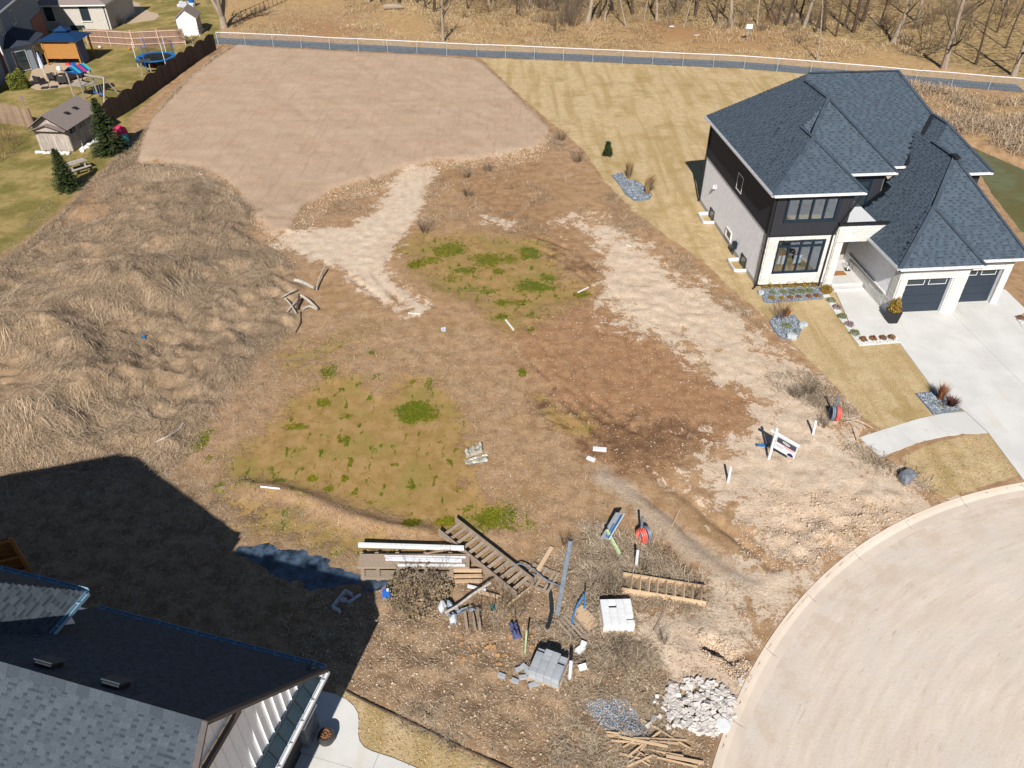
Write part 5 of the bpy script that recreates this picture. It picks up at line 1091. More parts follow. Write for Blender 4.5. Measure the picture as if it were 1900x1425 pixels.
# gazebo with blue tiered roof
g1, g0 = gv(153, 121), gv(90, 121); ang, W = frame_from(g0, g1)
gz_ = thing('gazebo', 'cedar gazebo with two tiered blue metal roof and plank back panel', 'gazebo', g0, ang); D = 3.2
for x in (0.07, W-.07):
    for y in (0.0, D): B().box((x,y,1.15),(.15,.15,2.3)).build('post', MAT['cedar'], gz_)
for y in (0.0, D): B().box((W/2,y,2.36),(W,.12,.14)).build('beam', MAT['cedar'], gz_)
for i in range(9): B().box((W/2,.0,.75+i*.165),(W-.32,.05,.155)).build('panel_board', MAT['cedar'], gz_)
roof_deck(gz_, roof_union([(-.35,W+.35,-.35,D+.35,2.44,.38,.38,.38,.38)]), MAT['blue_roof'])
b = B(); cx, cy = W/2, D/2; b.add([(cx-.75,cy-.65,3.16),(cx+.75,cy-.65,3.16),(cx+.75,cy+.65,3.16),(cx-.75,cy+.65,3.16),(cx,cy,3.62)], [(0,1,4),(1,2,4),(2,3,4),(3,0,4),(3,2,1,0)]); b.build('top_roof', MAT['blue_roof'], gz_)
b = B(); n = 14
for i in range(n):
    t0, t1 = i/n, (i+1)/n; o0, o1 = .05*math.sin(i*2.2), .05*math.sin((i+1)*2.2)
    b.add([(W+.12+o0,t0*1.7,.15),(W+.12+o1,t1*1.7,.15),(W+.05+o1*.3,t1*1.7,2.3),(W+.05+o0*.3,t0*1.7,2.3)], [(0,1,2,3)])
b.build('curtain', MAT['cloth_grey'], gz_)
# patio and what stands on it
B().prism(G((62,120),(150,112),(165,124),(168,136),(160,146),(140,157),(100,165),(68,167),(52,160)), -.2, .03).build('patio', MAT['paver'], kind='structure')
um = thing('parasol', 'closed white and blue striped parasol on the paved patio', 'parasol', gv(84, 141, .03)); B().tube([(0,0,0),(0,0,2.3)], .025, 6).build('pole', MAT['white_trim'], um); B().lathe([(.16,.75),(.2,.95),(.15,1.6),(.05,2.2),(.01,2.32)], n=10).build('canopy', MAT['white_trim'], um)
for k in range(5):
    a = k*1.256; B().tube([(math.cos(a)*.195,math.sin(a)*.195,.92),(math.cos(a)*.155,math.sin(a)*.155,1.6),(math.cos(a)*.055,math.sin(a)*.055,2.2)], .018, 4).build('stripe', MAT['blue_plastic'], um)
def seat(label, p, rz, w_, d_, h_, cat='chair', name='wicker_chair', grp=None):
    t = thing(name, label, cat, p, rz, grp); B().box((0,0,h_*.42),(w_,d_,h_*.18)).build('seat', MAT['wicker'], t); B().box((0,d_*.42,h_*.74),(w_,d_*.14,h_*.5)).build('backrest', MAT['wicker'], t)
    for s in (-1, 1): B().box((s*w_*.45,0,h_*.36),(w_*.1,d_*.8,h_*.7)).build('armrest', MAT['wicker'], t)
    return t
seat('dark wicker chair at the left end of the patio, beside the round cedar', gv(76,156,.03), 2.6, .8, .8, .85); seat('dark wicker chair in the middle of the patio front row', gv(101,150,.03), 2.9, .75, .7, .8); seat('dark wicker chair at the right of the patio front row', gv(120,156,.03), 3.3, .85, .85, .85); seat('long dark wicker sofa on the right side of the patio', gv(141,146,.03), 4.2, 2.2, .85, .85, 'sofa', 'wicker_sofa')
tb_ = thing('patio_table', 'low patio table with white bag on it between the wicker chairs', 'table', gv(112,140,.03)); B().box((0,0,.42),(1.1,.7,.05)).build('tabletop', MAT['paver'], tb_)
for sx in (-.45,.45):
    for sy in (-.27,.27): B().box((sx,sy,.2),(.06,.06,.395)).build('leg', MAT['wicker'], tb_)
tag(B().lathe([(.18,0),(.25,.15),(.22,.4),(.08,.48)], n=10).build('bag', MAT['white_trim'], loc=gv(112,140,.03)+Vector((.1,0,.446))), 'white and tan bag standing on the low patio table', 'bag')
ub = thing('parasol_stand', 'dark cross shaped parasol stand on the patio front edge', 'parasol stand', gv(92,163,.03), .3); B().box((-.42,0,.05),(.6,.6,.09)).build('slab', MAT['wicker'], ub); B().box((.42,0,.05),(.6,.6,.09)).build('slab', MAT['wicker'], ub); B().tube([(0,0,0),(0,0,.6)], .03, 6).build('stub', MAT['black_metal'], ub)
sv = thing('toy_shovel', 'purple toy shovel stuck upright in the lawn by the low wing', 'shovel', gv(46,196)); B().tube([(0,0,-.1),(0,0,.75)], .025, 6).build('shaft', MAT['purple'], sv); B().tube([(.09*math.cos(a)*1.0,0,.84+.09*math.sin(a)) for a in [i*PI/5 for i in range(11)]], .02, 5).build('handle', MAT['purple'], sv)
# play set
p_ = gv(160, 178); ps_ = thing('play_set', 'wooden swing frame and fort with blue red striped canopy beside the barn shed', 'play set', p_, -.5)
for x in (-.8, .8):
    for y in (-.7, .7): B().box((x,y,1.2),(.1,.1,2.4)).build('post', MAT['old_wood'], ps_)
B().box((0,0,1.15),(1.7,1.5,.06)).build('platform', MAT['old_wood'], ps_)
cols = [(30,90,170),(60,170,190),(30,80,160),(210,50,90),(30,90,170),(70,180,170)]
for i, c_ in enumerate(cols):
    y0 = -.85+i*1.7/6; B().add([(-.95,y0,2.35),(.95,y0,2.35),(.95,y0+.283,2.35+.0),(-.95,y0+.283,2.35)], [(0,1,2,3)]).add([(-.95,y0,2.35),(-.95,y0+.283,2.35),(0,y0+.283,2.85),(0,y0,2.85)], [(0,1,2,3)]).add([(.95,y0,2.36),(.95,y0+.283,2.36),(0,y0+.283,2.86),(0,y0,2.86)], [(3,2,1,0)]).build('canopy_stripe', MAT.setdefault(c_, simple('canopy_cloth', alb(*c_), .7, .2)), ps_)
B().bar((.8,0,2.1),(3.4,.2,2.1), .1, .14).build('swing_beam', MAT['old_wood'], ps_)
for s in (-1, 1): B().bar((3.3,.2,2.1),(3.6,s*1.0+.2,0), .1, .1).build('leg', MAT['old_wood'], ps_)
for x in (1.5, 2.4):
    sw = B().box((x,.1,.5),(.45,.22,.06)).build('swing_seat', MAT['blue_plastic'], ps_)
    for s in (-.2, .2): B().tube([(x+s,.1,.53),(x+s,.1,2.05)], .012, 4).build('chain', MAT['galvanised'], sw)
# trampoline, slide, bird house, balls
tr = thing('trampoline', 'round blue trampoline with dark net and white blue poles beside the scalloped fence', 'trampoline', gv(293, 122)); R_ = 1.95
b = B(); nn = 28
b.lathe([(R_-.32,.86),(R_+.05,.86),(R_+.05,.94),(R_-.32,.94),(R_-.32,.86)], n=nn, cap=False); b.build('frame_pad', MAT['tramp_blue'], tr); B().add([((R_-.3)*math.cos(2*PI*i/nn),(R_-.3)*math.sin(2*PI*i/nn),.9) for i in range(nn)], [tuple(range(nn))]).build('mat', MAT['net'], tr)
for i in range(6):
    a = i*PI/3+.3; B().tube([(R_*math.cos(a),R_*math.sin(a),0),(R_*math.cos(a),R_*math.sin(a),2.55)], .035, 6).build('pole', MAT['white_trim'] if i % 2 else MAT['tramp_blue'], tr)
    a2 = a+PI/3
    if i in (0, 1, 4):
        g = B()
        for j in range(14):
            t = (j+.5)/14; aa = a+(a2-a)*t; g.tube([(R_*math.cos(aa),R_*math.sin(aa),.95),(R_*math.cos(aa),R_*math.sin(aa),2.2+.25*(2*t-1)**2)], .012, 3, False)
        for j in range(9): z = 1.0+j*.15; g.tube([(R_*math.cos(a+(a2-a)*k/4),R_*math.sin(a+(a2-a)*k/4),z) for k in range(5)], .01, 3, False)
        g.build('net', MAT['net'], tr, kind='stuff')
sl_ = thing('toy_slide', 'small blue and red plastic slide in front of the trampoline', 'slide', gv(270, 121), -.4); B().box((0,0,.5),(.4,.6,1.0), tap=.8).build('ladder', MAT['blue_plastic'], sl_); B().bar((.15,0,.85),(1.5,-.1,.08), .45, .06).build('chute', MAT['red_plastic'], sl_)
bd = thing('bird_house', 'long dark roofed bird feeder on two posts at the scalloped fence', 'bird feeder', gv(273, 139), .55)
for x in (-.45, .45): B().box((x,0,.7),(.08,.08,1.4)).build('post', MAT['old_wood'], bd)
b = B(); b.bar((-.7,-.16,1.42),(.7,-.16,1.42), .4, .03, up=(0,-.5,1)); b.bar((-.7,.16,1.42),(.7,.16,1.42), .4, .03, up=(0,.5,1)); b.build('roof', MAT['dark_roof'], bd, kind='stuff') if 0 else b.build('roof', MAT['dark_roof'], bd)
def ball(label, p, r, mat): b = B(); b.add([(x*r, y*r, z*r+r) for x, y, z in _ICO2[0]], _ICO2[1]); return tag(b.build('ball', MAT[mat], loc=p), label, 'ball')
ball('orange yellow ball on the grass before the brown fence', gv(241, 93), .16, 'cedar'); ball('pale ball lying in the gazebo shadow', gv(186, 90), .16, 'white_trim')
for i, (px, mt_) in enumerate(((127, 'red_plastic'), (137, 'blue_plastic'), (145, 'cedar'))): tag(B().box((0,0,.12),(.5,.35,.24), tap=.7).build('toy', MAT[mt_], loc=gv(px, 121, .03), rz=i), ('red', 'blue', 'orange')[i]+' plastic toy on the paving under the gazebo', 'toy')
# board fences: every board by itself
def board_fence(label, base, H_, mat, seed, scal=0.0, period=2.4, bw=.14, rails=None, rail_side=-1, cap=False, posts=True):
    rg = random.Random(seed); t = thing('board_fence', label, 'fence'); s = 0.0
    for k in range(len(base)-1):
        a, c = Vector(base[k]), Vector(base[k+1]); d = (c-a); L = d.length; d.normalize(); n = max(1, round(L/bw)); ang = math.atan2(d.y, d.x); nrm_ = Vector((-d.y, d.x, 0))*rail_side
        for i in range(n):
            p = a+d*(i+.5)*L/n; h = H_+scal*abs(math.sin(PI*(s+(i+.5)*L/n)/period))+rg.uniform(-.015, .015)
            B().box((0,0,h/2),(L/n-.006,.022,h), tap=1.0).build('board', MAT[mat], t, loc=(p.x, p.y, gz(p.x, p.y)-.02), rz=ang)
        m_ = max(1, round(L/2.4))
        for i in range(m_+1):
            p = a+d*i*L/m_+nrm_*.07
            if posts: B().box((0,0,H_*.52),(.1,.1,H_*1.04)).build('post', MAT['rail_wood' if rails else mat], t, loc=(p.x, p.y, gz(p.x, p.y)), rz=ang)
        for z in (rails or (.35, H_-.3)):
            p, q = a+nrm_*.05, c+nrm_*.05; B().bar((p.x,p.y,z+gz(p.x,p.y)),(q.x,q.y,z+gz(q.x,q.y)), .045, .09).build('rail', MAT['rail_wood' if rails else mat], t)
        s += L
    return t
board_fence('dark scallop topped board fence between the green yard and the dirt lot', [gv(199,231),gv(245,203),gv(300,163),gv(358,119),gv(402,92)], 1.6, 'dark_fence', 1, .32, 2.5, .16, rail_side=1)
board_fence('reddish brown board fence with three pale rails behind the trampoline', [gv(165,83),gv(250,88),gv(345,83)], 1.75, 'stained_wood', 2, .0, 2.5, .15, (.3,.95,1.6), -1)
board_fence('grey weathered board fence with curved top left of the barn shed', [gv(-60,222),gv(0,228),gv(64,237)], 1.6, 'fence_wood', 3, .3, 3.4, .15, rail_side=1)
# weathered barn shed
s0, s1 = gv(77, 279), gv(137, 281); ang, W = frame_from(s0, s1); D = (gv(171,194,2.05)-gv(121,228.5,2.05)).length
bn = thing('shed', 'weathered grey barn board shed with shingled gable roof and turquoise windows', 'shed', s0, ang); E_, A_ = 2.05, 2.95
for i in range(12):
    x0 = i*W/12; x1 = x0+W/12-.008; zt = lambda x: E_+(A_-E_)*(1-abs(x-W/2)/(W/2))-.05
    b = B(); q = [(x0,.02),(x1,.02),(x1,zt(x1)),(x0,zt(x0))]; b.add([(x,-.02,z) for x,z in q]+[(x,.02,z) for x,z in q], [(0,1,2,3),(1,5,6,2),(0,3,7,4),(4,7,6,5)]); b.build('board', MAT['stained_wood'] if 3 < i < 8 and 0 else MAT['old_wood'], bn)
for i in range(int(D/.16)): B().mm((W-.02,.04+i*.16,.02),(W+.02,.04+i*.16+.152,E_-.03)).build('board', MAT['old_wood'], bn)
B().mm((.02,.03,0),(W-.03,D-.05,E_-.02)).build('wall', MAT['old_wood'], bn)
rr_ = B(); o = .35
for s in (-1, 1):
    xe = W/2+s*(W/2+o); ze = E_-o*(A_-E_)/(W/2)
    vs_ = [(W/2,-o,A_),(xe,-o,ze),(xe,D+.2,ze),(W/2,D+.2,A_)]; vs_ += [(x,y,z+.05) for x,y,z in vs_]
    rr_.add(vs_, [(3,2,1,0),(4,5,6,7),(0,1,5,4),(1,2,6,5),(2,3,7,6)])
rr_.build('roof', MAT['brown_roof'], bn)
for s in (-1, 1):
    xe = W/2+s*(W/2+o); ze = E_-o*(A_-E_)/(W/2); B().bar((W/2,-o-.015,A_-.03),(xe,-o-.015,ze-.03), .03, .14, up=(0,1,0)).build('barge_board', MAT['black_metal'], bn)
    xe = W/2+s*(W/2+.12); b = B(); vs_ = [(W/2,-.5,2.22),(xe,-.5,1.72),(xe,.0,1.72),(W/2,.0,2.22)]; vs_ += [(x,y,z+.04) for x,y,z in vs_]; b.add(vs_, [(3,2,1,0),(4,5,6,7),(0,1,5,4),(1,2,6,5)]); b.build('awning_roof', MAT['brown_roof'], bn)
    B().bar((W/2,-.515,2.2),(xe,-.515,1.7), .03, .1, up=(0,1,0)).build('barge_board', MAT['black_metal'], bn)
B().add([(.0,-.4,1.72),(W,-.4,1.72),(W/2,-.4,2.2),(.0,-.36,1.72),(W,-.36,1.72),(W/2,-.36,2.2)], [(0,1,2),(3,5,4)]).build('awning_gable', MAT['old_wood'], bn); B().mm((-.02,-.05,1.55),(W+.02,-.02,1.68)).build('lintel', MAT['wood_chair'], bn)
for i in range(3): y = .25+i*D*.3; window(bn, 'u', W+.02, 1, y, y+D*.2, 1.25, 1.85, 2, fw=.06, frame='turquoise', pane='dark_glass', depth=.04)
for f in (.35, .62): B().box((W*.78,D*f,E_+(A_-E_)*.48+.1),(.32,.3,.1)).build('roof_vent', MAT['black_metal'], bn)
rg = random.Random(17)
for i in range(70):
    t = rg.random(); 
    if t < .55: x, y = W*(t/.55)*1.05-.15, -.35-rg.uniform(0, .35)
    else: x, y = W+.3+rg.uniform(0, .5), (t-.55)/.45*D*.75-.4
    c_, s_ = math.cos(ang), math.sin(ang); tag(B().rock((0,0,0),(.36,.3,.24), rg).build('rock', MAT['white_stone'], loc=(s0.x+c_*x-s_*y, s0.y+s_*x+c_*y, gz(s0.x+c_*x-s_*y, s0.y+s_*x+c_*y)+.06)), 'white rock edging the foot of the barn shed', 'rock', 'white rocks round the barn shed')
ch = thing('garden_chair', 'folded white garden chair leaning in the shade of the barn shed', 'chair', gv(146, 272), 1.2); B().box((0,0,.45),(.5,.5,.05)).build('seat', MAT['white_trim'], ch); B().bar((0,.25,.45),(0,.5,1.0), .5, .04, up=(0,1,0)).build('backrest', MAT['white_trim'], ch)
for sx in (-.2,.2):
    for sy in (-.2,.2): B().tube([(sx,sy,.42),(sx,sy*1.2,0)], .02, 5).build('leg', MAT['white_trim'], ch)
pk = thing('picnic_table', 'grey wooden picnic table with two benches beside the small spruce', 'picnic table', at(146, 318), .9)
for i in range(4): B().box((0,-.3+i*.2,.74),(1.5,.18,.04)).build('table_board', MAT['old_wood'], pk)
for s in (-1, 1):
    B().box((0,s*.72,.44),(1.5,.25,.04)).build('bench', MAT['old_wood'], pk); B().box((s*.5,0,.40),(.06,1.5,.07)).build('brace', MAT['old_wood'], pk)
    for q in (-1, 1): B().bar((s*.5,q*.2,.72),(s*.5,q*.62,0), .08, .05, up=(1,0,0)).build('leg', MAT['old_wood'], pk)
pkc = thing('covered_barbecue', 'bright pink cover draped over a cart behind the tall spruce', 'cover', at(227, 258), .3); B().lathe([(.55,.35),(.6,.6),(.5,.95),(.2,1.1),(.02,1.12)], n=9, sx=1.0, sy=.7).build('cover', MAT['pink'], pkc); B().box((0,0,.2),(.7,.5,.4)).build('cart', MAT['black_metal'], pkc)
tag(B().lathe([(.28,0),(.34,.9),(.36,.92),(.3,.98)], n=8).build('bin', MAT['teal'], loc=at(236, 272)), 'teal plastic bin in the shade behind the tall spruce', 'bin')
# small white shed by the end of the fence
s0, s1 = gv(334, 67), gv(370, 65.5); ang, W = frame_from(s0, s1); D = 3.0; ss_ = thing('shed', 'small shed with white gable front and grey shingle roof at the fence end', 'shed', s0, ang); E_, A_ = 2.0, 2.85
b = B(); b.add([(0,0,0),(W,0,0),(W,0,E_),(W/2,0,A_-.05),(0,0,E_),(0,.06,0),(W,.06,0),(W,.06,E_),(W/2,.06,A_-.05),(0,.06,E_)], [(0,1,2,3,4),(1,6,7,2),(4,9,5,0)]); b.build('front_wall', MAT['white_board'], ss_); B().mm((.01,.06,0),(W-.01,D,E_)).build('wall', MAT['stone_wall'], ss_)
b = B()
for s in (-1, 1):
    xe = W/2+s*(W/2+.2); ze = E_-.2*(A_-E_)/(W/2); vs_ = [(W/2,-.2,A_),(xe,-.2,ze),(xe,D+.2,ze),(W/2,D+.2,A_)]; vs_ += [(x,y,z+.06) for x,y,z in vs_]; b.add(vs_, [(3,2,1,0),(4,5,6,7),(0,1,5,4),(1,2,6,5),(2,3,7,6)])
b.build('roof', MAT['brown_roof'], ss_); B().mm((-.1,-.1,-.05),(W+.12,D+.1,.12)).build('plinth', MAT['white_trim'], ss_)
br = thing('water_barrel', 'blue barrel on a white stand behind the small white shed', 'barrel', gv(357, 12)); B().lathe([(.4,0),(.4,.5)], n=8).build('stand', MAT['white_trim'], br); B().lathe([(.35,.5),(.45,.9),(.4,1.4),(.1,1.5)], n=10).build('barrel', MAT['blue_plastic'], br)
rg = random.Random(8)
for i in range(9): boulder('rounded rock of the small rockery behind the white shed', gv(334+i*3.2, 14-rg.uniform(0, 7)), (.6,.5,.4), 20+i, 'boulder')['group'] = 'rockery behind the white shed'
bf = thing('iron_fence', 'black iron railing behind the forked garden tree', 'fence'); a, c = gv(432,47), gv(530,3)
for i in range(13): q = a.lerp(c, i/12); B().box((0,0,.6),(.05,.05,1.2)).build('post', MAT['black_metal'], bf, loc=q)
for z in (.2, 1.1): B().bar(a+Vector((0,0,z)), c+Vector((0,0,z)), .04, .04).build('rail', MAT['black_metal'], bf)
for i in range(7): shrub(1, gv(436+i*9, 50-i*5), .55, 'dark low shrub in the row along the black iron railing', 'bark_dark', 'hedge along the iron railing', rz=i)
for i, (px, py) in enumerate([(12,262),(20,285),(2,300),(30,270)]): shrub(2, at(px, py), .55, ('bare rusty shrub','bare twiggy shrub','low bare shrub','thin bare shrub')[i]+' at the left edge, '+('under the grey board fence','nearest the barn shed front','farthest left','beside the tripod shadow')[i], 'twig_red', rz=i)
# ------------------------------------------------------------------ what lies about on the lot
mk('grey_timber', alb(168,150,132), .9, .15, var=.25, stretch=(6,6,.8), rnd=.12); mk('new_timber', alb(214,184,150), .85, .2, var=.18, stretch=(6,6,.8), rnd=.14); mk('white_block', alb(240,240,242), .85, .2, var=.08, rnd=.06); mk('grey_block', alb(176,180,186), .85, .2, var=.12, rnd=.12)
mk('pvc', alb(246,246,250), .4, .4, var=.03); mk('galv_sheet', alb(160,172,186), .45, .5, var=.2, metal=.2); mk('black_pipe', (.02,.026,.03,1), .5, .35); mk('coil_red', alb(222,104,90), .5, .35); mk('coil_grey', alb(120,134,152), .5, .4); mk('rope_blue', alb(60,130,190), .7, .2); mk('plastic_film', alb(170,166,152), .35, .5, var=.25); mk('brick_orange', alb(196,152,108), .85, .2, var=.2, rnd=.15); mk('denim', alb(92,98,138), .9, .1, var=.3); mk('drift', alb(186,176,166), .9, .1, var=.25); mk('cobble', alb(220,212,206), .85, .2, var=.12, rnd=.12); mk('pale_green', alb(186,206,160), .7, .2); mk('scrap_white', alb(208,212,220), .6, .3, var=.12)
def board(name, label, a, c, wd, th, mat, cat='board', group=None, za=0.0, zc=0.0, up=(0, 0, 1)):
    p, q = at(*a, dz=za+th/2), at(*c, dz=zc+th/2); b = B(); m_ = (p+q)/2; b.bar(p-m_, q-m_, wd, th, up); return tag(b.build(name, MAT[mat], loc=m_), label, cat, group)
def stairs(label, a, c, a2, n, mat, h, lean, tw=.26):
    P0, P1, Q0 = at(*a), at(*c), at(*a2); d = P1-P0; L = d.length; ang = math.atan2(d.y, d.x); R = Matrix.Rotation(-ang, 3, 'Z'); W = abs((R @ (Q0-P0)).y); z0 = (P0.z+P1.z)/2
    t = thing('wooden_stairs', label, 'stairs', (P0.x, P0.y, z0), ang)
    for y in (0, W): B().bar((-.1,y,h*.6),(L+.1,y,h*.6), .05, h).build('stringer', MAT[mat], t)
    for i in range(n):
        x = L*(i+.6)/n; Rm = Matrix.Rotation(lean, 3, 'Y'); B().box((x,W/2,h*.78),(tw,W-.055,.035), Rm).build('tread', MAT[mat], t)
    return t
stairs('long weathered wooden staircase lying across the lumber pile', (818,996), (955,1108), (846,974), 12, 'grey_timber', .34, .2, .13)
stairs('short pale wooden staircase lying beside the white block pallet', (1157,1103), (1303,1125), (1168,1076), 9, 'new_timber', .30, -1.05)
for nm, a, c, wd, th, mt_, za, lb in [('lumber_board',(668,1027),(862,1033),.12,.16,'white_trim',.42,'long white painted beam at the back of the lumber stack'),('lumber_sheet',(668,1052),(872,1052),.62,.10,'grey_timber',.28,'wide grey panel in the middle of the lumber stack'),('lumber_board',(718,1050),(858,1054),.13,.09,'pvc',.385,'bright white trim board lying on the wide lumber panel'),('lumber_board',(716,1045),(865,1047),.06,.06,'pvc',.385,'thin white strip behind the bright trim board'),('lumber_board',(740,1062),(864,1062),.07,.08,'white_trim',.385,'thin white batten along the front edge of the lumber stack'),
      ('lumber_board',(672,1071),(842,1075),.36,.12,'grey_timber',.10,'wide pale plank lowest at the front of the lumber stack'),('lumber_board',(842,1066),(894,1066),.10,.1,'new_timber',.18,'short wooden slat at the right of the stack, rear one'),('lumber_board',(842,1074),(894,1073),.10,.1,'new_timber',.1,'short wooden slat at the right of the stack, middle one'),('lumber_board',(845,1081),(895,1080),.10,.1,'new_timber',.02,'short wooden slat at the right of the stack, front one'),('lumber_board',(790,1042),(838,1034),.04,.04,'grey_timber',.44,'thin loose strip lying askew on the lumber stack'),
      ('plank',(1024,1019),(997,1064),.16,.05,'new_timber',.10,'pale plank lying slantwise over the broken grey pallet'),('plank',(944,1040),(975,1062),.1,.05,'grey_timber',.02,'grey stick beside the long staircase foot'),('plank',(986,1092),(940,1128),.07,.05,'new_timber',.1,'pale stick beneath the end of the long staircase'),('plank',(880,1100),(925,1112),.12,.05,'new_timber',.12,'pale plank on the brush below the long staircase'),('plank',(868,1092),(902,1100),.08,.1,'white_trim',.1,'short white frame piece in the brush under the stairs'),
      ('plank',(1231,1137),(1213,1172),.07,.05,'grey_timber',.0,'dark stick stuck in the sand right of the white pallet'),('plank',(1405,1048),(1416,1066),.1,.05,'new_timber',.0,'short pale stick at the end of the ruts near the kerb'),('plank',(1238,995),(1262,945),.04,.03,'new_timber',.02,'long thin stick lying on the grey track'),('plank',(938,594),(953,613),.09,.05,'white_trim',.0,'white stick at the corner of the wet clay'),('plank',(1072,544),(1092,534),.07,.05,'white_trim',.02,'white stick lying on the green moss patch'),('plank',(757,581),(780,583),.05,.04,'white_trim',.0,'thin white stick at the end of the sandy tracks'),
      ('plank',(1100,834),(1125,836),.2,.1,'white_block',.0,'flat white slab fragment on the wet clay'),('plank',(1089,850),(1104,856),.16,.1,'white_block',.0,'small pale slab fragment below the flat white slab'),('plank',(1162,455),(1171,458),.1,.05,'white_trim',.0,'tiny pale board on the light sand strip')]: board(nm, lb, a, c, wd, th, mt_, 'board', None, za, za)
for i, x in enumerate((672, 700, 738, 790, 836)): board('bearer', 'wooden bearer block under the lumber stack, number %s from the left' % 'one two three four five'.split()[i], (x,1033), (x+3,1078), .14, .28, 'grey_timber', 'bearer', 'bearers under the lumber stack')
def pallet(label, p, rz, w_=1.05, d_=1.2, mat='grey_timber', n=7, miss=()):
    t = thing('pallet', label, 'pallet', p, rz)
    for x in (-w_/2+.05, 0, w_/2-.05): B().box((x,0,.06),(.09,d_,.1)).build('bearer', MAT[mat], t)
    for i in range(n):
        if i not in miss: B().box((0,-d_/2+.055+i*(d_-.11)/(n-1),.122),(w_,.1,.02)).build('slat', MAT[mat], t)
    return t
pw = at(1143, 1152); pallet('pallet carrying the stack of bright white blocks', pw, .03, 1.2, 1.12, 'new_timber', 7)
def block_stack(p, rz, nx_, ny_, nz_, d, mat, label, group, gaps=(), z0=.135):
    c_, s_ = math.cos(rz), math.sin(rz); rg = random.Random(6); me = B().box((0,0,0),(d[0]-.006,d[1]-.006,d[2]-.004)).mesh('block_mesh'); me.materials.append(MAT[mat])
    for k in range(nz_):
        for i in range(nx_):
            for j in range(ny_):
                if 0 < i < nx_-1 and 0 < j < ny_-1 and k < nz_-1: continue
                if k == nz_-1 and (i, j) in gaps: continue
                x = (i-(nx_-1)/2)*d[0]; y = (j-(ny_-1)/2)*d[1]; o = link('paving_block', me); o.location = (p.x+c_*x-s_*y, p.y+s_*x+c_*y, p.z+z0+d[2]*(k+.5)); o.rotation_euler = (0, 0, rz+rg.uniform(-.02, .02)); tag(o, label, 'block', group)
block_stack(pw, .03, 4, 6, 4, (.27,.175,.10), 'white_block', 'bright white block in the square stack on its pallet', 'white blocks on the pallet', {(1,4),(3,1)})
pg = at(1017, 1249); a_ = at(988,1262); c_ = at(1040,1278); rzg = math.atan2(c_.y-a_.y, c_.x-a_.x); pallet('pallet carrying the stepped stack of grey blocks', pg, rzg, 1.1, 1.0, 'new_timber', 6)
B().box((0,0,-.055),(1.1,1.0,.1))
block_stack(pg, rzg, 4, 5, 4, (.26,.19,.11), 'grey_block', 'grey block in the stepped stack on its pallet', 'grey blocks on the pallet', {(0,4),(3,4),(3,3)}, .14)
pallet('slatted grey pallet with a plywood piece on it, left of the white blocks', at(1074,1161), -.95, 1.15, 1.2, 'grey_timber', 8); tag(B().box((0,0,0),(.5,.95,.02)).build('plywood', MAT['new_timber'], loc=at(1086,1151,.16), rz=.62), 'tan plywood piece lying on the slatted pallet', 'plywood')
pallet('broken grey pallet beside the upright steel channel', at(1004,1075), 1.1, 1.0, 1.1, 'grey_timber', 7, (2,5)); pallet('old pallet mostly hidden behind the plywood pallet', at(1100,1142), -.8, .8, .8, 'grey_timber', 6)
for i, (px, py, rz) in enumerate([(963,1243,.4),(974,1239,-.7),(970,1258,.1),(985,1261,-.6),(979,1250,-1.1),(988,1272,.45),(931,1255,-.4),(956,1265,-.45),(995,1270,.2)]): tag(B().box((0,0,.055),(.27,.13,.11)).build('paving_block', MAT['grey_block'], loc=at(px, py, -.01), rz=rz), 'loose grey block lying left of the grey block pallet', 'block', 'loose grey blocks by the pallet')
for i, (px, py, rz, lb) in enumerate([(1075,1209,.7,'white square block lying flat before the slatted pallet'),(1081,1200,1.3,'white block propped up before the slatted pallet'),(1080,1240,.3,'small white scrap beside the white pipe')]): tag(B().box((0,0,.1),(.26,.2,.16), Matrix.Rotation(.3*i, 3, 'X')).build('paving_block', MAT['white_block'], loc=at(px, py, -.02), rz=rz), lb, 'block')
me = B().box((0,0,.05),(.16,.08,.06)).mesh('brick_mesh'); me.materials.append(MAT['brick_orange']); rg = random.Random(12)
for i in range(20):
    o = link('brick', me); o.location = at(rg.uniform(855,1000), rg.uniform(1180,1235), -.02); o.rotation_euler = (rg.uniform(-.3,.3), rg.uniform(-.3,.3), rg.uniform(0,3)); tag(o, 'tan orange brick scrap scattered before the brush pile', 'brick', 'tan bricks before the brush pile')
# pipes, posts, coils
def pipe(label, a, h, r=.055, lean=(0, 0), mat='pvc', name='pipe', cat='pipe'):
    p = at(*a); b = B(); b.tube([(0,0,-.2),(lean[0],lean[1],h)], r, 10); return tag(b.build(name, MAT[mat], loc=p), label, cat)
pipe('white upright pipe in front of the first red coil', (1180,1054), .98, lean=(-.03,0)); pipe('white upright pipe at the right of the grey block pallet', (1057,1259), .95, .06); pipe('white upright pipe nearest the pavement end', (1509,806), .8, lean=(-.08,0)); pipe('white upright pipe on the sand by the wet clay', (1351,895), .85, lean=(-.02,.05))
pipe('pale green stake standing left of the grey block pallet', (974,1214), 1.0, .035, (.05,.25), 'pale_green', 'stake', 'stake'); pipe('blue topped stake behind the slatted pallet', (1084,1133), .95, .03, (0,.1), 'rope_blue', 'stake', 'stake'); pipe('wooden marker stake at the pavement end', (1589,818), .75, .025, mat='new_timber', name='stake', cat='stake')
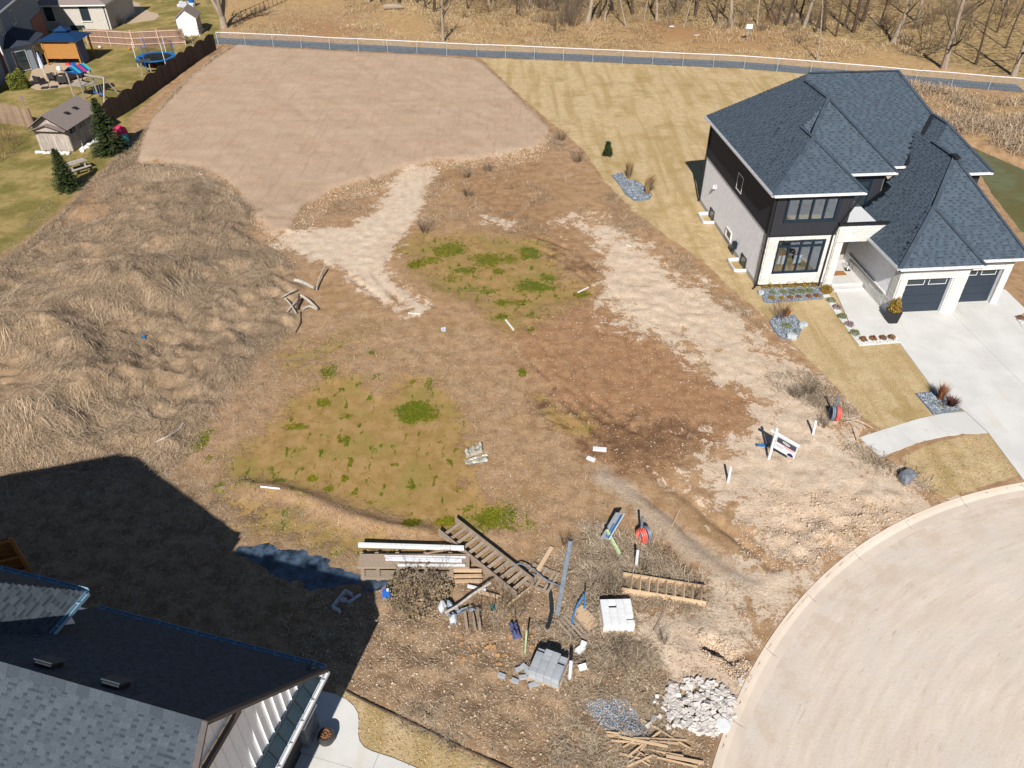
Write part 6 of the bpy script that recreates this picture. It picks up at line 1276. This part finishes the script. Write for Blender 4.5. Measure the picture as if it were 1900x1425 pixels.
def cable(name, label, pts, r, mat, cat, dz=0.0): 
    P_ = [at(*p, dz=dz+r) if len(p) == 2 else at(p[0], p[1], p[2]+r) for p in pts]; m_ = P_[0].copy(); Q = []
    for i in range(len(P_)-1):
        for k in range(4):
            t = k/4; p0, p1, p2, p3 = P_[max(i-1,0)], P_[i], P_[i+1], P_[min(i+2,len(P_)-1)]; Q.append(.5*((2*p1)+(-p0+p2)*t+(2*p0-5*p1+4*p2-p3)*t*t+(-p0+3*p1-3*p2+p3)*t**3))
    Q.append(P_[-1]); return tag(B().tube([q-m_ for q in Q], r, 8).build(name, MAT[mat], loc=m_), label, cat)
cable('drain_pipe', 'curved black drain pipe lying beside the steel channel', [(1017,1086),(1022,1110),(1023,1140),(1015,1168)], .075, 'black_pipe', 'pipe'); cable('hose', 'thin grey hose looping over the stair end and the broken pallet', [(951,1064,.3),(963,1058,.35),(985,1064,.3),(1015,1084,.2),(1042,1090,.05)], .025, 'coil_grey', 'hose')
cable('rope', 'blue rope draped from the stake onto the slatted pallet', [(1061,1164,.16),(1066,1140,.18),(1074,1127,.3),(1084,1122,.5)], .03, 'rope_blue', 'rope'); cable('string', 'tan string stretched past the marker stake to the pavement', [(1566,792,.3),(1589,797,.5),(1617,801,.2)], .014, 'new_timber', 'string')
p, q = at(1034,1143,.05), at(1058,1014,.3); m_ = (p+q)/2; b = B(); b.bar(p-m_, q-m_, .16, .012); b.bar(p-m_+Vector((.075,0,.03)), q-m_+Vector((.075,0,.03)), .012, .07); b.bar(p-m_+Vector((-.075,0,.03)), q-m_+Vector((-.075,0,.03)), .012, .07); tag(b.build('steel_channel', MAT['galv_sheet'], loc=m_), 'long bluish steel channel lying beside the black pipe', 'channel')
def coil(label, a, rz, r, front):
    t = thing('conduit_coil', label, 'cable coil', at(*a), rz)
    B().tube([(0,.12,-.2),(-.05,.16,1.25)], .05, 8).build('post', MAT['coil_grey'], t)
    for i, (off, mt_) in enumerate([(k*.075, 'coil_red') for k in range(3)]+[(-.12-.07*k, 'coil_grey') for k in range(2)]):
        n = 24; rr_ = r*(1-.06*(i % 3)); B().tube([(off*front, rr_*math.cos(2*PI*k/n)*.8, r+rr_*math.sin(2*PI*k/n)) for k in range(n+1)], .042, 7, False).build('loop', MAT[mt_], t)
coil('red and grey conduit coil on a post behind the white pipe', (1192,1004), .4, .34, -1); coil('red and grey conduit coil on a post near the lawn edge', (1547,778), -.1, .36, 1)
# the agents' boards
def sign_panel(t, p, q, z0, z1, th=.03):     # white board with dark head, red stripe, a pale oval logo, lines and a portrait patch
    d = Vector(q)-Vector(p); L = d.length; R_ = Matrix.Rotation(math.atan2(d.y, d.x), 3, 'Z'); c_ = Vector(p)
    def pan(x0, x1, a0, a1, lay, mat, name):
        b = B(); m_ = c_+R_ @ Vector(((x0+x1)/2*L, -th/2-.002-.003*lay, (a0+a1)/2)); b.box((0,0,0), ((x1-x0)*L, .003, a1-a0), R_); b.build(name, mat, t, loc=m_)
    B().box((0,0,0),(L,th,z1-z0), R_).build('panel', MAT['pvc'], t, loc=c_+R_ @ Vector((L/2,0,(z0+z1)/2)))
    h = z1-z0; dk = MAT.setdefault('sign_dark', simple('sign_dark_print', alb(76,84,96), .5)); rd = MAT.setdefault('sign_red', simple('sign_red_print', alb(214,60,90), .5)); nv = MAT.setdefault('sign_navy', simple('sign_navy_print', alb(44,38,96), .5)); tx = MAT.setdefault('sign_text', simple('sign_text_print', alb(176,184,196), .5))
    pan(.05,.97,z0+.6*h,z1-.04*h,1,dk,'head_band'); pan(.05,.97,z0+.565*h,z0+.6*h,1,rd,'red_stripe')
    b = B(); n = 16; b.add([(.19*L*math.cos(2*PI*k/n), 0, .085*h*math.sin(2*PI*k/n)) for k in range(n)], [tuple(range(n))]); o = b.build('logo', MAT['pvc'], t, loc=c_+R_ @ Vector((.5*L,-th/2-.009,z0+.78*h))); o.rotation_euler = (0, .15, math.atan2(d.y, d.x))
    b = B(); b.box((0,0,0),(.24*L,.002,.045*h), R_ @ Matrix.Rotation(.15, 3, 'Y')); b.build('logo_text', dk, t, loc=c_+R_ @ Vector((.5*L,-th/2-.0125,z0+.785*h)))
    for i, (x0, x1) in enumerate(((.45,.9),(.08,.45),(.08,.4))): pan(x0, x1, z0+(.46-.1*i)*h, z0+(.50-.1*i)*h, 1, rd if i == 0 else tx, 'text_line')
    b = B(); b.add([(-.14*L,0,0),(.16*L,0,0),(.14*L,0,.16*h),(.02*L,0,.24*h),(-.1*L,0,.17*h)], [(0,1,2,3,4)]); o = b.build('portrait', nv, t, loc=c_+R_ @ Vector((.78*L,-th/2-.006,z0+.04*h))); o.rotation_euler = (0,0,math.atan2(d.y,d.x))
ba = at(1426, 851); st_ = thing('estate_sign', 'white hanging estate agent sign with dark head and red stripe on a post', 'sign', ba)
B().box((0,0,.8),(.1,.1,1.75)).build('post', MAT['pvc'], st_); B().lathe([(.07,0),(.07,.05),(.02,.12)], (0,0,1.675), 8).build('post_cap', MAT['pvc'], st_)
e0 = Vector(gp(1424,803,ba.z+1.5)); e1 = Vector(gp(1464,826,ba.z+1.5)); dd = (e1-e0); dd.z = 0; dd.normalize(); B().bar(-dd*.22+Vector((0,0,1.5)), dd*1.15+Vector((0,0,1.5)), .09, .09).build('arm', MAT['pvc'], st_)
sign_panel(st_, dd*.1+Vector((0,0,0)), dd*1.08, .72, 1.42)
tag(B().box((0,0,.12),(.5,.16,.03), Matrix.Rotation(.2,3,'Y')).build('board', MAT['rope_blue'], loc=at(1413,830), rz=.1), 'faded blue board lying behind the estate sign', 'board')
b0 = at(1157,1037); s2 = thing('estate_sign', 'blue and white estate agent sign tilting on a leaning pale post', 'sign', b0)
tp = Vector(gp(1127,985,b0.z+.85))-b0; B().bar((0,0,-.1), tp*1.05, .09, .09).build('post', MAT['pale_green'], s2)
A_ = Vector(gp(1122,1000,b0.z+.55))-b0; B_ = Vector(gp(1151,952,b0.z+1.05))-b0; x_ = (B_-A_); L_ = x_.length; x_.normalize(); z_ = Vector((.62,-.25,.75)); z_ = (z_-x_*z_.dot(x_)).normalized(); y_ = z_.cross(x_); Rm = Matrix((x_, y_, z_)).transposed()
cpt = (A_+B_)/2+z_*.0; B().box((0,0,0),(L_,.025,.62),Rm).build('panel', MAT['scrap_white'], s2, loc=cpt)
for (x0, x1, z0, z1) in ((-.45,.45,.12,.26),(-.42,.1,-.02,.07),(-.42,.2,-.16,-.09),(.22,.42,-.22,.04)): B().box((0,0,0),((x1-x0)*L_,.003,z1-z0),Rm).build('print', MAT['rope_blue'], s2, loc=cpt+x_*(x0+x1)/2*L_+z_*(z0+z1)/2-y_*.0155); 
for (x0, x1, z0, z1) in ((-.45,.45,.12,.26),(-.42,.1,-.02,.07)): B().box((0,0,0),((x1-x0)*L_,.003,z1-z0),Rm).build('print', MAT['rope_blue'], s2, loc=cpt+x_*(x0+x1)/2*L_+z_*(z0+z1)/2+y_*.0155)
tag(B().bar((-.3,0,.05),(.35,0,.08), .06, .03).build('board', MAT['rope_blue'], loc=at(1124,1000)), 'thin blue stick under the tilting blue sign', 'board')
# cobble heap, lid, sticks
me_c = []
for i in range(6):
    rg = random.Random(50+i); b = B(); b.box((0,0,0),(.15*rg.uniform(.8,1.5),.13,.12*rg.uniform(.8,1.1)),None,None,rg.uniform(.86,1.0)); m_ = b.mesh('cobble_mesh'); m_.materials.append(MAT['cobble']); me_c.append(m_)
rg = random.Random(77); pts_ = []
out = [(1245,1270),(1247,1283),(1219,1294),(1217,1304),(1232,1308),(1233,1316),(1241,1330),(1243,1334),(1223,1332),(1251,1346),(1239,1350),(1204,1346),(1296,1361),(1301,1359),(1323,1364),(1373,1266),(1320,1276),(1299,1348),(1285,1351),(1262,1320),(1256,1331),(1213,1335)]
for px, py in out: pts_.append((at(px, py), 0))
c0 = at(1300, 1311)
while len(pts_) < 285:
    a = rg.uniform(0, 6.283); f = math.sqrt(rg.random()); x = c0.x+math.cos(a)*f*1.15; y = c0.y+math.sin(a)*f*.92
    z = max(0, .16*(1-f)-.01)*rg.uniform(.2, 1); pts_.append((Vector((x, y, gz(x, y))), z))
for p, z in pts_:
    o = link('cobblestone', rg.choice(me_c)); o.location = (p.x, p.y, p.z+z+.05); o.rotation_euler = (rg.uniform(-.5,.5), rg.uniform(-.5,.5), rg.uniform(0,6.28)); tag(o, 'white cobblestone of the heap beside the kerb', 'stone', 'white cobblestones heaped by the kerb')
tag(B().lathe([(.22,0),(.25,.04),(.24,.12),(.2,.15)], n=20).build('concrete_disc', MAT['white_block'], loc=at(1340,1347)), 'round white concrete disc at the kerb beside the cobble heap', 'disc')
j3 = lambda x, y: (1080+x/5.9375, 1230+y/5.9375)
ST = [((275,805),(940,845),.07),((320,865),(570,890),.05),((430,835),(940,945),.07),((560,850),(1150,860),.05),((640,620),(1195,965),.035),((790,710),(1150,925),.05),((510,1040),(860,765),.05),((740,885),(1060,910),.06),((405,1000),(750,1095),.06),((500,1150),(760,1045),.06),((820,1055),(1270,1150),.04),((920,1045),(1335,1115),.09),((640,945),(1110,1050),.04),((415,740),(470,800),.02),((460,730),(495,800),.02),((450,950),(620,830),.03),((620,1000),(700,910),.03),((590,960),(690,1050),.02),((525,1105),(640,1000),.03),((640,1090),(740,1150),.03),((430,870),(700,905),.04),((650,1010),(820,1040),.03),((270,775),(400,800),.03)]
rg = random.Random(2)
for i, (a, c, wd) in enumerate(ST): board('stick', 'tan timber offcut in the crossed heap of sticks by the road', j3(*a), j3(*c), wd, .04, 'new_timber', 'stick', 'timber offcuts by the road', .01+.03*(i % 4), .01+.025*((i*2) % 5))
# scrap: sheet metal, white frame, crate, cloth, jug, plastic sheet
def sheet(name, label, pts, mat, cat, h=.25, seed=0, n=10, fold=2.0):
    P_ = [at(*p) for p in pts]; c_ = sum(P_, Vector())/4; b = B(); rg = random.Random(seed); vs = []
    for i in range(n+1):
        for j in range(n+1):
            s, t = i/n, j/n; q = P_[0]*(1-s)*(1-t)+P_[1]*s*(1-t)+P_[2]*s*t+P_[3]*(1-s)*t; z = h*abs(math.sin(fold*PI*s+seed)*math.cos(fold*.8*PI*t+seed*2))+rg.uniform(0,.04)*(h/.25); vs.append((q.x-c_.x+rg.uniform(-.02,.02), q.y-c_.y+rg.uniform(-.02,.02), gz(q.x,q.y)-c_.z+.03+z))
    b.add(vs, [(i*(n+1)+j, i*(n+1)+j+1, (i+1)*(n+1)+j+1, (i+1)*(n+1)+j) for i in range(n) for j in range(n)]); return tag(b.build(name, MAT[mat], loc=c_), label, cat)
sheet('plastic_sheet', 'crumpled clear plastic sheet, upper piece, at the edge of the algae hollow', [(862,838),(893,826),(896,842),(866,852)], 'plastic_film', 'sheet', .22, 1, 12, 2.4); sheet('plastic_sheet', 'crumpled white plastic sheet, lower piece, trailing onto the bank', [(860,856),(905,846),(904,862),(866,866)], 'plastic_film', 'sheet', .12, 2, 12, 2.0)
for i, (pts, lb) in enumerate([([(812,1130),(825,1118),(832,1132),(820,1144)],'bent grey metal sheet at the left of the scrap heap'),([(826,1116),(846,1122),(852,1136),(832,1132)],'bent grey metal sheet at the top of the scrap heap'),([(826,1146),(868,1134),(866,1142),(834,1150)],'bent grey metal sheet across the middle of the scrap heap'),([(834,1150),(850,1146),(846,1164),(836,1162)],'bent grey metal sheet at the bottom of the scrap heap'),([(866,1134),(880,1130),(892,1138),(874,1142)],'bent grey metal sheet at the right of the scrap heap')]): sheet('metal_sheet', lb, pts, 'scrap_white' if i in (0, 3) else 'galv_sheet', 'sheet', .3, i+3, 4, 1.0)
for i, (a, c, lb) in enumerate([((862,1138),(867,1172),'left'),((874,1130),(882,1172),'middle'),((886,1136),(891,1170),'right')]): board('scrap_beam', 'grey beam scrap before the metal heap, %s of three' % lb, a, c, .1, .1, 'grey_timber', 'beam', 'three beams before the metal heap', .12, .05)
wf = thing('white_frame', 'white open wooden frame lying in the shade beside the puddle', 'frame', at(632,1120)); o_ = at(632,1120)
for a, c in (((618,1131),(642,1101)),((642,1101),(655,1108)),((618,1131),(632,1138)),((632,1117),(645,1117))): p, q = at(*a, dz=.12)-o_, at(*c, dz=.12)-o_; B().bar(p, q, .05, .22).build('board', MAT['scrap_white'], wf)
board('plank', 'pale plank lying beside the white frame in the shade', (645,1119), (670,1104), .12, .05, 'scrap_white')
jg = thing('jug', 'bright blue plastic jug at the edge of the house shadow', 'jug', at(718,1106)); B().box((0,0,.17),(.3,.22,.32), tap=.85).build('body', MAT['blue_plastic'], jg); B().lathe([(.05,.325),(.05,.4)], (.06,0,0), 8).build('cap', MAT['white_trim'], jg)
sheet('cloth', 'crumpled purple blue cloth lying before the brush pile', [(944,1160),(960,1164),(968,1186),(952,1188)], 'denim', 'cloth', .28, 9, 9, 2.2); sheet('litter', 'small torn light blue plastic scrap on the weedy mound', [(263,624),(271,623),(271,631),(264,631)], 'tramp_blue', 'litter', .15, 4, 4); sheet('litter', 'teal green plastic scrap in the brush pile', [(908,1128),(917,1126),(918,1136),(911,1138)], 'teal', 'litter', .2, 5, 4); sheet('litter', 'grey white film scrap on bare soil below the sandy tracks', [(818,610),(828,608),(828,616),(820,617)], 'scrap_white', 'litter', .06, 6, 4)
for i, (pts, r, mt_, lb) in enumerate([([(548,527,.15),(565,533,.2),(584,541,.15)],.11,'drift','thick pale driftwood log at the top of the branch heap'),([(604,508,.4),(594,524,.25),(588,541,.1)],.05,'drift','thin upright branch at the right of the branch heap'),([(524,556,.1),(550,545,.25)],.05,'drift','slim pale branch at the left of the branch heap'),([(558,559,.35),(572,566,.3),(589,577,.1)],.08,'drift','grey forked limb, right arm, in the branch heap'),([(558,559,.4),(552,577,.05)],.07,'bark_dark','dark limb standing in the branch heap'),([(530,560,.2),(540,570,.15),(550,584,.05)],.05,'drift','slim branch crossing at the front of the branch heap'),([(534,581,.05),(560,557,.3)],.05,'drift','slim branch crossing the other at the heap front'),([(558,580,.0),(558,600,.02),(549,618,.0)],.04,'bark_dark','long thin twig trailing from the branch heap'),([(563,577,.05),(575,573,.1),(590,578,.05)],.07,'drift','curved pale limb lying low in the branch heap')]): cable('branch', lb, pts, r, mt_, 'branch')
cable('branch', 'long curved thin branch on the ground left of the algae hollow', [(288,822),(312,812),(330,800),(340,786)], .045, 'drift', 'branch'); cable('edging', 'black garden edging strip along the bottom lawn', [(642,1283),(690,1308),(760,1340),(850,1384),(960,1434)], .035, 'bark_dark', 'edging'); cable('pipe', 'white thin pipe lying on the soil ridge by the algae', [(484,904),(520,908)], .04, 'pvc', 'pipe'); cable('branch', 'long bare branch reaching out of the scrap heap over the brush', [(826,1148,.3),(850,1138,.4),(880,1122,.6),(912,1108,.8)], .05, 'drift', 'branch')
# dead bushes among the scrap
shrub(2, at(775,1122), .62, 'big dead bush in front of the lumber stack', 'twig', rz=1.0); leafy('dead_bush', 'olive brown dead leaved bush leaning on the lumber stack', at(775,1098), 1.25, .9, 1600, (.05,.04,.025,1), (.26,.21,.13,1), 130, .09)
for i, (px, py, k, s, lb) in enumerate([(925,1132,2,.42,'brush pile left of the stair foot'),(960,1140,2,.4,'brush pile right below the stair foot'),(890,1150,2,.35,'brush heap beside the grey beams'),(1138,1100,1,.6,'dense brown dry bush at the left end of the short stairs'),(1050,1010,3,.6,'thin dry weeds left of the tilting blue sign'),(1190,1060,3,.7,'thin dry weeds round the white pipe'),(1290,1105,3,.7,'dry weeds at the right end of the short stairs'),(1150,1215,3,.7,'dry weeds before the white block pallet'),(1230,1190,3,.5,'dry weeds on the sand before the cobbles'),(1475,735,1,.55,'bare shrub tangle near the lawn edge coil'),(1500,730,1,.5,'small bare shrub beside the shrub tangle'),(1525,790,3,.7,'dry weeds behind the white pipe at the pavement'),(865,330,1,.5,'bare bush at the left of the red clay tracks'),(905,318,1,.6,'bare bush behind the red clay tracks'),(868,365,1,.6,'rounded bare bush beside the sandy fork'),(790,430,1,.7,'bare bush at the head of the green hollow'),(1040,260,1,.7,'bare brush at the corner of the graded lot'),(1070,300,1,.7,'bare brush between the lot and the lawn')]): shrub(k, at(px, py), s, lb, 'twig', rz=i)
for i, (px, py) in enumerate([(1246,50),(1293,66)]): sheet('litter', 'white paper scrap on the field before the wood, %s of the two' % ('left', 'right')[i], [(px-5,py-1),(px+5,py-1),(px+5,py+1),(px-5,py+1)], 'white_trim', 'litter', .08, i, 3)
# ------------------------------------------------------------------ dry grass, stems, clods and stones on the ground
def inside(P, n, rng, margin=0.0):
    P = np.asarray(P); lo, hi = P.min(0), P.max(0); out = np.zeros((0, 2))
    while len(out) < n:
        q = rng.uniform(lo, hi, (n*2, 2)); q = q[psd(q[:, 0], q[:, 1], P) > margin]; out = np.vstack([out, q])
    return out[:n]
def clear(q, avoid):
    k = np.ones(len(q), bool)
    for P in avoid: k &= psd(q[:, 0], q[:, 1], P) < 0
    k &= np.hypot(q[:, 0]-ROAD_C[0], q[:, 1]-ROAD_C[1]) > ROAD_R+.1
    return q[k]
def strands(name, q, L, lift, wd, mat, rng, per=1, jit=.25, spread=.6, down=0.5, bright=(0, 1)):
    if per > 1:
        n0 = len(q); q = np.repeat(q, per, 0); q = q+rng.normal(0, jit, q.shape); base = np.repeat(rng.uniform(0, 1, n0), per)
    else: base = rng.uniform(0, 1, len(q))
    n = len(q); e = .3
    ang = 2*PI*1.3*fbm(q[:, 0]*.09, q[:, 1]*.09, 2, 71)+1.2*(fbm(q[:, 0]*.5, q[:, 1]*.5, 2, 72)-.5)*2
    gx_ = gzn(q[:, 0]+e, q[:, 1])-gzn(q[:, 0]-e, q[:, 1]); gy_ = gzn(q[:, 0], q[:, 1]+e)-gzn(q[:, 0], q[:, 1]-e)
    d = np.stack([np.cos(ang)-down*6*gx_, np.sin(ang)-down*6*gy_], 1); d /= np.linalg.norm(d, axis=1)[:, None]+1e-9
    a2 = np.arctan2(d[:, 1], d[:, 0])+rng.normal(0, spread, n); d = np.stack([np.cos(a2), np.sin(a2)], 1); s = np.stack([-d[:, 1], d[:, 0]], 1)
    l = rng.uniform(L[0], L[1], n)[:, None]; up = (rng.uniform(lift[0], lift[1], n)[:, None])*l
    p0 = q; p1 = q+d*l*.5; p2 = q+d*l; w_ = s*wd*rng.uniform(.6, 1.4, n)[:, None]/2
    z0 = gzn(p0[:, 0], p0[:, 1])[:, None]-.02; z1 = gzn(p1[:, 0], p1[:, 1])[:, None]+up; z2 = gzn(p2[:, 0], p2[:, 1])[:, None]+up*rng.uniform(.2, 1.1, n)[:, None]
    c3 = lambda xy, z: np.concatenate([xy, z], 1)
    V_ = np.stack([c3(p0-w_, z0), c3(p0+w_, z0), c3(p1+w_*.8, z1), c3(p1-w_*.8, z1), c3(p2+w_*.25, z2), c3(p2-w_*.25, z2)], 1).reshape(-1, 3)
    k = np.arange(n)[:, None]*6; F_ = np.concatenate([k+np.array([[0, 1, 2, 3]]), k+np.array([[3, 2, 4, 5]])], 0)
    v = np.clip(.55*base+.45*rng.uniform(0, 1, n), 0, 1)*(bright[1]-bright[0])+bright[0]
    return link(name, np_mesh(name, V_, F_, np.concatenate([v, v])), mat, kind='stuff')
MAT['straw'] = vmat('dry_straw', alb(112,88,68), alb(234,208,176), .95, .1, .05); MAT['straw_pale'] = vmat('pale_straw', alb(176,144,104), alb(236,210,170), .95, .1, .05); MAT['stems'] = vmat('dead_stems', alb(100,78,60), alb(236,216,188), .95, .1, .05)
MAT['clod'] = vmat('soil_clods', alb(140,112,86), alb(222,198,172), .95, .1, .1, 20); MAT['clod_pale'] = vmat('pale_clods', alb(180,150,122), alb(228,208,186), .95, .1, .1, 20); MAT['clod_sand'] = vmat('sand_clods', alb(196,168,140), alb(226,204,180), .95, .1, .1, 20); MAT['pebble'] = vmat('pebbles', alb(176,156,134), alb(244,238,230), .9, .15, .05); MAT['moss'] = vmat('green_moss', alb(92,96,16), alb(166,154,44), .9, .1, .05)
r9 = np.random.default_rng(99)
AVOID = [Z_GRAVEL, Z_LAWN, Z_LAWN2, Z_LAWN3, Z_POND1, Z_POND2, Z_PLATEAU, Z_SANDL, np.array(DRIVE), np.array(SIDE), np.array(DL), Z_PUD, np.array([(HO[0]-.6,HO[1]-4),(HO[0]+14,HO[1]-4),(HO[0]+14,HO[1]+13),(HO[0]-.8,HO[1]+13)])]
def keep(q, thr, sc=.35, sd=61): return q[fbm(q[:, 0]*sc, q[:, 1]*sc, 3, sd) > thr]
HEAP = G((500,505),(620,495),(620,600),(520,610)); BARE = G((0,700),(70,690),(110,745),(80,800),(0,810))
q = clear(keep(inside(Z_MAT, 11000, r9, .1), .43), [HEAP, BARE]); strands('dry_grass', q, (.2, .6), (.05, .36), .015, MAT['straw'], r9, per=13, jit=.26, spread=.85, down=.15)
q = clear(keep(inside(Z_MAT, 30000, r9, -2.2), .46, .5, 64), [HEAP, BARE, Z_PLATEAU]); strands('dead_stems', q, (.15, .5), (.03, .3), .016, MAT['stems'], r9, spread=2.0)
q = clear(inside(Z_MAT, 52000, r9, -.3), [HEAP, BARE]); strands('dry_grass', q, (.15, .5), (.03, .3), .015, MAT['straw'], r9, spread=1.6, down=.1); q = clear(keep(inside(Z_MAT, 9000, r9, .2), .5, .6, 67), [HEAP, BARE]); strands('dead_stems', q, (.2, .6), (.1, .5), .015, MAT['stems'], r9, per=4, jit=.1, spread=2.4, bright=(0, .6))
q = clear(keep(inside(Z_MAT, 380, r9, .8), .46), [HEAP, BARE]); strands('dry_grass', q, (.6, 1.3), (.12, .34), .018, MAT['straw'], r9, per=26, jit=.36, spread=.55, down=.15, bright=(.35, 1))
strip_l = G((0,486),(120,392),(205,305),(250,262),(300,205),(345,160),(400,105),(440,86),(400,112),(330,168),(285,220),(262,265),(255,302),(190,332),(110,410),(0,520))
q = inside(strip_l, 9000, r9, 0); strands('dry_grass', q, (.2, .6), (.05, .4), .024, MAT['straw'], r9, spread=1.2)
lot = G((-100,880),(330,840),(470,640),(560,560),(760,600),(900,620),(1000,760),(1120,880),(1300,1060),(1400,1080),(1380,1300),(1310,1440),(900,1440),(640,1290),(-100,1110))
q = clear(inside(lot, 27000, r9), AVOID); strands('dead_stems', q, (.06, .34), (.01, .25), .016, MAT['stems'], r9, spread=3)
q = clear(keep(inside(Z_DARK, 1500, r9), .48), AVOID); strands('dead_stems', q, (.12, .4), (.05, .45), .014, MAT['stems'], r9, per=18, jit=.16, spread=1.4)
tang = G((1100,1000),(1180,1000),(1290,1075),(1310,1130),(1180,1110),(1160,1180),(1230,1235),(1130,1230),(1120,1160),(1080,1060)); q = clear(inside(tang, 330, r9), AVOID); strands('dead_stems', q, (.2, .6), (.1, .6), .016, MAT['stems'], r9, per=26, jit=.18, spread=1.2)
band = G((1015,250),(1042,250),(1125,340),(1235,450),(1365,556),(1440,625),(1425,640),(1330,560),(1210,470),(1120,410),(1070,395),(1040,320))
q = clear(keep(inside(band, 500, r9), .45), AVOID); strands('dry_grass', q, (.2, .5), (.08, .4), .020, MAT['straw'], r9, per=16, jit=.22, spread=1.0)
mid = G((560,390),(700,330),(760,300),(860,310),(1010,300),(1060,400),(1000,440),(900,425),(800,420),(740,450),(700,420),(600,470),(520,460))
q = clear(keep(inside(mid, 560, r9), .5), AVOID); strands('dry_grass', q, (.2, .5), (.08, .4), .020, MAT['straw'], r9, per=18, jit=.24, spread=1.0)
q = clear(keep(inside(G((1420,690),(1510,700),(1620,800),(1690,880),(1720,905),(1600,850),(1500,790)), 330, r9), .48), AVOID); strands('dead_stems', q, (.2, .5), (.1, .5), .018, MAT['stems'], r9, per=20, jit=.22, spread=1.4)
fld = G((640,52),(900,86),(1400,104),(1650,125),(1720,140),(1720,60),(1400,20),(900,-10),(640,-10)); q = keep(inside(fld, 3600, r9), .42, .15); strands('dry_grass', q, (.3, .7), (.1, .5), .045, MAT['straw_pale'], r9, per=10, jit=.4, spread=1.2)
bank = G((1660,150),(1760,170),(1980,190),(2050,318),(1900,288),(1800,250),(1740,230),(1700,190)); q = inside(bank, 2400, r9); q = keep(q, .52, .3, 66); strands('reeds', q, (.4, 1.2), (.1, .6), .04, MAT['straw'], r9, per=14, jit=.45, spread=2.2, bright=(.15, 1)); q = inside(bank, 5000, r9); strands('reeds', q, (.3, .9), (.02, .3), .04, MAT['straw_pale'], r9, spread=3)
q = keep(inside(G((440,40),(640,55),(900,84),(700,84),(440,66),(430,50)), 1200, r9), .45, .2); strands('dry_grass', q, (.2, .5), (.05, .4), .04, MAT['straw_pale'], r9, per=6, jit=.4, spread=2); q = inside(G((470,10),(700,12),(720,60),(520,66)), 5000, r9); strands('leaf_litter', q, (.08, .2), (.0, .3), .10, MAT['stems'], r9, spread=3)
for P, n in ((Z_LAWN, 22000), (Z_LAWN3, 700), (Z_LAWN2, 700)): q = inside(P, n, r9, .1); q = clear(q, [np.array(DL), np.array(BED_A), np.array(BED_I), np.array(BED_D), np.array(BED_B), np.array(DRIVE), AVOID[-1]]); strands('lawn_grass', q, (.05, .12), (.1, .6), .025, MAT['straw_pale'], r9, spread=3)
def clods(n, P, sz, mat, margin=0, avoid=(), flat=.8, name='clods'):
    q = inside(P, n, r9, margin); q = clear(q, avoid) if len(avoid) else q; return chips(name, q, gzn(q[:, 0], q[:, 1])-sz*.12, sz, mat, r9, flat)
PAVED = [np.array(DRIVE), np.array(SIDE), np.array(DL), Z_PUD, Z_LAWN, Z_LAWN2, Z_LAWN3]
clods(12000, Z_DARK, .03, MAT['clod'], 0, PAVED); clods(1600, Z_DARK, .055, MAT['clod'], 0, PAVED); clods(1200, Z_DARK, .032, MAT['pebble'], 0, PAVED, name='pebbles'); clods(8000, lot, .028, MAT['clod'], 0, PAVED+[Z_POND2]); clods(450, lot, .026, MAT['pebble'], 0, PAVED+[Z_POND2], name='pebbles')
rubble = G((1440,915),(1560,905),(1660,940),(1690,960),(1600,1010),(1500,1060),(1440,1010)); clods(5000, rubble, .03, MAT['clod_sand'], 0, PAVED, 1.0); clods(450, rubble, .07, MAT['clod_sand'], .2, PAVED, .8)
clods(9000, Z_SANDR, .03, MAT['clod_pale'], 0, PAVED); clods(420, Z_CLAY, .035, MAT['pebble'], 0, PAVED, name='pebbles'); clods(3000, Z_CLAY, .03, MAT['clod'], 0, PAVED); clods(9000, Z_PLATEAU, .035, MAT['clod_pale'], .2)
lip = G((255,300),(300,302),(370,314),(430,348),(470,402),(505,440),(540,430),(570,380),(610,352),(680,336),(740,314),(800,300),(900,288),(990,276),(1015,240),(1030,260),(1000,300),(900,310),(800,320),(700,360),(620,380),(580,420),(540,462),(500,460),(440,390),(370,335),(255,320)); clods(4000, lip, .045, MAT['clod_pale'], 0, (), 1.0); clods(420, lip, .085, MAT['clod_pale'], 0, (), .9)
clods(3500, Z_MAT, .04, MAT['clod_pale']); hole = G((1290,1180),(1340,1185),(1395,1235),(1400,1270),(1360,1260),(1310,1225)); clods(900, hole, .05, MAT['clod_pale'], 0, (), 1.0)
clods(1200, G((1370,905),(1480,890),(1460,1060),(1370,1030)), .04, MAT['clod_pale'], 0, PAVED)
clods(2600, Z_GRAVEL, .03, MAT['slate_gravel'], -.1, (), .8, 'gravel_chips')
# moss tufts standing on the wet hollows
tq = []
for (px, py, rx, ry, a) in MOSS:
    n = int(60*a*rx*ry/100)+30; t = r9.uniform(0, 2*PI, n); f = np.sqrt(r9.uniform(0, 1, n)); tq += [gp(px+rx*.9*f_*math.cos(t_), py+ry*.9*f_*math.sin(t_))[:2] for f_, t_ in zip(f, t)]
tq = np.array(tq); nz = (fbm(tq[:, 0]*2.2, tq[:, 1]*2.2, 3, 55) > .5) & (.45+1.15*fbm(tq[:, 0]*1.1, tq[:, 1]*1.1, 4, 91) < 1.0); chips('moss_tufts', tq[nz], gzn(tq[nz, 0], tq[nz, 1])-.004, .045, MAT['moss'], r9, .12)
strands('moss_grass', np.repeat(tq[nz], 2, 0)+r9.normal(0, .14, (2*int(nz.sum()), 2)), (.04, .11), (.0, .12), .022, MAT['moss'], r9, spread=3)
